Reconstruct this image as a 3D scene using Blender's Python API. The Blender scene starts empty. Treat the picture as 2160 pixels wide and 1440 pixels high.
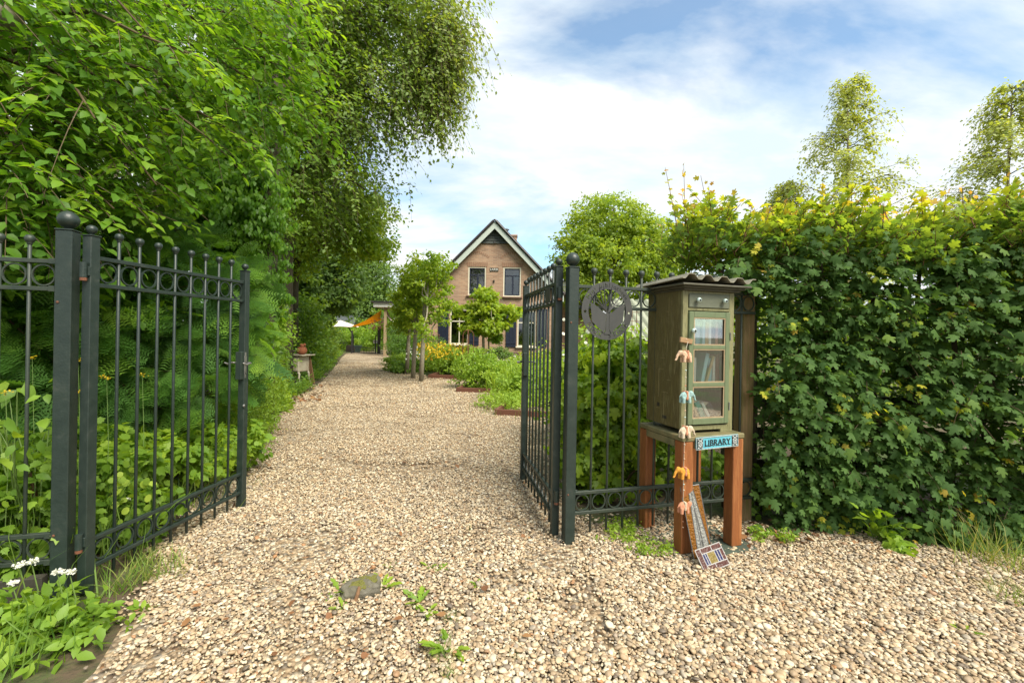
import bpy, bmesh, math, random
import numpy as np
from mathutils import Matrix, Vector

R = math.radians
rng = np.random.default_rng(7)
random.seed(7)
sc = bpy.context.scene
col = sc.collection

# ------------------------------------------------------------------ camera, sky, sun, exposure
EYE = 1.45
ROLL = R(1.0)
cam_d = bpy.data.cameras.new('camera')
cam_d.sensor_width = 36.0
cam_d.lens = 16.0
cam_d.shift_y = -16 / 2160
cam_d.clip_start = 0.05
cam_d.clip_end = 3000
cam = bpy.data.objects.new('camera', cam_d)
col.objects.link(cam)
cam.matrix_world = Matrix.Translation((0, 0, EYE)) @ Matrix.Rotation(R(90), 4, 'X') @ Matrix.Rotation(ROLL, 4, 'Z')
sc.camera = cam

SUN_AZ, SUN_EL = R(138), R(52)          # azimuth from +Y towards +X
world = bpy.data.worlds.new('World')
sc.world = world
world.use_nodes = True
nt = world.node_tree
nt.nodes.clear()
def wn(t, **k):
    n = nt.nodes.new(t)
    for a, b in k.items(): setattr(n, a, b)
    return n
w_out = wn('ShaderNodeOutputWorld')
sky = wn('ShaderNodeTexSky', sky_type='NISHITA')
sky.sun_disc = False
sky.sun_elevation = SUN_EL
sky.sun_rotation = SUN_AZ
sky.air_density = 1.0
sky.dust_density = 0.6
sky.ozone_density = 0.6
bg_sky = wn('ShaderNodeBackground'); bg_sky.inputs['Strength'].default_value = 0.125
bg_cl = wn('ShaderNodeBackground'); bg_cl.inputs['Strength'].default_value = 0.60
tc = wn('ShaderNodeTexCoord')
sep = wn('ShaderNodeSeparateXYZ')
nt.links.new(tc.outputs['Generated'], sep.inputs[0])
add = wn('ShaderNodeMath', operation='ADD'); add.inputs[1].default_value = 0.22
mx = wn('ShaderNodeMath', operation='MAXIMUM'); mx.inputs[1].default_value = 0.05
nt.links.new(sep.outputs['Z'], add.inputs[0]); nt.links.new(add.outputs[0], mx.inputs[0])
dx = wn('ShaderNodeMath', operation='DIVIDE'); dy = wn('ShaderNodeMath', operation='DIVIDE')
nt.links.new(sep.outputs['X'], dx.inputs[0]); nt.links.new(mx.outputs[0], dx.inputs[1])
nt.links.new(sep.outputs['Y'], dy.inputs[0]); nt.links.new(mx.outputs[0], dy.inputs[1])
comb = wn('ShaderNodeCombineXYZ')
nt.links.new(dx.outputs[0], comb.inputs[0]); nt.links.new(dy.outputs[0], comb.inputs[1])
mapn = wn('ShaderNodeMapping')
mapn.inputs['Location'].default_value = (5.553, 9.173, 3.0)
mapn.inputs['Rotation'].default_value = (0, 0, R(-28))
mapn.inputs['Scale'].default_value = (0.75, 1.25, 1.0)
nt.links.new(comb.outputs[0], mapn.inputs[0])
n1 = wn('ShaderNodeTexNoise'); n1.inputs['Scale'].default_value = 1.15; n1.inputs['Detail'].default_value = 9; n1.inputs['Roughness'].default_value = 0.55; n1.inputs['Distortion'].default_value = 0.35
nt.links.new(mapn.outputs[0], n1.inputs['Vector'])
ramp = wn('ShaderNodeValToRGB')
ramp.color_ramp.elements[0].position = 0.31; ramp.color_ramp.elements[0].color = (0.12, 0.12, 0.12, 1)
ramp.color_ramp.elements[1].position = 0.47; ramp.color_ramp.elements[1].color = (1, 1, 1, 1)
nt.links.new(n1.outputs['Fac'], ramp.inputs[0])
n2 = wn('ShaderNodeTexNoise'); n2.inputs['Scale'].default_value = 2.4; n2.inputs['Detail'].default_value = 7; n2.inputs['Roughness'].default_value = 0.6
nt.links.new(mapn.outputs[0], n2.inputs['Vector'])
r2 = wn('ShaderNodeValToRGB')
r2.color_ramp.elements[0].position = 0.36; r2.color_ramp.elements[0].color = (0.74, 0.86, 0.94, 1)
r2.color_ramp.elements[1].position = 0.60; r2.color_ramp.elements[1].color = (0.98, 1.0, 1.0, 1)
nt.links.new(n2.outputs['Fac'], r2.inputs[0])
nt.links.new(r2.outputs[0], bg_cl.inputs['Color'])
tint_n = wn('ShaderNodeMix', data_type='RGBA', blend_type='MULTIPLY'); tint_n.inputs[0].default_value = 1.0; tint_n.inputs[7].default_value = (0.80, 1.0, 1.02, 1)
nt.links.new(sky.outputs[0], tint_n.inputs[6])
nt.links.new(tint_n.outputs[2], bg_sky.inputs['Color'])
mixs = wn('ShaderNodeMixShader')
nt.links.new(ramp.outputs[0], mixs.inputs[0])
nt.links.new(bg_sky.outputs[0], mixs.inputs[1]); nt.links.new(bg_cl.outputs[0], mixs.inputs[2])
nt.links.new(mixs.outputs[0], w_out.inputs[0])

sun_d = bpy.data.lights.new('sun', 'SUN')
sun_d.energy = 3.8
sun_d.angle = R(32)
sun_d.color = (1.0, 0.93, 0.80)
sun = bpy.data.objects.new('sun', sun_d)
col.objects.link(sun)
sdir = Vector((math.sin(SUN_AZ) * math.cos(SUN_EL), math.cos(SUN_AZ) * math.cos(SUN_EL), math.sin(SUN_EL)))
sun.rotation_euler = (-sdir).to_track_quat('-Z', 'Y').to_euler()
sun.location = sdir * 40

vs = sc.view_settings
vs.view_transform = 'Standard'; vs.look = 'None'; vs.gamma = 1.0; vs.exposure = 0.95
sc.render.engine = 'CYCLES'
sc.cycles.use_denoising = True
sc.cycles.max_bounces = 10
sc.cycles.transparent_max_bounces = 8
sc.cycles.diffuse_bounces = 7
sc.cycles.caustics_reflective = False
sc.cycles.caustics_refractive = False

# ------------------------------------------------------------------ helpers
FPX = 960.0
CR, SR = math.cos(ROLL), math.sin(ROLL)
def ray(px, py):
    """direction (per metre of depth) of a photo point: real X and Z slope"""
    u, v = px - 1080.0, 704.0 - py
    return (u * CR - v * SR) / FPX, (u * SR + v * CR) / FPX
def at(px, py, Y):
    a, b = ray(px, py)
    return np.array([a * Y, Y, EYE + b * Y])
def on_ground(px, py):
    a, b = ray(px, py)
    Y = -EYE / b
    return np.array([a * Y, Y, 0.0])

def nrm(a):
    a = np.asarray(a, float)
    return a / (np.linalg.norm(a, axis=-1, keepdims=True) + 1e-9)

# ---- materials
MATS = {}
def mat_new(name):
    m = bpy.data.materials.new(name); m.use_nodes = True
    t = m.node_tree; t.nodes.clear()
    o = t.nodes.new('ShaderNodeOutputMaterial')
    b = t.nodes.new('ShaderNodeBsdfPrincipled')
    t.links.new(b.outputs[0], o.inputs[0])
    MATS[name] = m
    return m, t, b, o
def ramp_node(t, stops, interp='LINEAR'):
    r = t.nodes.new('ShaderNodeValToRGB')
    cr = r.color_ramp; cr.interpolation = interp
    while len(cr.elements) < len(stops): cr.elements.new(0.5)
    for e, (p, c) in zip(cr.elements, stops):
        e.position = p; e.color = (c[0], c[1], c[2], 1)
    return r
def surf(name, c1, c2=None, rough=0.6, scale=8, metal=0.0, bump=0.0, bscale=None, stretch=(1, 1, 1), c3=None, detail=6, spec=0.5, lo=0.3, hi=0.7):
    """painted / wooden / stone surface: two or three colours broken up by noise, fine relief"""
    m, t, b, o = mat_new(name)
    b.inputs['Roughness'].default_value = rough
    b.inputs['Metallic'].default_value = metal
    b.inputs['Specular IOR Level'].default_value = spec
    tcn = t.nodes.new('ShaderNodeTexCoord'); mp = t.nodes.new('ShaderNodeMapping')
    mp.inputs['Scale'].default_value = stretch
    t.links.new(tcn.outputs['Object'], mp.inputs[0])
    n = t.nodes.new('ShaderNodeTexNoise'); n.inputs['Scale'].default_value = scale; n.inputs['Detail'].default_value = detail; n.inputs['Roughness'].default_value = 0.65
    t.links.new(mp.outputs[0], n.inputs['Vector'])
    c2 = c2 or tuple(x * 0.75 for x in c1)
    st = [(lo, c1), (hi, c2)] if c3 is None else [(lo, c1), ((lo + hi) / 2, c2), (hi, c3)]
    r = ramp_node(t, st)
    t.links.new(n.outputs['Fac'], r.inputs[0]); t.links.new(r.outputs[0], b.inputs['Base Color'])
    rr = t.nodes.new('ShaderNodeMapRange'); rr.inputs[3].default_value = max(0.05, rough - 0.12); rr.inputs[4].default_value = min(1, rough + 0.12)
    t.links.new(n.outputs['Fac'], rr.inputs[0]); t.links.new(rr.outputs[0], b.inputs['Roughness'])
    if bump:
        n3 = t.nodes.new('ShaderNodeTexNoise'); n3.inputs['Scale'].default_value = bscale or scale * 4; n3.inputs['Detail'].default_value = 5
        t.links.new(mp.outputs[0], n3.inputs['Vector'])
        bp = t.nodes.new('ShaderNodeBump'); bp.inputs['Strength'].default_value = bump; bp.inputs['Distance'].default_value = 0.01
        t.links.new(n3.outputs['Fac'], bp.inputs['Height']); t.links.new(bp.outputs[0], b.inputs['Normal'])
    return m
def leaf_mat(name, stops, trans=0.42, rough=0.45, spec=0.4, tcol=(1.75, 1.6, 0.6)):
    """leaf blade: per-leaf colour from the 'tint' attribute, light passes through the blade"""
    m, t, b, o = mat_new(name)
    a = t.nodes.new('ShaderNodeAttribute'); a.attribute_name = 'tint'
    r = ramp_node(t, stops)
    t.links.new(a.outputs['Fac'], r.inputs[0])
    t.links.new(r.outputs[0], b.inputs['Base Color'])
    b.inputs['Roughness'].default_value = rough
    b.inputs['Specular IOR Level'].default_value = spec
    mul = t.nodes.new('ShaderNodeMix'); mul.data_type = 'RGBA'; mul.blend_type = 'MULTIPLY'; mul.inputs[0].default_value = 1.0
    mul.inputs[7].default_value = (*tcol, 1)
    t.links.new(r.outputs[0], mul.inputs[6])
    tr = t.nodes.new('ShaderNodeBsdfTranslucent'); t.links.new(mul.outputs[2], tr.inputs['Color'])
    mix = t.nodes.new('ShaderNodeMixShader'); mix.inputs[0].default_value = trans
    t.links.new(b.outputs[0], mix.inputs[1]); t.links.new(tr.outputs[0], mix.inputs[2])
    t.links.new(mix.outputs[0], o.inputs[0])
    return m

# ---- objects
def link(o, parent=None):
    col.objects.link(o)
    if parent is not None: o.parent = parent
    return o
def tag(o, label=None, cat=None, group=None, kind=None):
    if label: o['label'] = label
    if cat: o['category'] = cat
    if group: o['group'] = group
    if kind: o['kind'] = kind
    return o
def thing(name, label, cat, loc=(0, 0, 0), rotz=0.0, group=None):
    o = bpy.data.objects.new(name, None)
    o.empty_display_size = 0.1
    o.location = loc; o.rotation_euler = (0, 0, rotz)
    link(o)
    return tag(o, label, cat, group)
def copy_tree(o, parent=None):
    c = o.copy(); col.objects.link(c)
    if parent is not None: c.parent = parent
    for ch in list(o.children): copy_tree(ch, c)
    return c

class MB:
    """collects shapes into one mesh"""
    def __init__(s): s.v = []; s.f = []
    def addv(s, vs, fs):
        n = len(s.v)
        s.v += [tuple(float(c) for c in p) for p in vs]
        s.f += [tuple(i + n for i in f) for f in fs]
        return s
    def box(s, c, size, b=0.0, M=None):
        hx, hy, hz = size[0] / 2, size[1] / 2, size[2] / 2
        b = min(b, hx * .9, hy * .9, hz * .9)
        vs = []; idx = {}
        for sx in (-1, 1):
            for sy in (-1, 1):
                for sz in (-1, 1):
                    for ax in range(3):
                        p = [sx * hx, sy * hy, sz * hz]
                        if b > 0:
                            for q in range(3):
                                if q != ax: p[q] -= (sx, sy, sz)[q] * b
                            idx[(sx, sy, sz, ax)] = len(vs); vs.append(p)
                        else:
                            idx[(sx, sy, sz, ax)] = len(vs) if ax == 0 else idx[(sx, sy, sz, 0)]
                            if ax == 0: vs.append(p)
        fs = []
        sq = [(-1, -1), (1, -1), (1, 1), (-1, 1)]
        for ax in range(3):
            o1, o2 = (ax + 1) % 3, (ax + 2) % 3
            for sg in (-1, 1):
                f = []
                for a, c2 in sq:
                    k = [0, 0, 0]; k[ax] = sg; k[o1] = a; k[o2] = c2
                    f.append(idx[(*k, ax)])
                fs.append(tuple(f if sg > 0 else f[::-1]))
        if b > 0:
            for ax in range(3):
                o1, o2 = (ax + 1) % 3, (ax + 2) % 3
                for a in (-1, 1):
                    for c2 in (-1, 1):
                        k0 = [0, 0, 0]; k0[ax] = -1; k0[o1] = a; k0[o2] = c2
                        k1 = list(k0); k1[ax] = 1
                        fs.append((idx[(*k0, o1)], idx[(*k1, o1)], idx[(*k1, o2)], idx[(*k0, o2)]))
            for sx in (-1, 1):
                for sy in (-1, 1):
                    for sz in (-1, 1):
                        fs.append(tuple(idx[(sx, sy, sz, q)] for q in range(3)))
        vs = np.array(vs)
        if M is not None: vs = vs @ np.array(M.to_3x3()).T
        return s.addv(vs + np.array(c), fs)
    def tube(s, path, radii, n=8, cap=True):
        path = np.asarray(path, float); m = len(path)
        radii = np.full(m, radii) if np.isscalar(radii) else np.asarray(radii, float)
        tan = nrm(np.gradient(path, axis=0))
        ref = np.array([0, 0, 1.0]) if abs(tan[0][2]) < 0.9 else np.array([1.0, 0, 0])
        a = nrm(np.cross(tan[0], ref)); vs = []
        ang = np.linspace(0, 2 * np.pi, n, endpoint=False)
        for i in range(m):
            a = nrm(a - tan[i] * np.dot(a, tan[i])); bb = np.cross(tan[i], a)
            vs += list(path[i] + radii[i] * (np.cos(ang)[:, None] * a + np.sin(ang)[:, None] * bb))
        fs = [(i * n + j, i * n + (j + 1) % n, (i + 1) * n + (j + 1) % n, (i + 1) * n + j) for i in range(m - 1) for j in range(n)]
        if cap: fs += [tuple(range(n))[::-1], tuple((m - 1) * n + j for j in range(n))]
        return s.addv(vs, fs)
    def ball(s, c, r, nu=12, nv=8):
        r = np.array([r] * 3) if np.isscalar(r) else np.array(r)
        vs = [np.array(c) + r * np.array([0, 0, 1])]
        for i in range(1, nv):
            th = math.pi * i / nv
            for j in range(nu):
                ph = 2 * math.pi * j / nu
                vs.append(np.array(c) + r * np.array([math.sin(th) * math.cos(ph), math.sin(th) * math.sin(ph), math.cos(th)]))
        vs.append(np.array(c) - r * np.array([0, 0, 1]))
        fs = [(0, 1 + j, 1 + (j + 1) % nu) for j in range(nu)]
        for i in range(nv - 2):
            for j in range(nu):
                fs.append((1 + i * nu + j, 1 + (i + 1) * nu + j, 1 + (i + 1) * nu + (j + 1) % nu, 1 + i * nu + (j + 1) % nu))
        k = len(vs) - 1
        fs += [(k, 1 + (nv - 2) * nu + (j + 1) % nu, 1 + (nv - 2) * nu + j) for j in range(nu)]
        return s.addv(vs, fs)
    def lathe(s, c, prof, n=14, axis='Z'):
        vs = []
        for r, z in prof:
            for j in range(n):
                a = 2 * math.pi * j / n
                p = (r * math.cos(a), r * math.sin(a), z)
                if axis == 'Y': p = (p[0], -p[2], p[1])
                vs.append(np.array(c) + np.array(p))
        m = len(prof)
        fs = [(i * n + j, i * n + (j + 1) % n, (i + 1) * n + (j + 1) % n, (i + 1) * n + j) for i in range(m - 1) for j in range(n)]
        fs += [tuple(range(n))[::-1], tuple((m - 1) * n + j for j in range(n))]
        return s.addv(vs, fs)
    def torus(s, c, Rr, r, n=20, m=6, normal='Y'):
        vs = []
        for i in range(n):
            a = 2 * math.pi * i / n
            for j in range(m):
                q = 2 * math.pi * j / m
                x = (Rr + r * math.cos(q)) * math.cos(a); z = (Rr + r * math.cos(q)) * math.sin(a); y = r * math.sin(q)
                vs.append(np.array(c) + (np.array([x, y, z]) if normal == 'Y' else np.array([x, z, y])))
        fs = [(i * m + j, i * m + (j + 1) % m, ((i + 1) % n) * m + (j + 1) % m, ((i + 1) % n) * m + j) for i in range(n) for j in range(m)]
        return s.addv(vs, fs)
    def mesh(s, name):
        me = bpy.data.meshes.new(name)
        me.from_pydata(s.v, [], s.f); me.update()
        bm = bmesh.new(); bm.from_mesh(me); bmesh.ops.recalc_face_normals(bm, faces=bm.faces); bm.to_mesh(me); bm.free()
        return me
    def build(s, name, mat, parent=None, smooth=False, loc=None):
        me = s.mesh(name)
        me.materials.append(MATS[mat] if isinstance(mat, str) else mat)
        if smooth: me.polygons.foreach_set('use_smooth', [True] * len(me.polygons))
        o = bpy.data.objects.new(name, me)
        if loc is not None: o.location = loc
        return link(o, parent)
def smooth_by_angle(o, deg=35):
    me = o.data
    me.polygons.foreach_set('use_smooth', [True] * len(me.polygons))
    bm = bmesh.new(); bm.from_mesh(me)
    for e in bm.edges:
        if len(e.link_faces) == 2 and e.calc_face_angle(0) > R(deg): e.smooth = False
    bm.to_mesh(me); bm.free()
    return o
def eval_mesh(ob):
    dg = bpy.context.evaluated_depsgraph_get(); dg.update()
    return bpy.data.meshes.new_from_object(ob.evaluated_get(dg), preserve_all_data_layers=False, depsgraph=dg)
def plate_mesh(name, loops, thick):
    """flat plate with holes, in the XZ plane, thickness along Y (centred)"""
    cu = bpy.data.curves.new(name, 'CURVE'); cu.dimensions = '2D'; cu.fill_mode = 'BOTH'; cu.extrude = thick / 2
    for L in loops:
        sp = cu.splines.new('POLY'); sp.points.add(len(L) - 1); sp.use_cyclic_u = True
        for p, (x, z) in zip(sp.points, L): p.co = (x, z, 0, 1)
    ob = bpy.data.objects.new(name, cu); col.objects.link(ob)
    me = eval_mesh(ob)
    bpy.data.objects.remove(ob); bpy.data.curves.remove(cu)
    me.transform(Matrix.Rotation(R(90), 4, 'X'))
    me.name = name
    return me
def text_mesh(s, size, thick):
    """lettering standing in the XZ plane, read from -Y, centred"""
    cu = bpy.data.curves.new('t', 'FONT'); cu.body = s; cu.size = size; cu.extrude = thick / 2; cu.align_x = 'CENTER'; cu.align_y = 'CENTER'
    ob = bpy.data.objects.new('t', cu); col.objects.link(ob)
    me = eval_mesh(ob)
    bpy.data.objects.remove(ob); bpy.data.curves.remove(cu)
    me.transform(Matrix.Rotation(R(90), 4, 'X'))
    return me
def mesh_obj(name, me, mat, parent=None):
    me.materials.clear(); me.materials.append(MATS[mat])
    return link(bpy.data.objects.new(name, me), parent)

# ---- foliage
def T(v, f): return np.array(v, float), np.array(f, int)
def oval(w=0.6, f=0.08, bend=0.12):
    v = [(0, 0, 0), (0, .35, 0), (0, .7, -bend * .4), (0, 1, -bend), (-w * .5, .32, f), (-w * .4, .66, f - bend * .3), (w * .5, .32, f), (w * .4, .66, f - bend * .3)]
    fa = [(0, 1, 4), (1, 5, 4), (1, 2, 5), (2, 3, 5), (0, 6, 1), (1, 6, 7), (1, 7, 2), (2, 7, 3)]
    return T(v, fa)
def oval4(w=0.6, f=0.08, bend=0.12):
    return T([(0, 0, 0), (0, .5, 0), (0, 1, -bend), (-w * .5, .45, f), (w * .5, .45, f)], [(0, 1, 3), (1, 2, 3), (0, 4, 1), (1, 4, 2)])
def quad2(w=0.7, f=0.1, bend=0.05):
    return T([(0, 0, 0), (0, 1, -bend), (-w * .5, .5, f), (w * .5, .5, f)], [(0, 1, 2), (0, 3, 1)])
def maple():
    h = [(0.0, 0.0, 0), (-.34, .06, -.06), (-.40, .24, -.07), (-.24, .34, 0), (-.50, .58, -.10), (-.40, .72, -.10), (-.17, .62, 0), (-.14, .92, -.10), (0, 1.0, -.12)]
    m = [(-x, y, z) for x, y, z in h[1:-1]][::-1]
    v = h + m + [(0, .36, .03)]
    n = len(v) - 1
    return T(v, [(n, (i + 1) % n, i) for i in range(n)])
def lobed():   # broad toothed leaf
    h = [(0, 0, 0), (-.3, .1, .03), (-.42, .35, .05), (-.30, .42, .03), (-.33, .66, .02), (-.16, .70, 0), (0, 1, -.12)]
    m = [(-x, y, z) for x, y, z in h[1:-1]][::-1]
    v = h + m + [(0, .4, -.02)]
    n = len(v) - 1
    return T(v, [(n, (i + 1) % n, i) for i in range(n)])
def blade(w=0.05):
    return T([(-w / 2, 0, 0), (w / 2, 0, 0), (-w * .4, .4, -.02), (w * .4, .4, -.02), (-w * .25, .75, -.12), (w * .25, .75, -.12), (0, 1, -.30)],
             [(0, 1, 3), (0, 3, 2), (2, 3, 5), (2, 5, 4), (4, 5, 6)])
def merge(parts):
    V, F, n = [], [], 0
    for v, f in parts:
        V.append(v); F.append(f + n); n += len(v)
    return np.concatenate(V), np.concatenate(F)
def place(t, p, d, nn, s):
    v, f = t
    d = nrm(d); b = nrm(np.cross(d, nn)); n = np.cross(b, d)
    return p + s * (v[:, :1] * b + v[:, 1:2] * d + v[:, 2:3] * n), f
def yew_spray(seed=0, nt=5, nn=6):
    """flat spray: a stem, side twigs, two rows of needles on each twig"""
    g = np.random.default_rng(seed); V = []; F = []; k = 0
    def needle(p, d, L):
        nonlocal k
        pz = np.array([-d[1], d[0], 0]) * 0.021
        V.extend([p - pz, p + pz, p + d * L + np.array([0, 0, g.normal() * .006])]); F.append((k, k + 1, k + 2)); k += 3
    def row(p0, d, L, n, nl):
        nonlocal k
        sd = np.array([-d[1], d[0], 0])
        for i in range(n):
            p = p0 + d * L * (i + .5) / n; p = p - np.array([0, 0, .25 * (i / n) ** 2 * L])
            for s in (-1, 1): needle(p, nrm(d * .55 + sd * s), nl * (1 - .3 * i / n))
        tip = p0 + d * L - np.array([0, 0, .25 * L])
        pz = sd * .006
        V.extend([p0 - pz, p0 + pz, tip]); F.append((k, k + 1, k + 2)); k += 3
    row(np.zeros(3), np.array([0, 1.0, 0]), 1.0, nn * 2, .13) 
    for i in range(nt):
        y = .08 + .8 * i / nt
        for s in (-1, 1):
            a = R(48 + g.normal() * 6)
            L = (.50 * (1 - .75 * i / nt)) * (0.8 + .4 * g.random())
            row(np.array([0, y + g.random() * .04, -.25 * y * y]), np.array([s * math.sin(a), math.cos(a), 0]), L, max(3, int(nn * L / .40)), .15)
    return np.array(V), np.array(F)
def leaf_arrays(P, D, N, S, tmpl):
    v, f = tmpl
    D = nrm(D); B = nrm(np.cross(D, N)); N = np.cross(B, D)
    n = len(P)
    V = (P[:, None, :] + S[:, None, None] * (v[None, :, 0:1] * B[:, None, :] + v[None, :, 1:2] * D[:, None, :] + v[None, :, 2:3] * N[:, None, :])).reshape(-1, 3)
    F = (f[None, :, :] + (np.arange(n) * len(v))[:, None, None]).reshape(-1, 3)
    return V, F
def tri_mesh(name, V, F, tint=None):
    me = bpy.data.meshes.new(name)
    me.vertices.add(len(V)); me.vertices.foreach_set('co', np.ascontiguousarray(V, dtype=np.float32).ravel())
    me.loops.add(len(F) * 3); me.loops.foreach_set('vertex_index', np.ascontiguousarray(F, dtype=np.int32).ravel())
    me.polygons.add(len(F)); me.polygons.foreach_set('loop_start', np.arange(0, len(F) * 3, 3, dtype=np.int32))
    me.polygons.foreach_set('loop_total', np.full(len(F), 3, dtype=np.int32))
    if tint is not None:
        a = me.attributes.new('tint', 'FLOAT', 'POINT'); a.data.foreach_set('value', tint.astype(np.float32))
    me.update(calc_edges=True); me.validate()
    return me
TRIS = 0
def leaves(name, P, D, N, S, tmpl, mat, tint, parent=None, kind='stuff'):
    global TRIS
    V, F = leaf_arrays(P, D, N, S, tmpl)
    TRIS += len(F)
    o = mesh_obj(name, tri_mesh(name, V, F, np.repeat(np.clip(tint, 0, 1), len(tmpl[0]))), mat, parent)
    if kind: o['kind'] = kind
    return o
def leaf_parts(name, P, D, N, S, tmpl, mat, tint, parent, nt=5):
    """single leaves as objects sharing a few meshes"""
    ms = []
    for i in range(nt):
        me = tri_mesh(name, tmpl[0], tmpl[1], np.full(len(tmpl[0]), (i + .5) / nt)); me.materials.append(MATS[mat]); ms.append(me)
    D = nrm(D); B = nrm(np.cross(D, N)); N = np.cross(B, D)
    for p, d, n, b, s, t in zip(P, D, N, B, S, tint):
        o = bpy.data.objects.new(name, ms[min(nt - 1, max(0, int(t * nt)))])
        o.matrix_local = Matrix(((b[0] * s, d[0] * s, n[0] * s, p[0]), (b[1] * s, d[1] * s, n[1] * s, p[1]), (b[2] * s, d[2] * s, n[2] * s, p[2]), (0, 0, 0, 1)))
        link(o, parent)
def strands(A, D, L, g, k, jit=0.03, spread=0.9, up=0.7, flat=0.0):
    """k leaves along each arching twig: returns leaf points, directions, normals, twig ids and the twig paths"""
    n = len(A); D = nrm(D)
    L = np.broadcast_to(np.asarray(L, float), (n,)); g = np.broadcast_to(np.asarray(g, float), (n,))
    t = (np.arange(k) + .6)[None, :] / k + rng.normal(0, .25 / k, (n, k))
    t = np.clip(t, .05, 1.05)
    P = A[:, None, :] + D[:, None, :] * (L[:, None] * t)[..., None]
    P[..., 2] -= (g * L)[:, None] * t * t
    tan = D[:, None, :].repeat(k, 1).copy(); tan[..., 2] -= 2 * g[:, None] * t
    tan = nrm(tan)
    side = nrm(np.cross(tan, np.array([0, 0, 1.0]) + rng.normal(0, .15, (n, 1, 3))))
    sg = np.where((np.arange(k)[None, :] + rng.integers(0, 2, (n, 1))) % 2 == 0, 1.0, -1.0)[..., None]
    d = nrm(tan * .7 + side * sg * spread + rng.normal(0, .28, (n, k, 3)))
    nn = np.cross(side, tan); nn = nn * np.sign(nn[..., 2:3] + 1e-6)
    N = nrm(nn * (1 - flat) + np.array([0, 0, up]) + rng.normal(0, .42, (n, k, 3)))
    P = P + rng.normal(0, jit, (n, k, 3))
    ts = np.linspace(0, 1, 5)[None, :]
    path = A[:, None, :] + D[:, None, :] * (L[:, None] * ts)[..., None]
    path[..., 2] -= (g * L)[:, None] * ts * ts
    return P.reshape(-1, 3), d.reshape(-1, 3), N.reshape(-1, 3), np.repeat(np.arange(n), k), path
def twigs(name, paths, r0, r1, mat, parent):
    """thin three-sided twigs along the given paths, one part"""
    n, m, _ = paths.shape
    tan = nrm(np.gradient(paths, axis=1))
    a = nrm(np.cross(tan, np.array([.3, .2, 1.0]))); b = np.cross(tan, a)
    r = np.linspace(r0, r1, m)[None, :, None]
    rings = [paths + r * (math.cos(q) * a + math.sin(q) * b) for q in (0, 2.094, 4.189)]
    V = np.stack(rings, 2).reshape(-1, 3)
    F = []
    for i in range(m - 1):
        for j in range(3):
            p, q = i * 3 + j, i * 3 + (j + 1) % 3
            F += [(p, q, q + 3), (p, q + 3, p + 3)]
    F = (np.array(F)[None] + (np.arange(n) * m * 3)[:, None, None]).reshape(-1, 3)
    global TRIS; TRIS += len(F)
    o = mesh_obj(name, tri_mesh(name, V, F), mat, parent); o['kind'] = 'stuff'
    return o
def in_poly(x, y, poly):
    ins = np.zeros(len(x), bool); j = len(poly) - 1
    for i in range(len(poly)):
        xi, yi = poly[i]; xj, yj = poly[j]
        c = ((yi > y) != (yj > y)) & (x < (xj - xi) * (y - yi) / ((yj - yi) + 1e-12) + xi)
        ins ^= c; j = i
    return ins
def wedge(poly, n, y0, y1):
    """n points of the volume seen through the outline poly between depths y0 and y1 (numbers or functions of px)"""
    poly = np.array(poly, float); lo, hi = poly.min(0), poly.max(0); out = []
    while sum(len(o) for o in out) < n:
        x = rng.uniform(lo[0], hi[0], n * 2); y = rng.uniform(lo[1], hi[1], n * 2)
        k = in_poly(x, y, poly); x, y = x[k], y[k]
        a = y0(x) if callable(y0) else np.full(len(x), y0); b = y1(x) if callable(y1) else np.full(len(x), y1)
        Y = a + (b - a) * rng.random(len(x))
        u, v = x - 1080, 704 - y
        out.append(np.stack([(u * CR - v * SR) / FPX * Y, Y, EYE + (u * SR + v * CR) / FPX * Y], 1))
    return np.concatenate(out)[:n]
def blob_points(blobs, n, inner=0.55):
    vol = np.array([b[1][0] * b[1][1] * b[1][2] for b in blobs]) ** (2 / 3)
    k = rng.choice(len(blobs), n, p=vol / vol.sum())
    C = np.array([b[0] for b in blobs], float)[k]; Rr = np.array([b[1] for b in blobs], float)[k]
    d = nrm(rng.normal(0, 1, (n, 3)))
    rad = inner + (1 - inner) * rng.random((n, 1)) ** .6
    return C + d * Rr * rad * (1 + .16 * rng.normal(0, 1, (n, 1))), nrm(d * np.array([1, 1, .8]))
def clumps(blobs, nc, rc, kl, inner=0.5, flat=0.65, up=0.5, out=0.8, rnd=0.55):
    """leaves in clumps through the crown"""
    C, O = blob_points(blobs, nc, inner)
    C = C + rng.normal(0, .35, (nc, 3)) * rc
    r = rc * rng.uniform(.6, 1.3, nc)
    q = nrm(rng.normal(0, 1, (nc, kl, 3))) * (rng.random((nc, kl, 1)) ** .45)
    q = q * np.array([1, 1, flat])
    P = C[:, None, :] + q * r[:, None, None]
    N = nrm(q * out + O[:, None, :] * .4 + np.array([0, 0, up]) + rng.normal(0, rnd, (nc, kl, 3)))
    D = nrm(q * np.array([1, 1, .3]) + np.array([0, 0, -.35]) + rng.normal(0, .6, (nc, kl, 3)))
    return P.reshape(-1, 3), D.reshape(-1, 3), N.reshape(-1, 3), np.repeat(np.arange(nc), kl), C
def bend(p0, p1, sag=0.0, n=6, wob=0.0):
    p0, p1 = np.asarray(p0, float), np.asarray(p1, float)
    t = np.linspace(0, 1, n)[:, None]
    p = p0 + (p1 - p0) * t; p[:, 2] += sag * (t[:, 0] * (1 - t[:, 0])) * 4
    p[1:-1] += rng.normal(0, wob, (n - 2, 3))
    return p

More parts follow.
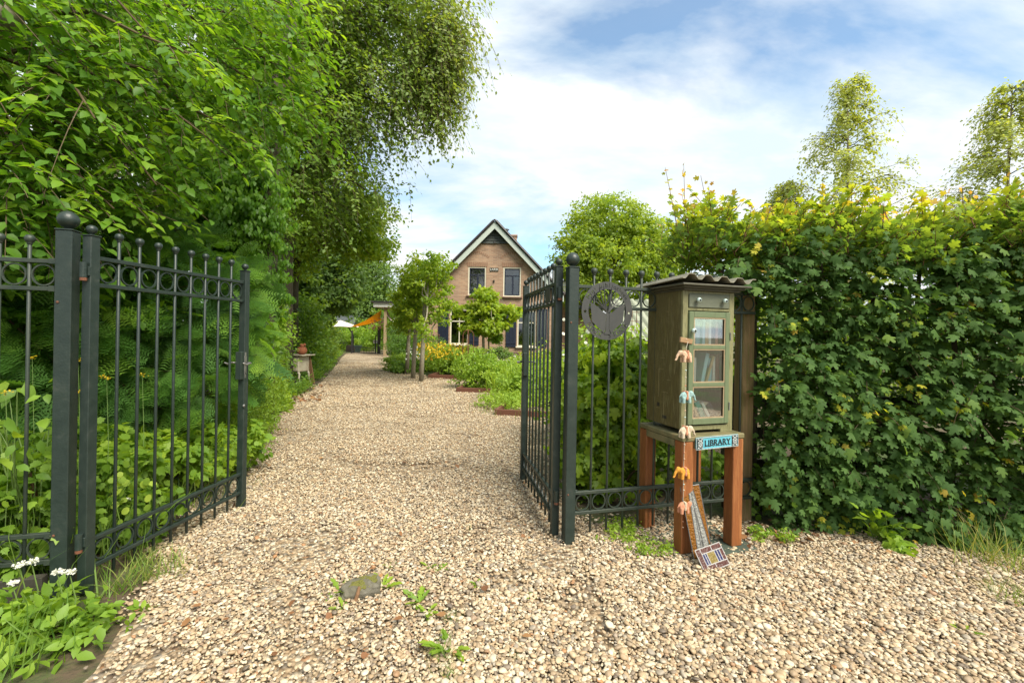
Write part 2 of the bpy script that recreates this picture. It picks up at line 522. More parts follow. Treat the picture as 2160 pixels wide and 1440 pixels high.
# ------------------------------------------------------------------ materials
surf('gate_paint', (0.012, 0.022, 0.018), (0.019, 0.031, 0.025), rough=0.45, scale=14, bump=0.12, bscale=90, c3=(0.050, 0.056, 0.046), hi=0.82)
surf('fence_paint', (0.014, 0.026, 0.020), (0.040, 0.050, 0.034), rough=0.55, scale=18, bump=0.1, bscale=120)
surf('rust', (0.20, 0.07, 0.03), (0.08, 0.04, 0.025), rough=0.85, scale=40, bump=0.3)
surf('steel', (0.35, 0.34, 0.32), (0.20, 0.19, 0.18), rough=0.4, metal=0.7, scale=30)
surf('sign_grey', (0.040, 0.042, 0.040), (0.055, 0.056, 0.052), rough=0.5, scale=9)
surf('cab_olive', (0.125, 0.105, 0.030), (0.080, 0.062, 0.018), rough=0.6, scale=9, stretch=(6, 6, .7), bump=0.35, bscale=30, c3=(0.17, 0.15, 0.06))
surf('cab_frame', (0.16, 0.155, 0.062), (0.22, 0.21, 0.10), rough=0.55, scale=10, stretch=(5, 5, .8), bump=0.25, bscale=40, c3=(0.11, 0.10, 0.04))
surf('cab_green', (0.100, 0.128, 0.062), (0.130, 0.162, 0.085), rough=0.5, scale=12, stretch=(3, 3, .8), bump=0.2, bscale=40, c3=(0.10, 0.15, 0.07))
surf('cab_drawer', (0.105, 0.115, 0.078), (0.14, 0.155, 0.105), rough=0.55, scale=8, stretch=(1, 5, 8), bump=0.2, bscale=40)
surf('crack', (0.30, 0.26, 0.12), (0.22, 0.17, 0.08), rough=0.8, scale=40)
surf('cornice', (0.055, 0.052, 0.034), (0.10, 0.095, 0.065), rough=0.6, scale=10, stretch=(1, 1, 6), bump=0.2)
surf('roof_sheet', (0.17, 0.155, 0.11), (0.24, 0.225, 0.17), rough=0.85, scale=7, bump=0.35, bscale=60, c3=(0.10, 0.10, 0.06))
surf('table_leg', (0.30, 0.105, 0.028), (0.21, 0.068, 0.018), rough=0.55, scale=6, stretch=(6, 6, .5), bump=0.35, bscale=25, c3=(0.37, 0.15, 0.045))
surf('table_top', (0.21, 0.15, 0.07), (0.15, 0.135, 0.06), rough=0.7, scale=8, bump=0.2, c3=(0.085, 0.085, 0.035))
surf('slab', (0.055, 0.075, 0.055), (0.035, 0.05, 0.035), rough=0.85, scale=6, bump=0.2)
surf('old_post', (0.32, 0.21, 0.10), (0.22, 0.15, 0.07), rough=0.85, scale=7, stretch=(8, 8, .5), bump=0.5, bscale=20, c3=(0.19, 0.18, 0.05))
surf('grey_wood', (0.16, 0.14, 0.10), (0.10, 0.085, 0.06), rough=0.85, scale=7, stretch=(6, 6, .6), bump=0.4)
surf('dark_rail', (0.03, 0.028, 0.02), (0.05, 0.045, 0.03), rough=0.85, scale=9, bump=0.3)
surf('ceramic', (0.38, 0.50, 0.48), (0.46, 0.56, 0.52), rough=0.2, scale=20)
surf('black', (0.012, 0.012, 0.012), (0.02, 0.02, 0.02), rough=0.5, scale=20)
surf('sign_blue', (0.09, 0.36, 0.46), (0.12, 0.42, 0.50), rough=0.45, scale=15)
surf('sign_trim', (0.42, 0.46, 0.44), (0.18, 0.20, 0.20), rough=0.5, scale=70)
surf('lead', (0.10, 0.10, 0.10), (0.16, 0.16, 0.16), rough=0.5, metal=0.5, scale=30)
surf('lead_pale', (0.42, 0.41, 0.39), (0.32, 0.31, 0.30), rough=0.5, scale=30)
surf('latch_wood', (0.34, 0.22, 0.11), (0.26, 0.15, 0.07), rough=0.7, scale=14, stretch=(1, 4, 4))
surf('cream_paint', (0.70, 0.66, 0.52), (0.62, 0.57, 0.44), rough=0.5, scale=12)
surf('white_board', (0.50, 0.56, 0.50), (0.42, 0.48, 0.43), rough=0.6, scale=6, stretch=(1, 1, 4))
surf('gable_grey', (0.045, 0.055, 0.05), (0.065, 0.075, 0.065), rough=0.7, scale=6, stretch=(.6, 1, 8), bump=0.2)
surf('shutter_navy', (0.008, 0.012, 0.028), (0.011, 0.016, 0.035), rough=0.45, scale=8)
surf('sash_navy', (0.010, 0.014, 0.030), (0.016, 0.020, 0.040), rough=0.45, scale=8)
surf('roof_tile', (0.06, 0.05, 0.045), (0.09, 0.075, 0.065), rough=0.85, scale=12, bump=0.3)
surf('stone_sill', (0.22, 0.13, 0.09), (0.16, 0.10, 0.07), rough=0.85, scale=18, bump=0.3)
surf('edge_board', (0.15, 0.055, 0.028), (0.10, 0.042, 0.024), rough=0.8, scale=8, stretch=(.8, 5, 5), bump=0.4)
surf('bark_grey', (0.32, 0.28, 0.21), (0.22, 0.195, 0.14), rough=0.9, scale=10, stretch=(3, 3, .6), bump=0.7, bscale=18, c3=(0.42, 0.38, 0.30))
surf('bark_brown', (0.105, 0.085, 0.05), (0.06, 0.05, 0.03), rough=0.95, scale=8, stretch=(4, 4, .7), bump=0.8, bscale=14, c3=(0.15, 0.13, 0.085))
surf('bark_beech', (0.27, 0.24, 0.165), (0.18, 0.165, 0.11), rough=0.85, scale=6, bump=0.4, bscale=20, c3=(0.34, 0.31, 0.23))
surf('bark_birch', (0.46, 0.40, 0.30), (0.32, 0.26, 0.17), rough=0.8, scale=9, stretch=(1, 1, 4), bump=0.3, c3=(0.10, 0.08, 0.06))
surf('twig', (0.085, 0.055, 0.028), (0.12, 0.085, 0.04), rough=0.85, scale=20)
surf('twig_red', (0.16, 0.07, 0.03), (0.11, 0.05, 0.02), rough=0.8, scale=20)
surf('stem_green', (0.12, 0.20, 0.04), (0.16, 0.24, 0.06), rough=0.6, scale=20)
surf('terracotta', (0.36, 0.12, 0.05), (0.26, 0.085, 0.04), rough=0.8, scale=14, bump=0.2)
surf('stove_white', (0.56, 0.52, 0.40), (0.42, 0.37, 0.27), rough=0.5, scale=9, bump=0.15, c3=(0.30, 0.21, 0.13), hi=0.78)
surf('plank', (0.22, 0.20, 0.14), (0.13, 0.12, 0.07), rough=0.85, scale=9, stretch=(.8, 5, 5), bump=0.4)

surf('canvas_cream', (0.78, 0.66, 0.58), (0.70, 0.58, 0.52), rough=0.8, scale=4)
surf('dark_metal', (0.020, 0.018, 0.020), (0.035, 0.03, 0.03), rough=0.5, scale=10)
surf('zinc', (0.13, 0.15, 0.16), (0.17, 0.19, 0.20), rough=0.45, metal=0.5, scale=6)
surf('white_paint', (0.72, 0.71, 0.66), (0.62, 0.61, 0.56), rough=0.55, scale=8)
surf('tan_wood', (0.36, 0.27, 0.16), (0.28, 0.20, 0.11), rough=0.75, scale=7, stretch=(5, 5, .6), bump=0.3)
surf('wicker', (0.06, 0.045, 0.035), (0.10, 0.075, 0.05), rough=0.8, scale=30, bump=0.3)
surf('pot_green', (0.10, 0.17, 0.14), (0.07, 0.12, 0.10), rough=0.5, scale=10)
surf('corr_sheet', (0.36, 0.36, 0.28), (0.22, 0.25, 0.17), rough=0.7, scale=8, stretch=(4, 4, .6), c3=(0.42, 0.40, 0.34))
surf('rock', (0.50, 0.44, 0.36), (0.36, 0.30, 0.24), rough=0.9, scale=7, bump=0.5, c3=(0.60, 0.56, 0.50))
surf('mossy_stone', (0.16, 0.145, 0.105), (0.10, 0.09, 0.06), rough=0.95, scale=9, bump=0.9, bscale=40, c3=(0.17, 0.16, 0.13))
surf('moss', (0.105, 0.105, 0.018), (0.15, 0.14, 0.03), rough=1.0, scale=30, bump=1.0, bscale=90)
surf('dead_wood', (0.22, 0.12, 0.055), (0.14, 0.075, 0.04), rough=0.9, scale=10, stretch=(1, 1, 4))
surf('string', (0.50, 0.45, 0.36), (0.40, 0.36, 0.28), rough=0.9, scale=50)
for nme, c in (('plush_pink', (0.62, 0.42, 0.28)), ('plush_blue', (0.30, 0.46, 0.44)), ('plush_cream', (0.60, 0.50, 0.36)), ('plush_yellow', (0.66, 0.30, 0.035)), ('plush_rose', (0.58, 0.26, 0.15))):
    surf(nme, c, tuple(x * .72 for x in c), rough=0.95, scale=60, bump=0.4, bscale=150)
for nme, c in (('book_blue', (0.22, 0.40, 0.48)), ('book_teal', (0.05, 0.24, 0.22)), ('book_white', (0.55, 0.58, 0.56)), ('book_dark', (0.03, 0.03, 0.04)), ('book_red', (0.34, 0.15, 0.12)), ('book_tan', (0.40, 0.30, 0.16)), ('book_sky', (0.30, 0.50, 0.58))):
    surf(nme, c, tuple(x * .85 for x in c), rough=0.5, scale=20)

def glass_mat(name, c, rough=0.03, alpha=0.25, bump=0.0):
    """thin pane: part mirror, part see-through tint"""
    m, t, b, o = mat_new(name)
    t.nodes.remove(b)
    gl = t.nodes.new('ShaderNodeBsdfGlossy'); gl.inputs['Roughness'].default_value = rough; gl.inputs['Color'].default_value = (1, 1, 1, 1)
    tr = t.nodes.new('ShaderNodeBsdfTransparent'); tr.inputs['Color'].default_value = (*c, 1)
    fr = t.nodes.new('ShaderNodeLayerWeight'); fr.inputs['Blend'].default_value = 0.35
    mr = t.nodes.new('ShaderNodeMapRange'); mr.inputs[3].default_value = alpha; mr.inputs[4].default_value = 1.0
    t.links.new(fr.outputs['Facing'], mr.inputs[0])
    mix = t.nodes.new('ShaderNodeMixShader')
    t.links.new(mr.outputs[0], mix.inputs[0]); t.links.new(tr.outputs[0], mix.inputs[1]); t.links.new(gl.outputs[0], mix.inputs[2])
    t.links.new(mix.outputs[0], o.inputs[0])
    if bump:
        n = t.nodes.new('ShaderNodeTexNoise'); n.inputs['Scale'].default_value = 55; n.inputs['Detail'].default_value = 3
        tcn = t.nodes.new('ShaderNodeTexCoord'); t.links.new(tcn.outputs['Object'], n.inputs['Vector'])
        bp = t.nodes.new('ShaderNodeBump'); bp.inputs['Strength'].default_value = bump; bp.inputs['Distance'].default_value = 0.02
        t.links.new(n.outputs['Fac'], bp.inputs['Height']); t.links.new(bp.outputs[0], gl.inputs['Normal'])
    return m
glass_mat('pane_glass', (0.93, 0.95, 0.93), alpha=0.07, rough=0.02)
glass_mat('house_glass', (0.55, 0.58, 0.58), alpha=0.10)
def stained(name, c, bump=0.8):
    m, t, b, o = mat_new(name)
    b.inputs['Roughness'].default_value = 0.28; b.inputs['Specular IOR Level'].default_value = 0.3
    n = t.nodes.new('ShaderNodeTexNoise'); n.inputs['Scale'].default_value = 70; n.inputs['Detail'].default_value = 3
    tcn = t.nodes.new('ShaderNodeTexCoord'); t.links.new(tcn.outputs['Object'], n.inputs['Vector'])
    r = ramp_node(t, [(0.3, tuple(x * .6 for x in c)), (0.7, c)])
    t.links.new(n.outputs['Fac'], r.inputs[0]); t.links.new(r.outputs[0], b.inputs['Base Color'])
    bp = t.nodes.new('ShaderNodeBump'); bp.inputs['Strength'].default_value = bump; bp.inputs['Distance'].default_value = 0.02
    t.links.new(n.outputs['Fac'], bp.inputs['Height']); t.links.new(bp.outputs[0], b.inputs['Normal'])
    tl = t.nodes.new('ShaderNodeBsdfTranslucent'); t.links.new(r.outputs[0], tl.inputs['Color'])
    mx_ = t.nodes.new('ShaderNodeMixShader'); mx_.inputs[0].default_value = 0.35
    t.links.new(b.outputs[0], mx_.inputs[1]); t.links.new(tl.outputs[0], mx_.inputs[2]); t.links.new(mx_.outputs[0], o.inputs[0])
stained('glass_amber', (0.34, 0.14, 0.018))
stained('glass_clear', (0.46, 0.46, 0.42))
stained('glass_green', (0.05, 0.13, 0.06))
stained('glass_red', (0.13, 0.045, 0.035), 0.2)
stained('glass_blue', (0.02, 0.025, 0.13), 0.2)
stained('glass_yellow', (0.30, 0.22, 0.05), 0.4)

def brick_mat():
    m, t, b, o = mat_new('brick')
    b.inputs['Roughness'].default_value = 0.9
    tcn = t.nodes.new('ShaderNodeTexCoord'); sp = t.nodes.new('ShaderNodeSeparateXYZ'); cb = t.nodes.new('ShaderNodeCombineXYZ')
    ad = t.nodes.new('ShaderNodeMath'); ad.operation = 'ADD'
    t.links.new(tcn.outputs['Object'], sp.inputs[0]); t.links.new(sp.outputs[0], ad.inputs[0]); t.links.new(sp.outputs[1], ad.inputs[1])
    t.links.new(ad.outputs[0], cb.inputs[0]); t.links.new(sp.outputs[2], cb.inputs[1])
    bt = t.nodes.new('ShaderNodeTexBrick')
    bt.inputs['Scale'].default_value = 1.0; bt.inputs['Brick Width'].default_value = 0.22; bt.inputs['Row Height'].default_value = 0.066
    bt.inputs['Mortar Size'].default_value = 0.008; bt.inputs['Mortar Smooth'].default_value = 0.2; bt.inputs['Bias'].default_value = -0.1
    bt.inputs['Color1'].default_value = (0.42, 0.265, 0.175, 1); bt.inputs['Color2'].default_value = (0.285, 0.168, 0.110, 1); bt.inputs['Mortar'].default_value = (0.36, 0.31, 0.24, 1)
    t.links.new(cb.outputs[0], bt.inputs['Vector'])
    n = t.nodes.new('ShaderNodeTexNoise'); n.inputs['Scale'].default_value = 1.3; n.inputs['Detail'].default_value = 6
    t.links.new(tcn.outputs['Object'], n.inputs['Vector'])
    r = ramp_node(t, [(0.3, (0.82, 0.82, 0.82)), (0.7, (1.15, 1.12, 1.05))])
    t.links.new(n.outputs['Fac'], r.inputs[0])
    mu = t.nodes.new('ShaderNodeMix'); mu.data_type = 'RGBA'; mu.blend_type = 'MULTIPLY'; mu.inputs[0].default_value = 1
    t.links.new(bt.outputs['Color'], mu.inputs[6]); t.links.new(r.outputs[0], mu.inputs[7]); t.links.new(mu.outputs[2], b.inputs['Base Color'])
    bp = t.nodes.new('ShaderNodeBump'); bp.inputs['Strength'].default_value = 0.6; bp.inputs['Distance'].default_value = 0.01; bp.invert = True
    t.links.new(bt.outputs['Fac'], bp.inputs['Height']); t.links.new(bp.outputs[0], b.inputs['Normal'])
brick_mat()
surf('brick_plain', (0.32, 0.19, 0.12), (0.23, 0.135, 0.085), rough=0.9, scale=20, bump=0.3)
surf('plinth', (0.13, 0.085, 0.06), (0.09, 0.065, 0.05), rough=0.9, scale=16, bump=0.3)

# leaf colours
LM = leaf_mat
LM('leaf_maple', [(0.0, (0.062, 0.130, 0.036)), (0.45, (0.110, 0.205, 0.050)), (0.72, (0.25, 0.35, 0.045)), (0.88, (0.44, 0.45, 0.045)), (1.0, (0.52, 0.30, 0.08))], trans=0.5, rough=0.62, spec=0.18)
LM('leaf_beech', [(0.0, (0.060, 0.150, 0.020)), (0.5, (0.125, 0.260, 0.024)), (1.0, (0.25, 0.40, 0.030))], trans=0.5, rough=0.45, spec=0.3)
LM('leaf_yew', [(0.0, (0.070, 0.165, 0.045)), (0.6, (0.125, 0.270, 0.055)), (1.0, (0.27, 0.43, 0.06))], trans=0.5, rough=0.45, spec=0.25)
LM('leaf_ivy', [(0.0, (0.055, 0.140, 0.018)), (0.5, (0.115, 0.25, 0.020)), (1.0, (0.20, 0.36, 0.025))], trans=0.5, rough=0.42, spec=0.3)
LM('leaf_copper', [(0.0, (0.16, 0.27, 0.045)), (0.5, (0.22, 0.31, 0.065)), (0.8, (0.28, 0.30, 0.11)), (1.0, (0.31, 0.27, 0.15))], trans=0.5, rough=0.5)
LM('leaf_tree', [(0.0, (0.10, 0.19, 0.028)), (0.5, (0.18, 0.29, 0.034)), (1.0, (0.31, 0.40, 0.045))], trans=0.5, rough=0.5)
LM('leaf_dark', [(0.0, (0.075, 0.145, 0.040)), (0.5, (0.125, 0.215, 0.055)), (1.0, (0.20, 0.31, 0.065))], trans=0.5, rough=0.5)
LM('leaf_lime', [(0.0, (0.115, 0.215, 0.022)), (0.5, (0.20, 0.32, 0.026)), (1.0, (0.34, 0.43, 0.035))], trans=0.5, rough=0.45)
LM('leaf_laurel', [(0.0, (0.075, 0.165, 0.032)), (0.5, (0.145, 0.26, 0.040)), (1.0, (0.26, 0.40, 0.05))], trans=0.5, rough=0.42, spec=0.35)
LM('leaf_birch', [(0.0, (0.22, 0.29, 0.08)), (0.5, (0.33, 0.39, 0.11)), (1.0, (0.46, 0.49, 0.15))], trans=0.5, rough=0.5)
LM('leaf_herb', [(0.0, (0.110, 0.22, 0.028)), (0.5, (0.20, 0.33, 0.034)), (1.0, (0.34, 0.46, 0.045))], trans=0.45, rough=0.5)
LM('leaf_pale', [(0.0, (0.154, 0.264, 0.033)), (0.5, (0.264, 0.396, 0.050)), (1.0, (0.418, 0.528, 0.077))], trans=0.45, rough=0.55)
LM('leaf_grass', [(0.0, (0.090, 0.190, 0.030)), (0.6, (0.200, 0.300, 0.050)), (1.0, (0.420, 0.360, 0.140))], trans=0.35, rough=0.55)
LM('canvas_orange', [(0.0, (0.86, 0.53, 0.06)), (1.0, (0.90, 0.58, 0.08))], trans=0.5, rough=0.8, tcol=(1, 1, 1))
LM('petal_yellow', [(0.0, (0.55, 0.36, 0.01)), (1.0, (0.75, 0.55, 0.02))], trans=0.3, rough=0.6, tcol=(1, 1, 1))
LM('petal_white', [(0.0, (0.66, 0.66, 0.54)), (1.0, (0.80, 0.80, 0.72))], trans=0.3, rough=0.6, tcol=(1, 1, 1))
LM('petal_pink', [(0.0, (0.60, 0.34, 0.36)), (1.0, (0.74, 0.56, 0.54))], trans=0.3, rough=0.6, tcol=(1, 1, 1))
LM('dry_leaf', [(0.0, (0.10, 0.045, 0.02)), (0.6, (0.24, 0.11, 0.045)), (1.0, (0.36, 0.20, 0.08))], trans=0.15, rough=0.7, tcol=(1, 1, 1))

# ------------------------------------------------------------------ ground, driveway, gravel
def soil_mat():
    m, t, b, o = mat_new('soil')
    b.inputs['Roughness'].default_value = 1.0
    tcn = t.nodes.new('ShaderNodeTexCoord')
    n = t.nodes.new('ShaderNodeTexNoise'); n.inputs['Scale'].default_value = 1.2; n.inputs['Detail'].default_value = 10; n.inputs['Roughness'].default_value = 0.7
    t.links.new(tcn.outputs['Object'], n.inputs['Vector'])
    r = ramp_node(t, [(0.3, (0.055, 0.038, 0.022)), (0.48, (0.085, 0.060, 0.034)), (0.56, (0.055, 0.075, 0.02)), (0.75, (0.09, 0.13, 0.03))])
    t.links.new(n.outputs['Fac'], r.inputs[0]); t.links.new(r.outputs[0], b.inputs['Base Color'])
    bp = t.nodes.new('ShaderNodeBump'); bp.inputs['Strength'].default_value = 0.8; bp.inputs['Distance'].default_value = 0.05
    n2_ = t.nodes.new('ShaderNodeTexNoise'); n2_.inputs['Scale'].default_value = 18; n2_.inputs['Detail'].default_value = 8
    t.links.new(tcn.outputs['Object'], n2_.inputs['Vector']); t.links.new(n2_.outputs['Fac'], bp.inputs['Height']); t.links.new(bp.outputs[0], b.inputs['Normal'])
soil_mat()
PEB = [(0.0, (0.131, 0.105, 0.079)), (0.04, (0.192, 0.153, 0.111)), (0.12, (0.271, 0.208, 0.138)), (0.30, (0.358, 0.258, 0.154)), (0.46, (0.436, 0.335, 0.209)), (0.62, (0.506, 0.415, 0.280)), (0.80, (0.611, 0.542, 0.410)), (0.90, (0.349, 0.305, 0.236)), (0.96, (0.279, 0.237, 0.186)), (1.0, (0.349, 0.178, 0.072))]
def gravel_mats():
    m, t, b, o = mat_new('gravel_bed')          # the packed stones too small or too far to lie singly
    b.inputs['Roughness'].default_value = 0.85
    tcn = t.nodes.new('ShaderNodeTexCoord')
    vo = t.nodes.new('ShaderNodeTexVoronoi'); vo.inputs['Scale'].default_value = 34; vo.inputs['Randomness'].default_value = 1
    t.links.new(tcn.outputs['Object'], vo.inputs['Vector'])
    sp = t.nodes.new('ShaderNodeSeparateColor'); t.links.new(vo.outputs['Color'], sp.inputs[0])
    r = ramp_node(t, PEB); t.links.new(sp.outputs[0], r.inputs[0])
    dr = ramp_node(t, [(0.45, (1, 1, 1)), (0.85, (0.50, 0.45, 0.39))]); t.links.new(vo.outputs['Distance'], dr.inputs[0])
    mu = t.nodes.new('ShaderNodeMix'); mu.data_type = 'RGBA'; mu.blend_type = 'MULTIPLY'; mu.inputs[0].default_value = 1
    t.links.new(r.outputs[0], mu.inputs[6]); t.links.new(dr.outputs[0], mu.inputs[7])
    n = t.nodes.new('ShaderNodeTexNoise'); n.inputs['Scale'].default_value = 0.9; n.inputs['Detail'].default_value = 7
    t.links.new(tcn.outputs['Object'], n.inputs['Vector'])
    r3 = ramp_node(t, [(0.34, (0.60, 0.53, 0.46)), (0.55, (1, 1, 1))]); t.links.new(n.outputs['Fac'], r3.inputs[0])
    mu2 = t.nodes.new('ShaderNodeMix'); mu2.data_type = 'RGBA'; mu2.blend_type = 'MULTIPLY'; mu2.inputs[0].default_value = 1
    t.links.new(mu.outputs[2], mu2.inputs[6]); t.links.new(r3.outputs[0], mu2.inputs[7]); t.links.new(mu2.outputs[2], b.inputs['Base Color'])
    bp = t.nodes.new('ShaderNodeBump'); bp.inputs['Strength'].default_value = 1.0; bp.inputs['Distance'].default_value = 0.02; bp.invert = True
    t.links.new(vo.outputs['Distance'], bp.inputs['Height']); t.links.new(bp.outputs[0], b.inputs['Normal'])
    m, t, b, o = mat_new('pebble')
    b.inputs['Roughness'].default_value = 0.62
    oi = t.nodes.new('ShaderNodeObjectInfo')
    r = ramp_node(t, PEB); t.links.new(oi.outputs['Random'], r.inputs[0])
    tcn = t.nodes.new('ShaderNodeTexCoord')
    n = t.nodes.new('ShaderNodeTexNoise'); n.inputs['Scale'].default_value = 2.5; n.inputs['Detail'].default_value = 6; n.inputs['Roughness'].default_value = 0.7
    t.links.new(tcn.outputs['Object'], n.inputs['Vector'])
    rr = ramp_node(t, [(0.3, (0.72, 0.70, 0.68)), (0.65, (1.12, 1.1, 1.06))]); t.links.new(n.outputs['Fac'], rr.inputs[0])
    mu = t.nodes.new('ShaderNodeMix'); mu.data_type = 'RGBA'; mu.blend_type = 'MULTIPLY'; mu.inputs[0].default_value = 1
    t.links.new(r.outputs[0], mu.inputs[6]); t.links.new(rr.outputs[0], mu.inputs[7]); t.links.new(mu.outputs[2], b.inputs['Base Color'])
gravel_mats()

g = MB(); S_ = 900
g.addv([(-S_, -S_, 0), (S_, -S_, 0), (S_, S_, 0), (-S_, S_, 0)], [(0, 1, 2, 3)])
tag(g.build('ground', 'soil'), 'dark soil ground under the garden plants and hedges', 'ground', kind='structure')

DRIVE = [(-1.55, -1.0), (-1.72, 1.9), (-2.0, 2.5), (-2.4, 3.3), (-2.9, 4.6), (-3.2, 5.5), (-4.25, 8.5), (-4.8, 11), (-5.7, 14), (-7.3, 19), (-9.0, 24), (-10.7, 29.5), (-11.3, 36),
         (-6.0, 36), (-8.2, 29.5), (-6.2, 24), (-4.9, 19.5), (-3.6, 16.8), (-2.75, 14.75), (-1.0, 14.4), (-0.35, 11.2), (0.9, 10.8), (0.6, 7.9), (0.55, 5.0), (0.55, 3.45),
         (1.0, 3.6), (1.7, 3.62), (2.3, 3.45), (3.2, 3.28), (4.2, 3.15), (7.0, 3.0), (7.0, -1.0)]
g = MB()
g.addv([(x, y, 0.006) for x, y in DRIVE], [tuple(range(len(DRIVE)))])
tag(g.build('driveway', 'gravel_bed'), 'pale gravel driveway leading through the open gate', 'driveway', kind='structure')

def vnoise(x, y, s, seed=0):
    x = x / s; y = y / s
    def h(i, j):
        a = np.sin(i * 127.1 + j * 311.7 + seed * 74.7) * 43758.5453
        return a - np.floor(a)
    xi, yi = np.floor(x), np.floor(y); fx, fy = x - xi, y - yi
    fx = fx * fx * (3 - 2 * fx); fy = fy * fy * (3 - 2 * fy)
    return (h(xi, yi) * (1 - fx) + h(xi + 1, yi) * fx) * (1 - fy) + (h(xi, yi + 1) * (1 - fx) + h(xi + 1, yi + 1) * fx) * fy

def make_gravel():
    shapes = []
    for i in range(10):
        bm = bmesh.new()
        bmesh.ops.create_icosphere(bm, subdivisions=2, radius=0.5)
        gq = np.random.default_rng(100 + i)
        sc3 = np.array([1.0, gq.uniform(.62, .9), gq.uniform(.32, .52)])
        cuts = [(nrm(gq.normal(0, 1, 3)), gq.uniform(.28, .44)) for _ in range(8)]
        for v in bm.verts:
            p = np.array(v.co)
            for n_, d_ in cuts:
                e = p @ n_ - d_
                if e > 0: p = p - n_ * e * .85
            v.co = p * sc3
        me = bpy.data.meshes.new('pebble'); bm.to_mesh(me); bm.free()
        me.polygons.foreach_set('use_smooth', [True] * len(me.polygons))
        me.materials.append(MATS['pebble'])
        shapes.append(bpy.data.objects.new('pebble', me))
    pc = bpy.data.collections.new('pebble_shapes')
    for s in shapes: pc.objects.link(s)
    pts, sizes = [], []
    def layer(y0, y1, step, d0, d1, zoff, keep=1.0):
        xs = np.arange(-11, 7, step); ys = np.arange(y0, y1, step)
        X, Y = np.meshgrid(xs, ys); X = X.ravel() + rng.uniform(-.5, .5, X.size) * step; Y = Y.ravel() + rng.uniform(-.5, .5, Y.size) * step
        k = in_poly(X + .5 * (vnoise(X, Y, .30, 21) - .5) + rng.normal(0, .05, X.size), Y + .3 * (vnoise(X, Y, .25, 22) - .5) + rng.normal(0, .04, X.size), DRIVE) & (np.abs(X) < 1.22 * Y + 0.9) & (rng.random(X.size) < keep)
        # bare, sandy wheel tracks where the stones are worn in
        wear = vnoise(X, Y, .7, 3) * .55 + vnoise(X, Y, .22, 5) * .45
        k &= (rng.random(X.size) > np.clip((wear - .56) * 5, 0, .8)) | (X > 0.5)
        X, Y = X[k], Y[k]
        s = d0 + (d1 - d0) * rng.random(len(X)) ** 1.8
        s = s * np.where((Y < 2.9) & (X > -.3), 1.18, 1.0)
        Z = .006 + zoff + s * .16 + rng.random(len(X)) * .008 + .02 * vnoise(X, Y, .5, 8)
        pts.append(np.stack([X, Y, Z], 1)); sizes.append(s)
    layer(1.15, 4.2, .0135, .012, .030, 0.0)
    layer(1.15, 4.2, .042, .022, .043, .005, .75)
    layer(4.2, 8.0, .020, .016, .032, 0.0)
    layer(4.2, 8.0, .055, .024, .042, .004, .6)
    layer(8.0, 13.5, .034, .026, .044, 0.0)
    layer(13.5, 21, .060, .034, .052, 0.0)
    P = np.concatenate(pts); Sz = np.concatenate(sizes); n = len(P)
    me = bpy.data.meshes.new('gravel')
    me.vertices.add(n); me.vertices.foreach_set('co', P.astype(np.float32).ravel())
    rot = np.stack([rng.normal(0, .22, n), rng.normal(0, .22, n), rng.uniform(0, 6.283, n)], 1)
    a = me.attributes.new('rot', 'FLOAT_VECTOR', 'POINT'); a.data.foreach_set('vector', rot.astype(np.float32).ravel())
    a = me.attributes.new('siz', 'FLOAT', 'POINT'); a.data.foreach_set('value', Sz.astype(np.float32))
    a = me.attributes.new('pick', 'INT', 'POINT'); a.data.foreach_set('value', rng.integers(0, 10, n).astype(np.int32))
    o = bpy.data.objects.new('gravel', me); link(o)
    ng = bpy.data.node_groups.new('gravel', 'GeometryNodeTree')
    ng.interface.new_socket('Geometry', in_out='INPUT', socket_type='NodeSocketGeometry')
    ng.interface.new_socket('Geometry', in_out='OUTPUT', socket_type='NodeSocketGeometry')
    N = ng.nodes; Lk = ng.links
    gi = N.new('NodeGroupInput'); go = N.new('NodeGroupOutput')
    iop = N.new('GeometryNodeInstanceOnPoints'); ci = N.new('GeometryNodeCollectionInfo')
    ci.inputs['Collection'].default_value = pc; ci.inputs['Separate Children'].default_value = True; ci.inputs['Reset Children'].default_value = True
    def attr(nm, tp):
        q = N.new('GeometryNodeInputNamedAttribute'); q.data_type = tp; q.inputs[0].default_value = nm
        return q.outputs[0]
    Lk.new(gi.outputs[0], iop.inputs['Points']); Lk.new(ci.outputs[0], iop.inputs['Instance'])
    iop.inputs['Pick Instance'].default_value = True
    Lk.new(attr('pick', 'INT'), iop.inputs['Instance Index'])
    e2r = N.new('FunctionNodeEulerToRotation'); Lk.new(attr('rot', 'FLOAT_VECTOR'), e2r.inputs[0]); Lk.new(e2r.outputs[0], iop.inputs['Rotation'])
    Lk.new(attr('siz', 'FLOAT'), iop.inputs['Scale'])
    Lk.new(iop.outputs[0], go.inputs[0])
    md = o.modifiers.new('gravel', 'NODES'); md.node_group = ng
    tag(o, 'loose cream and tan pebbles covering the driveway', 'gravel', kind='stuff')
    print('pebbles', n)
make_gravel()

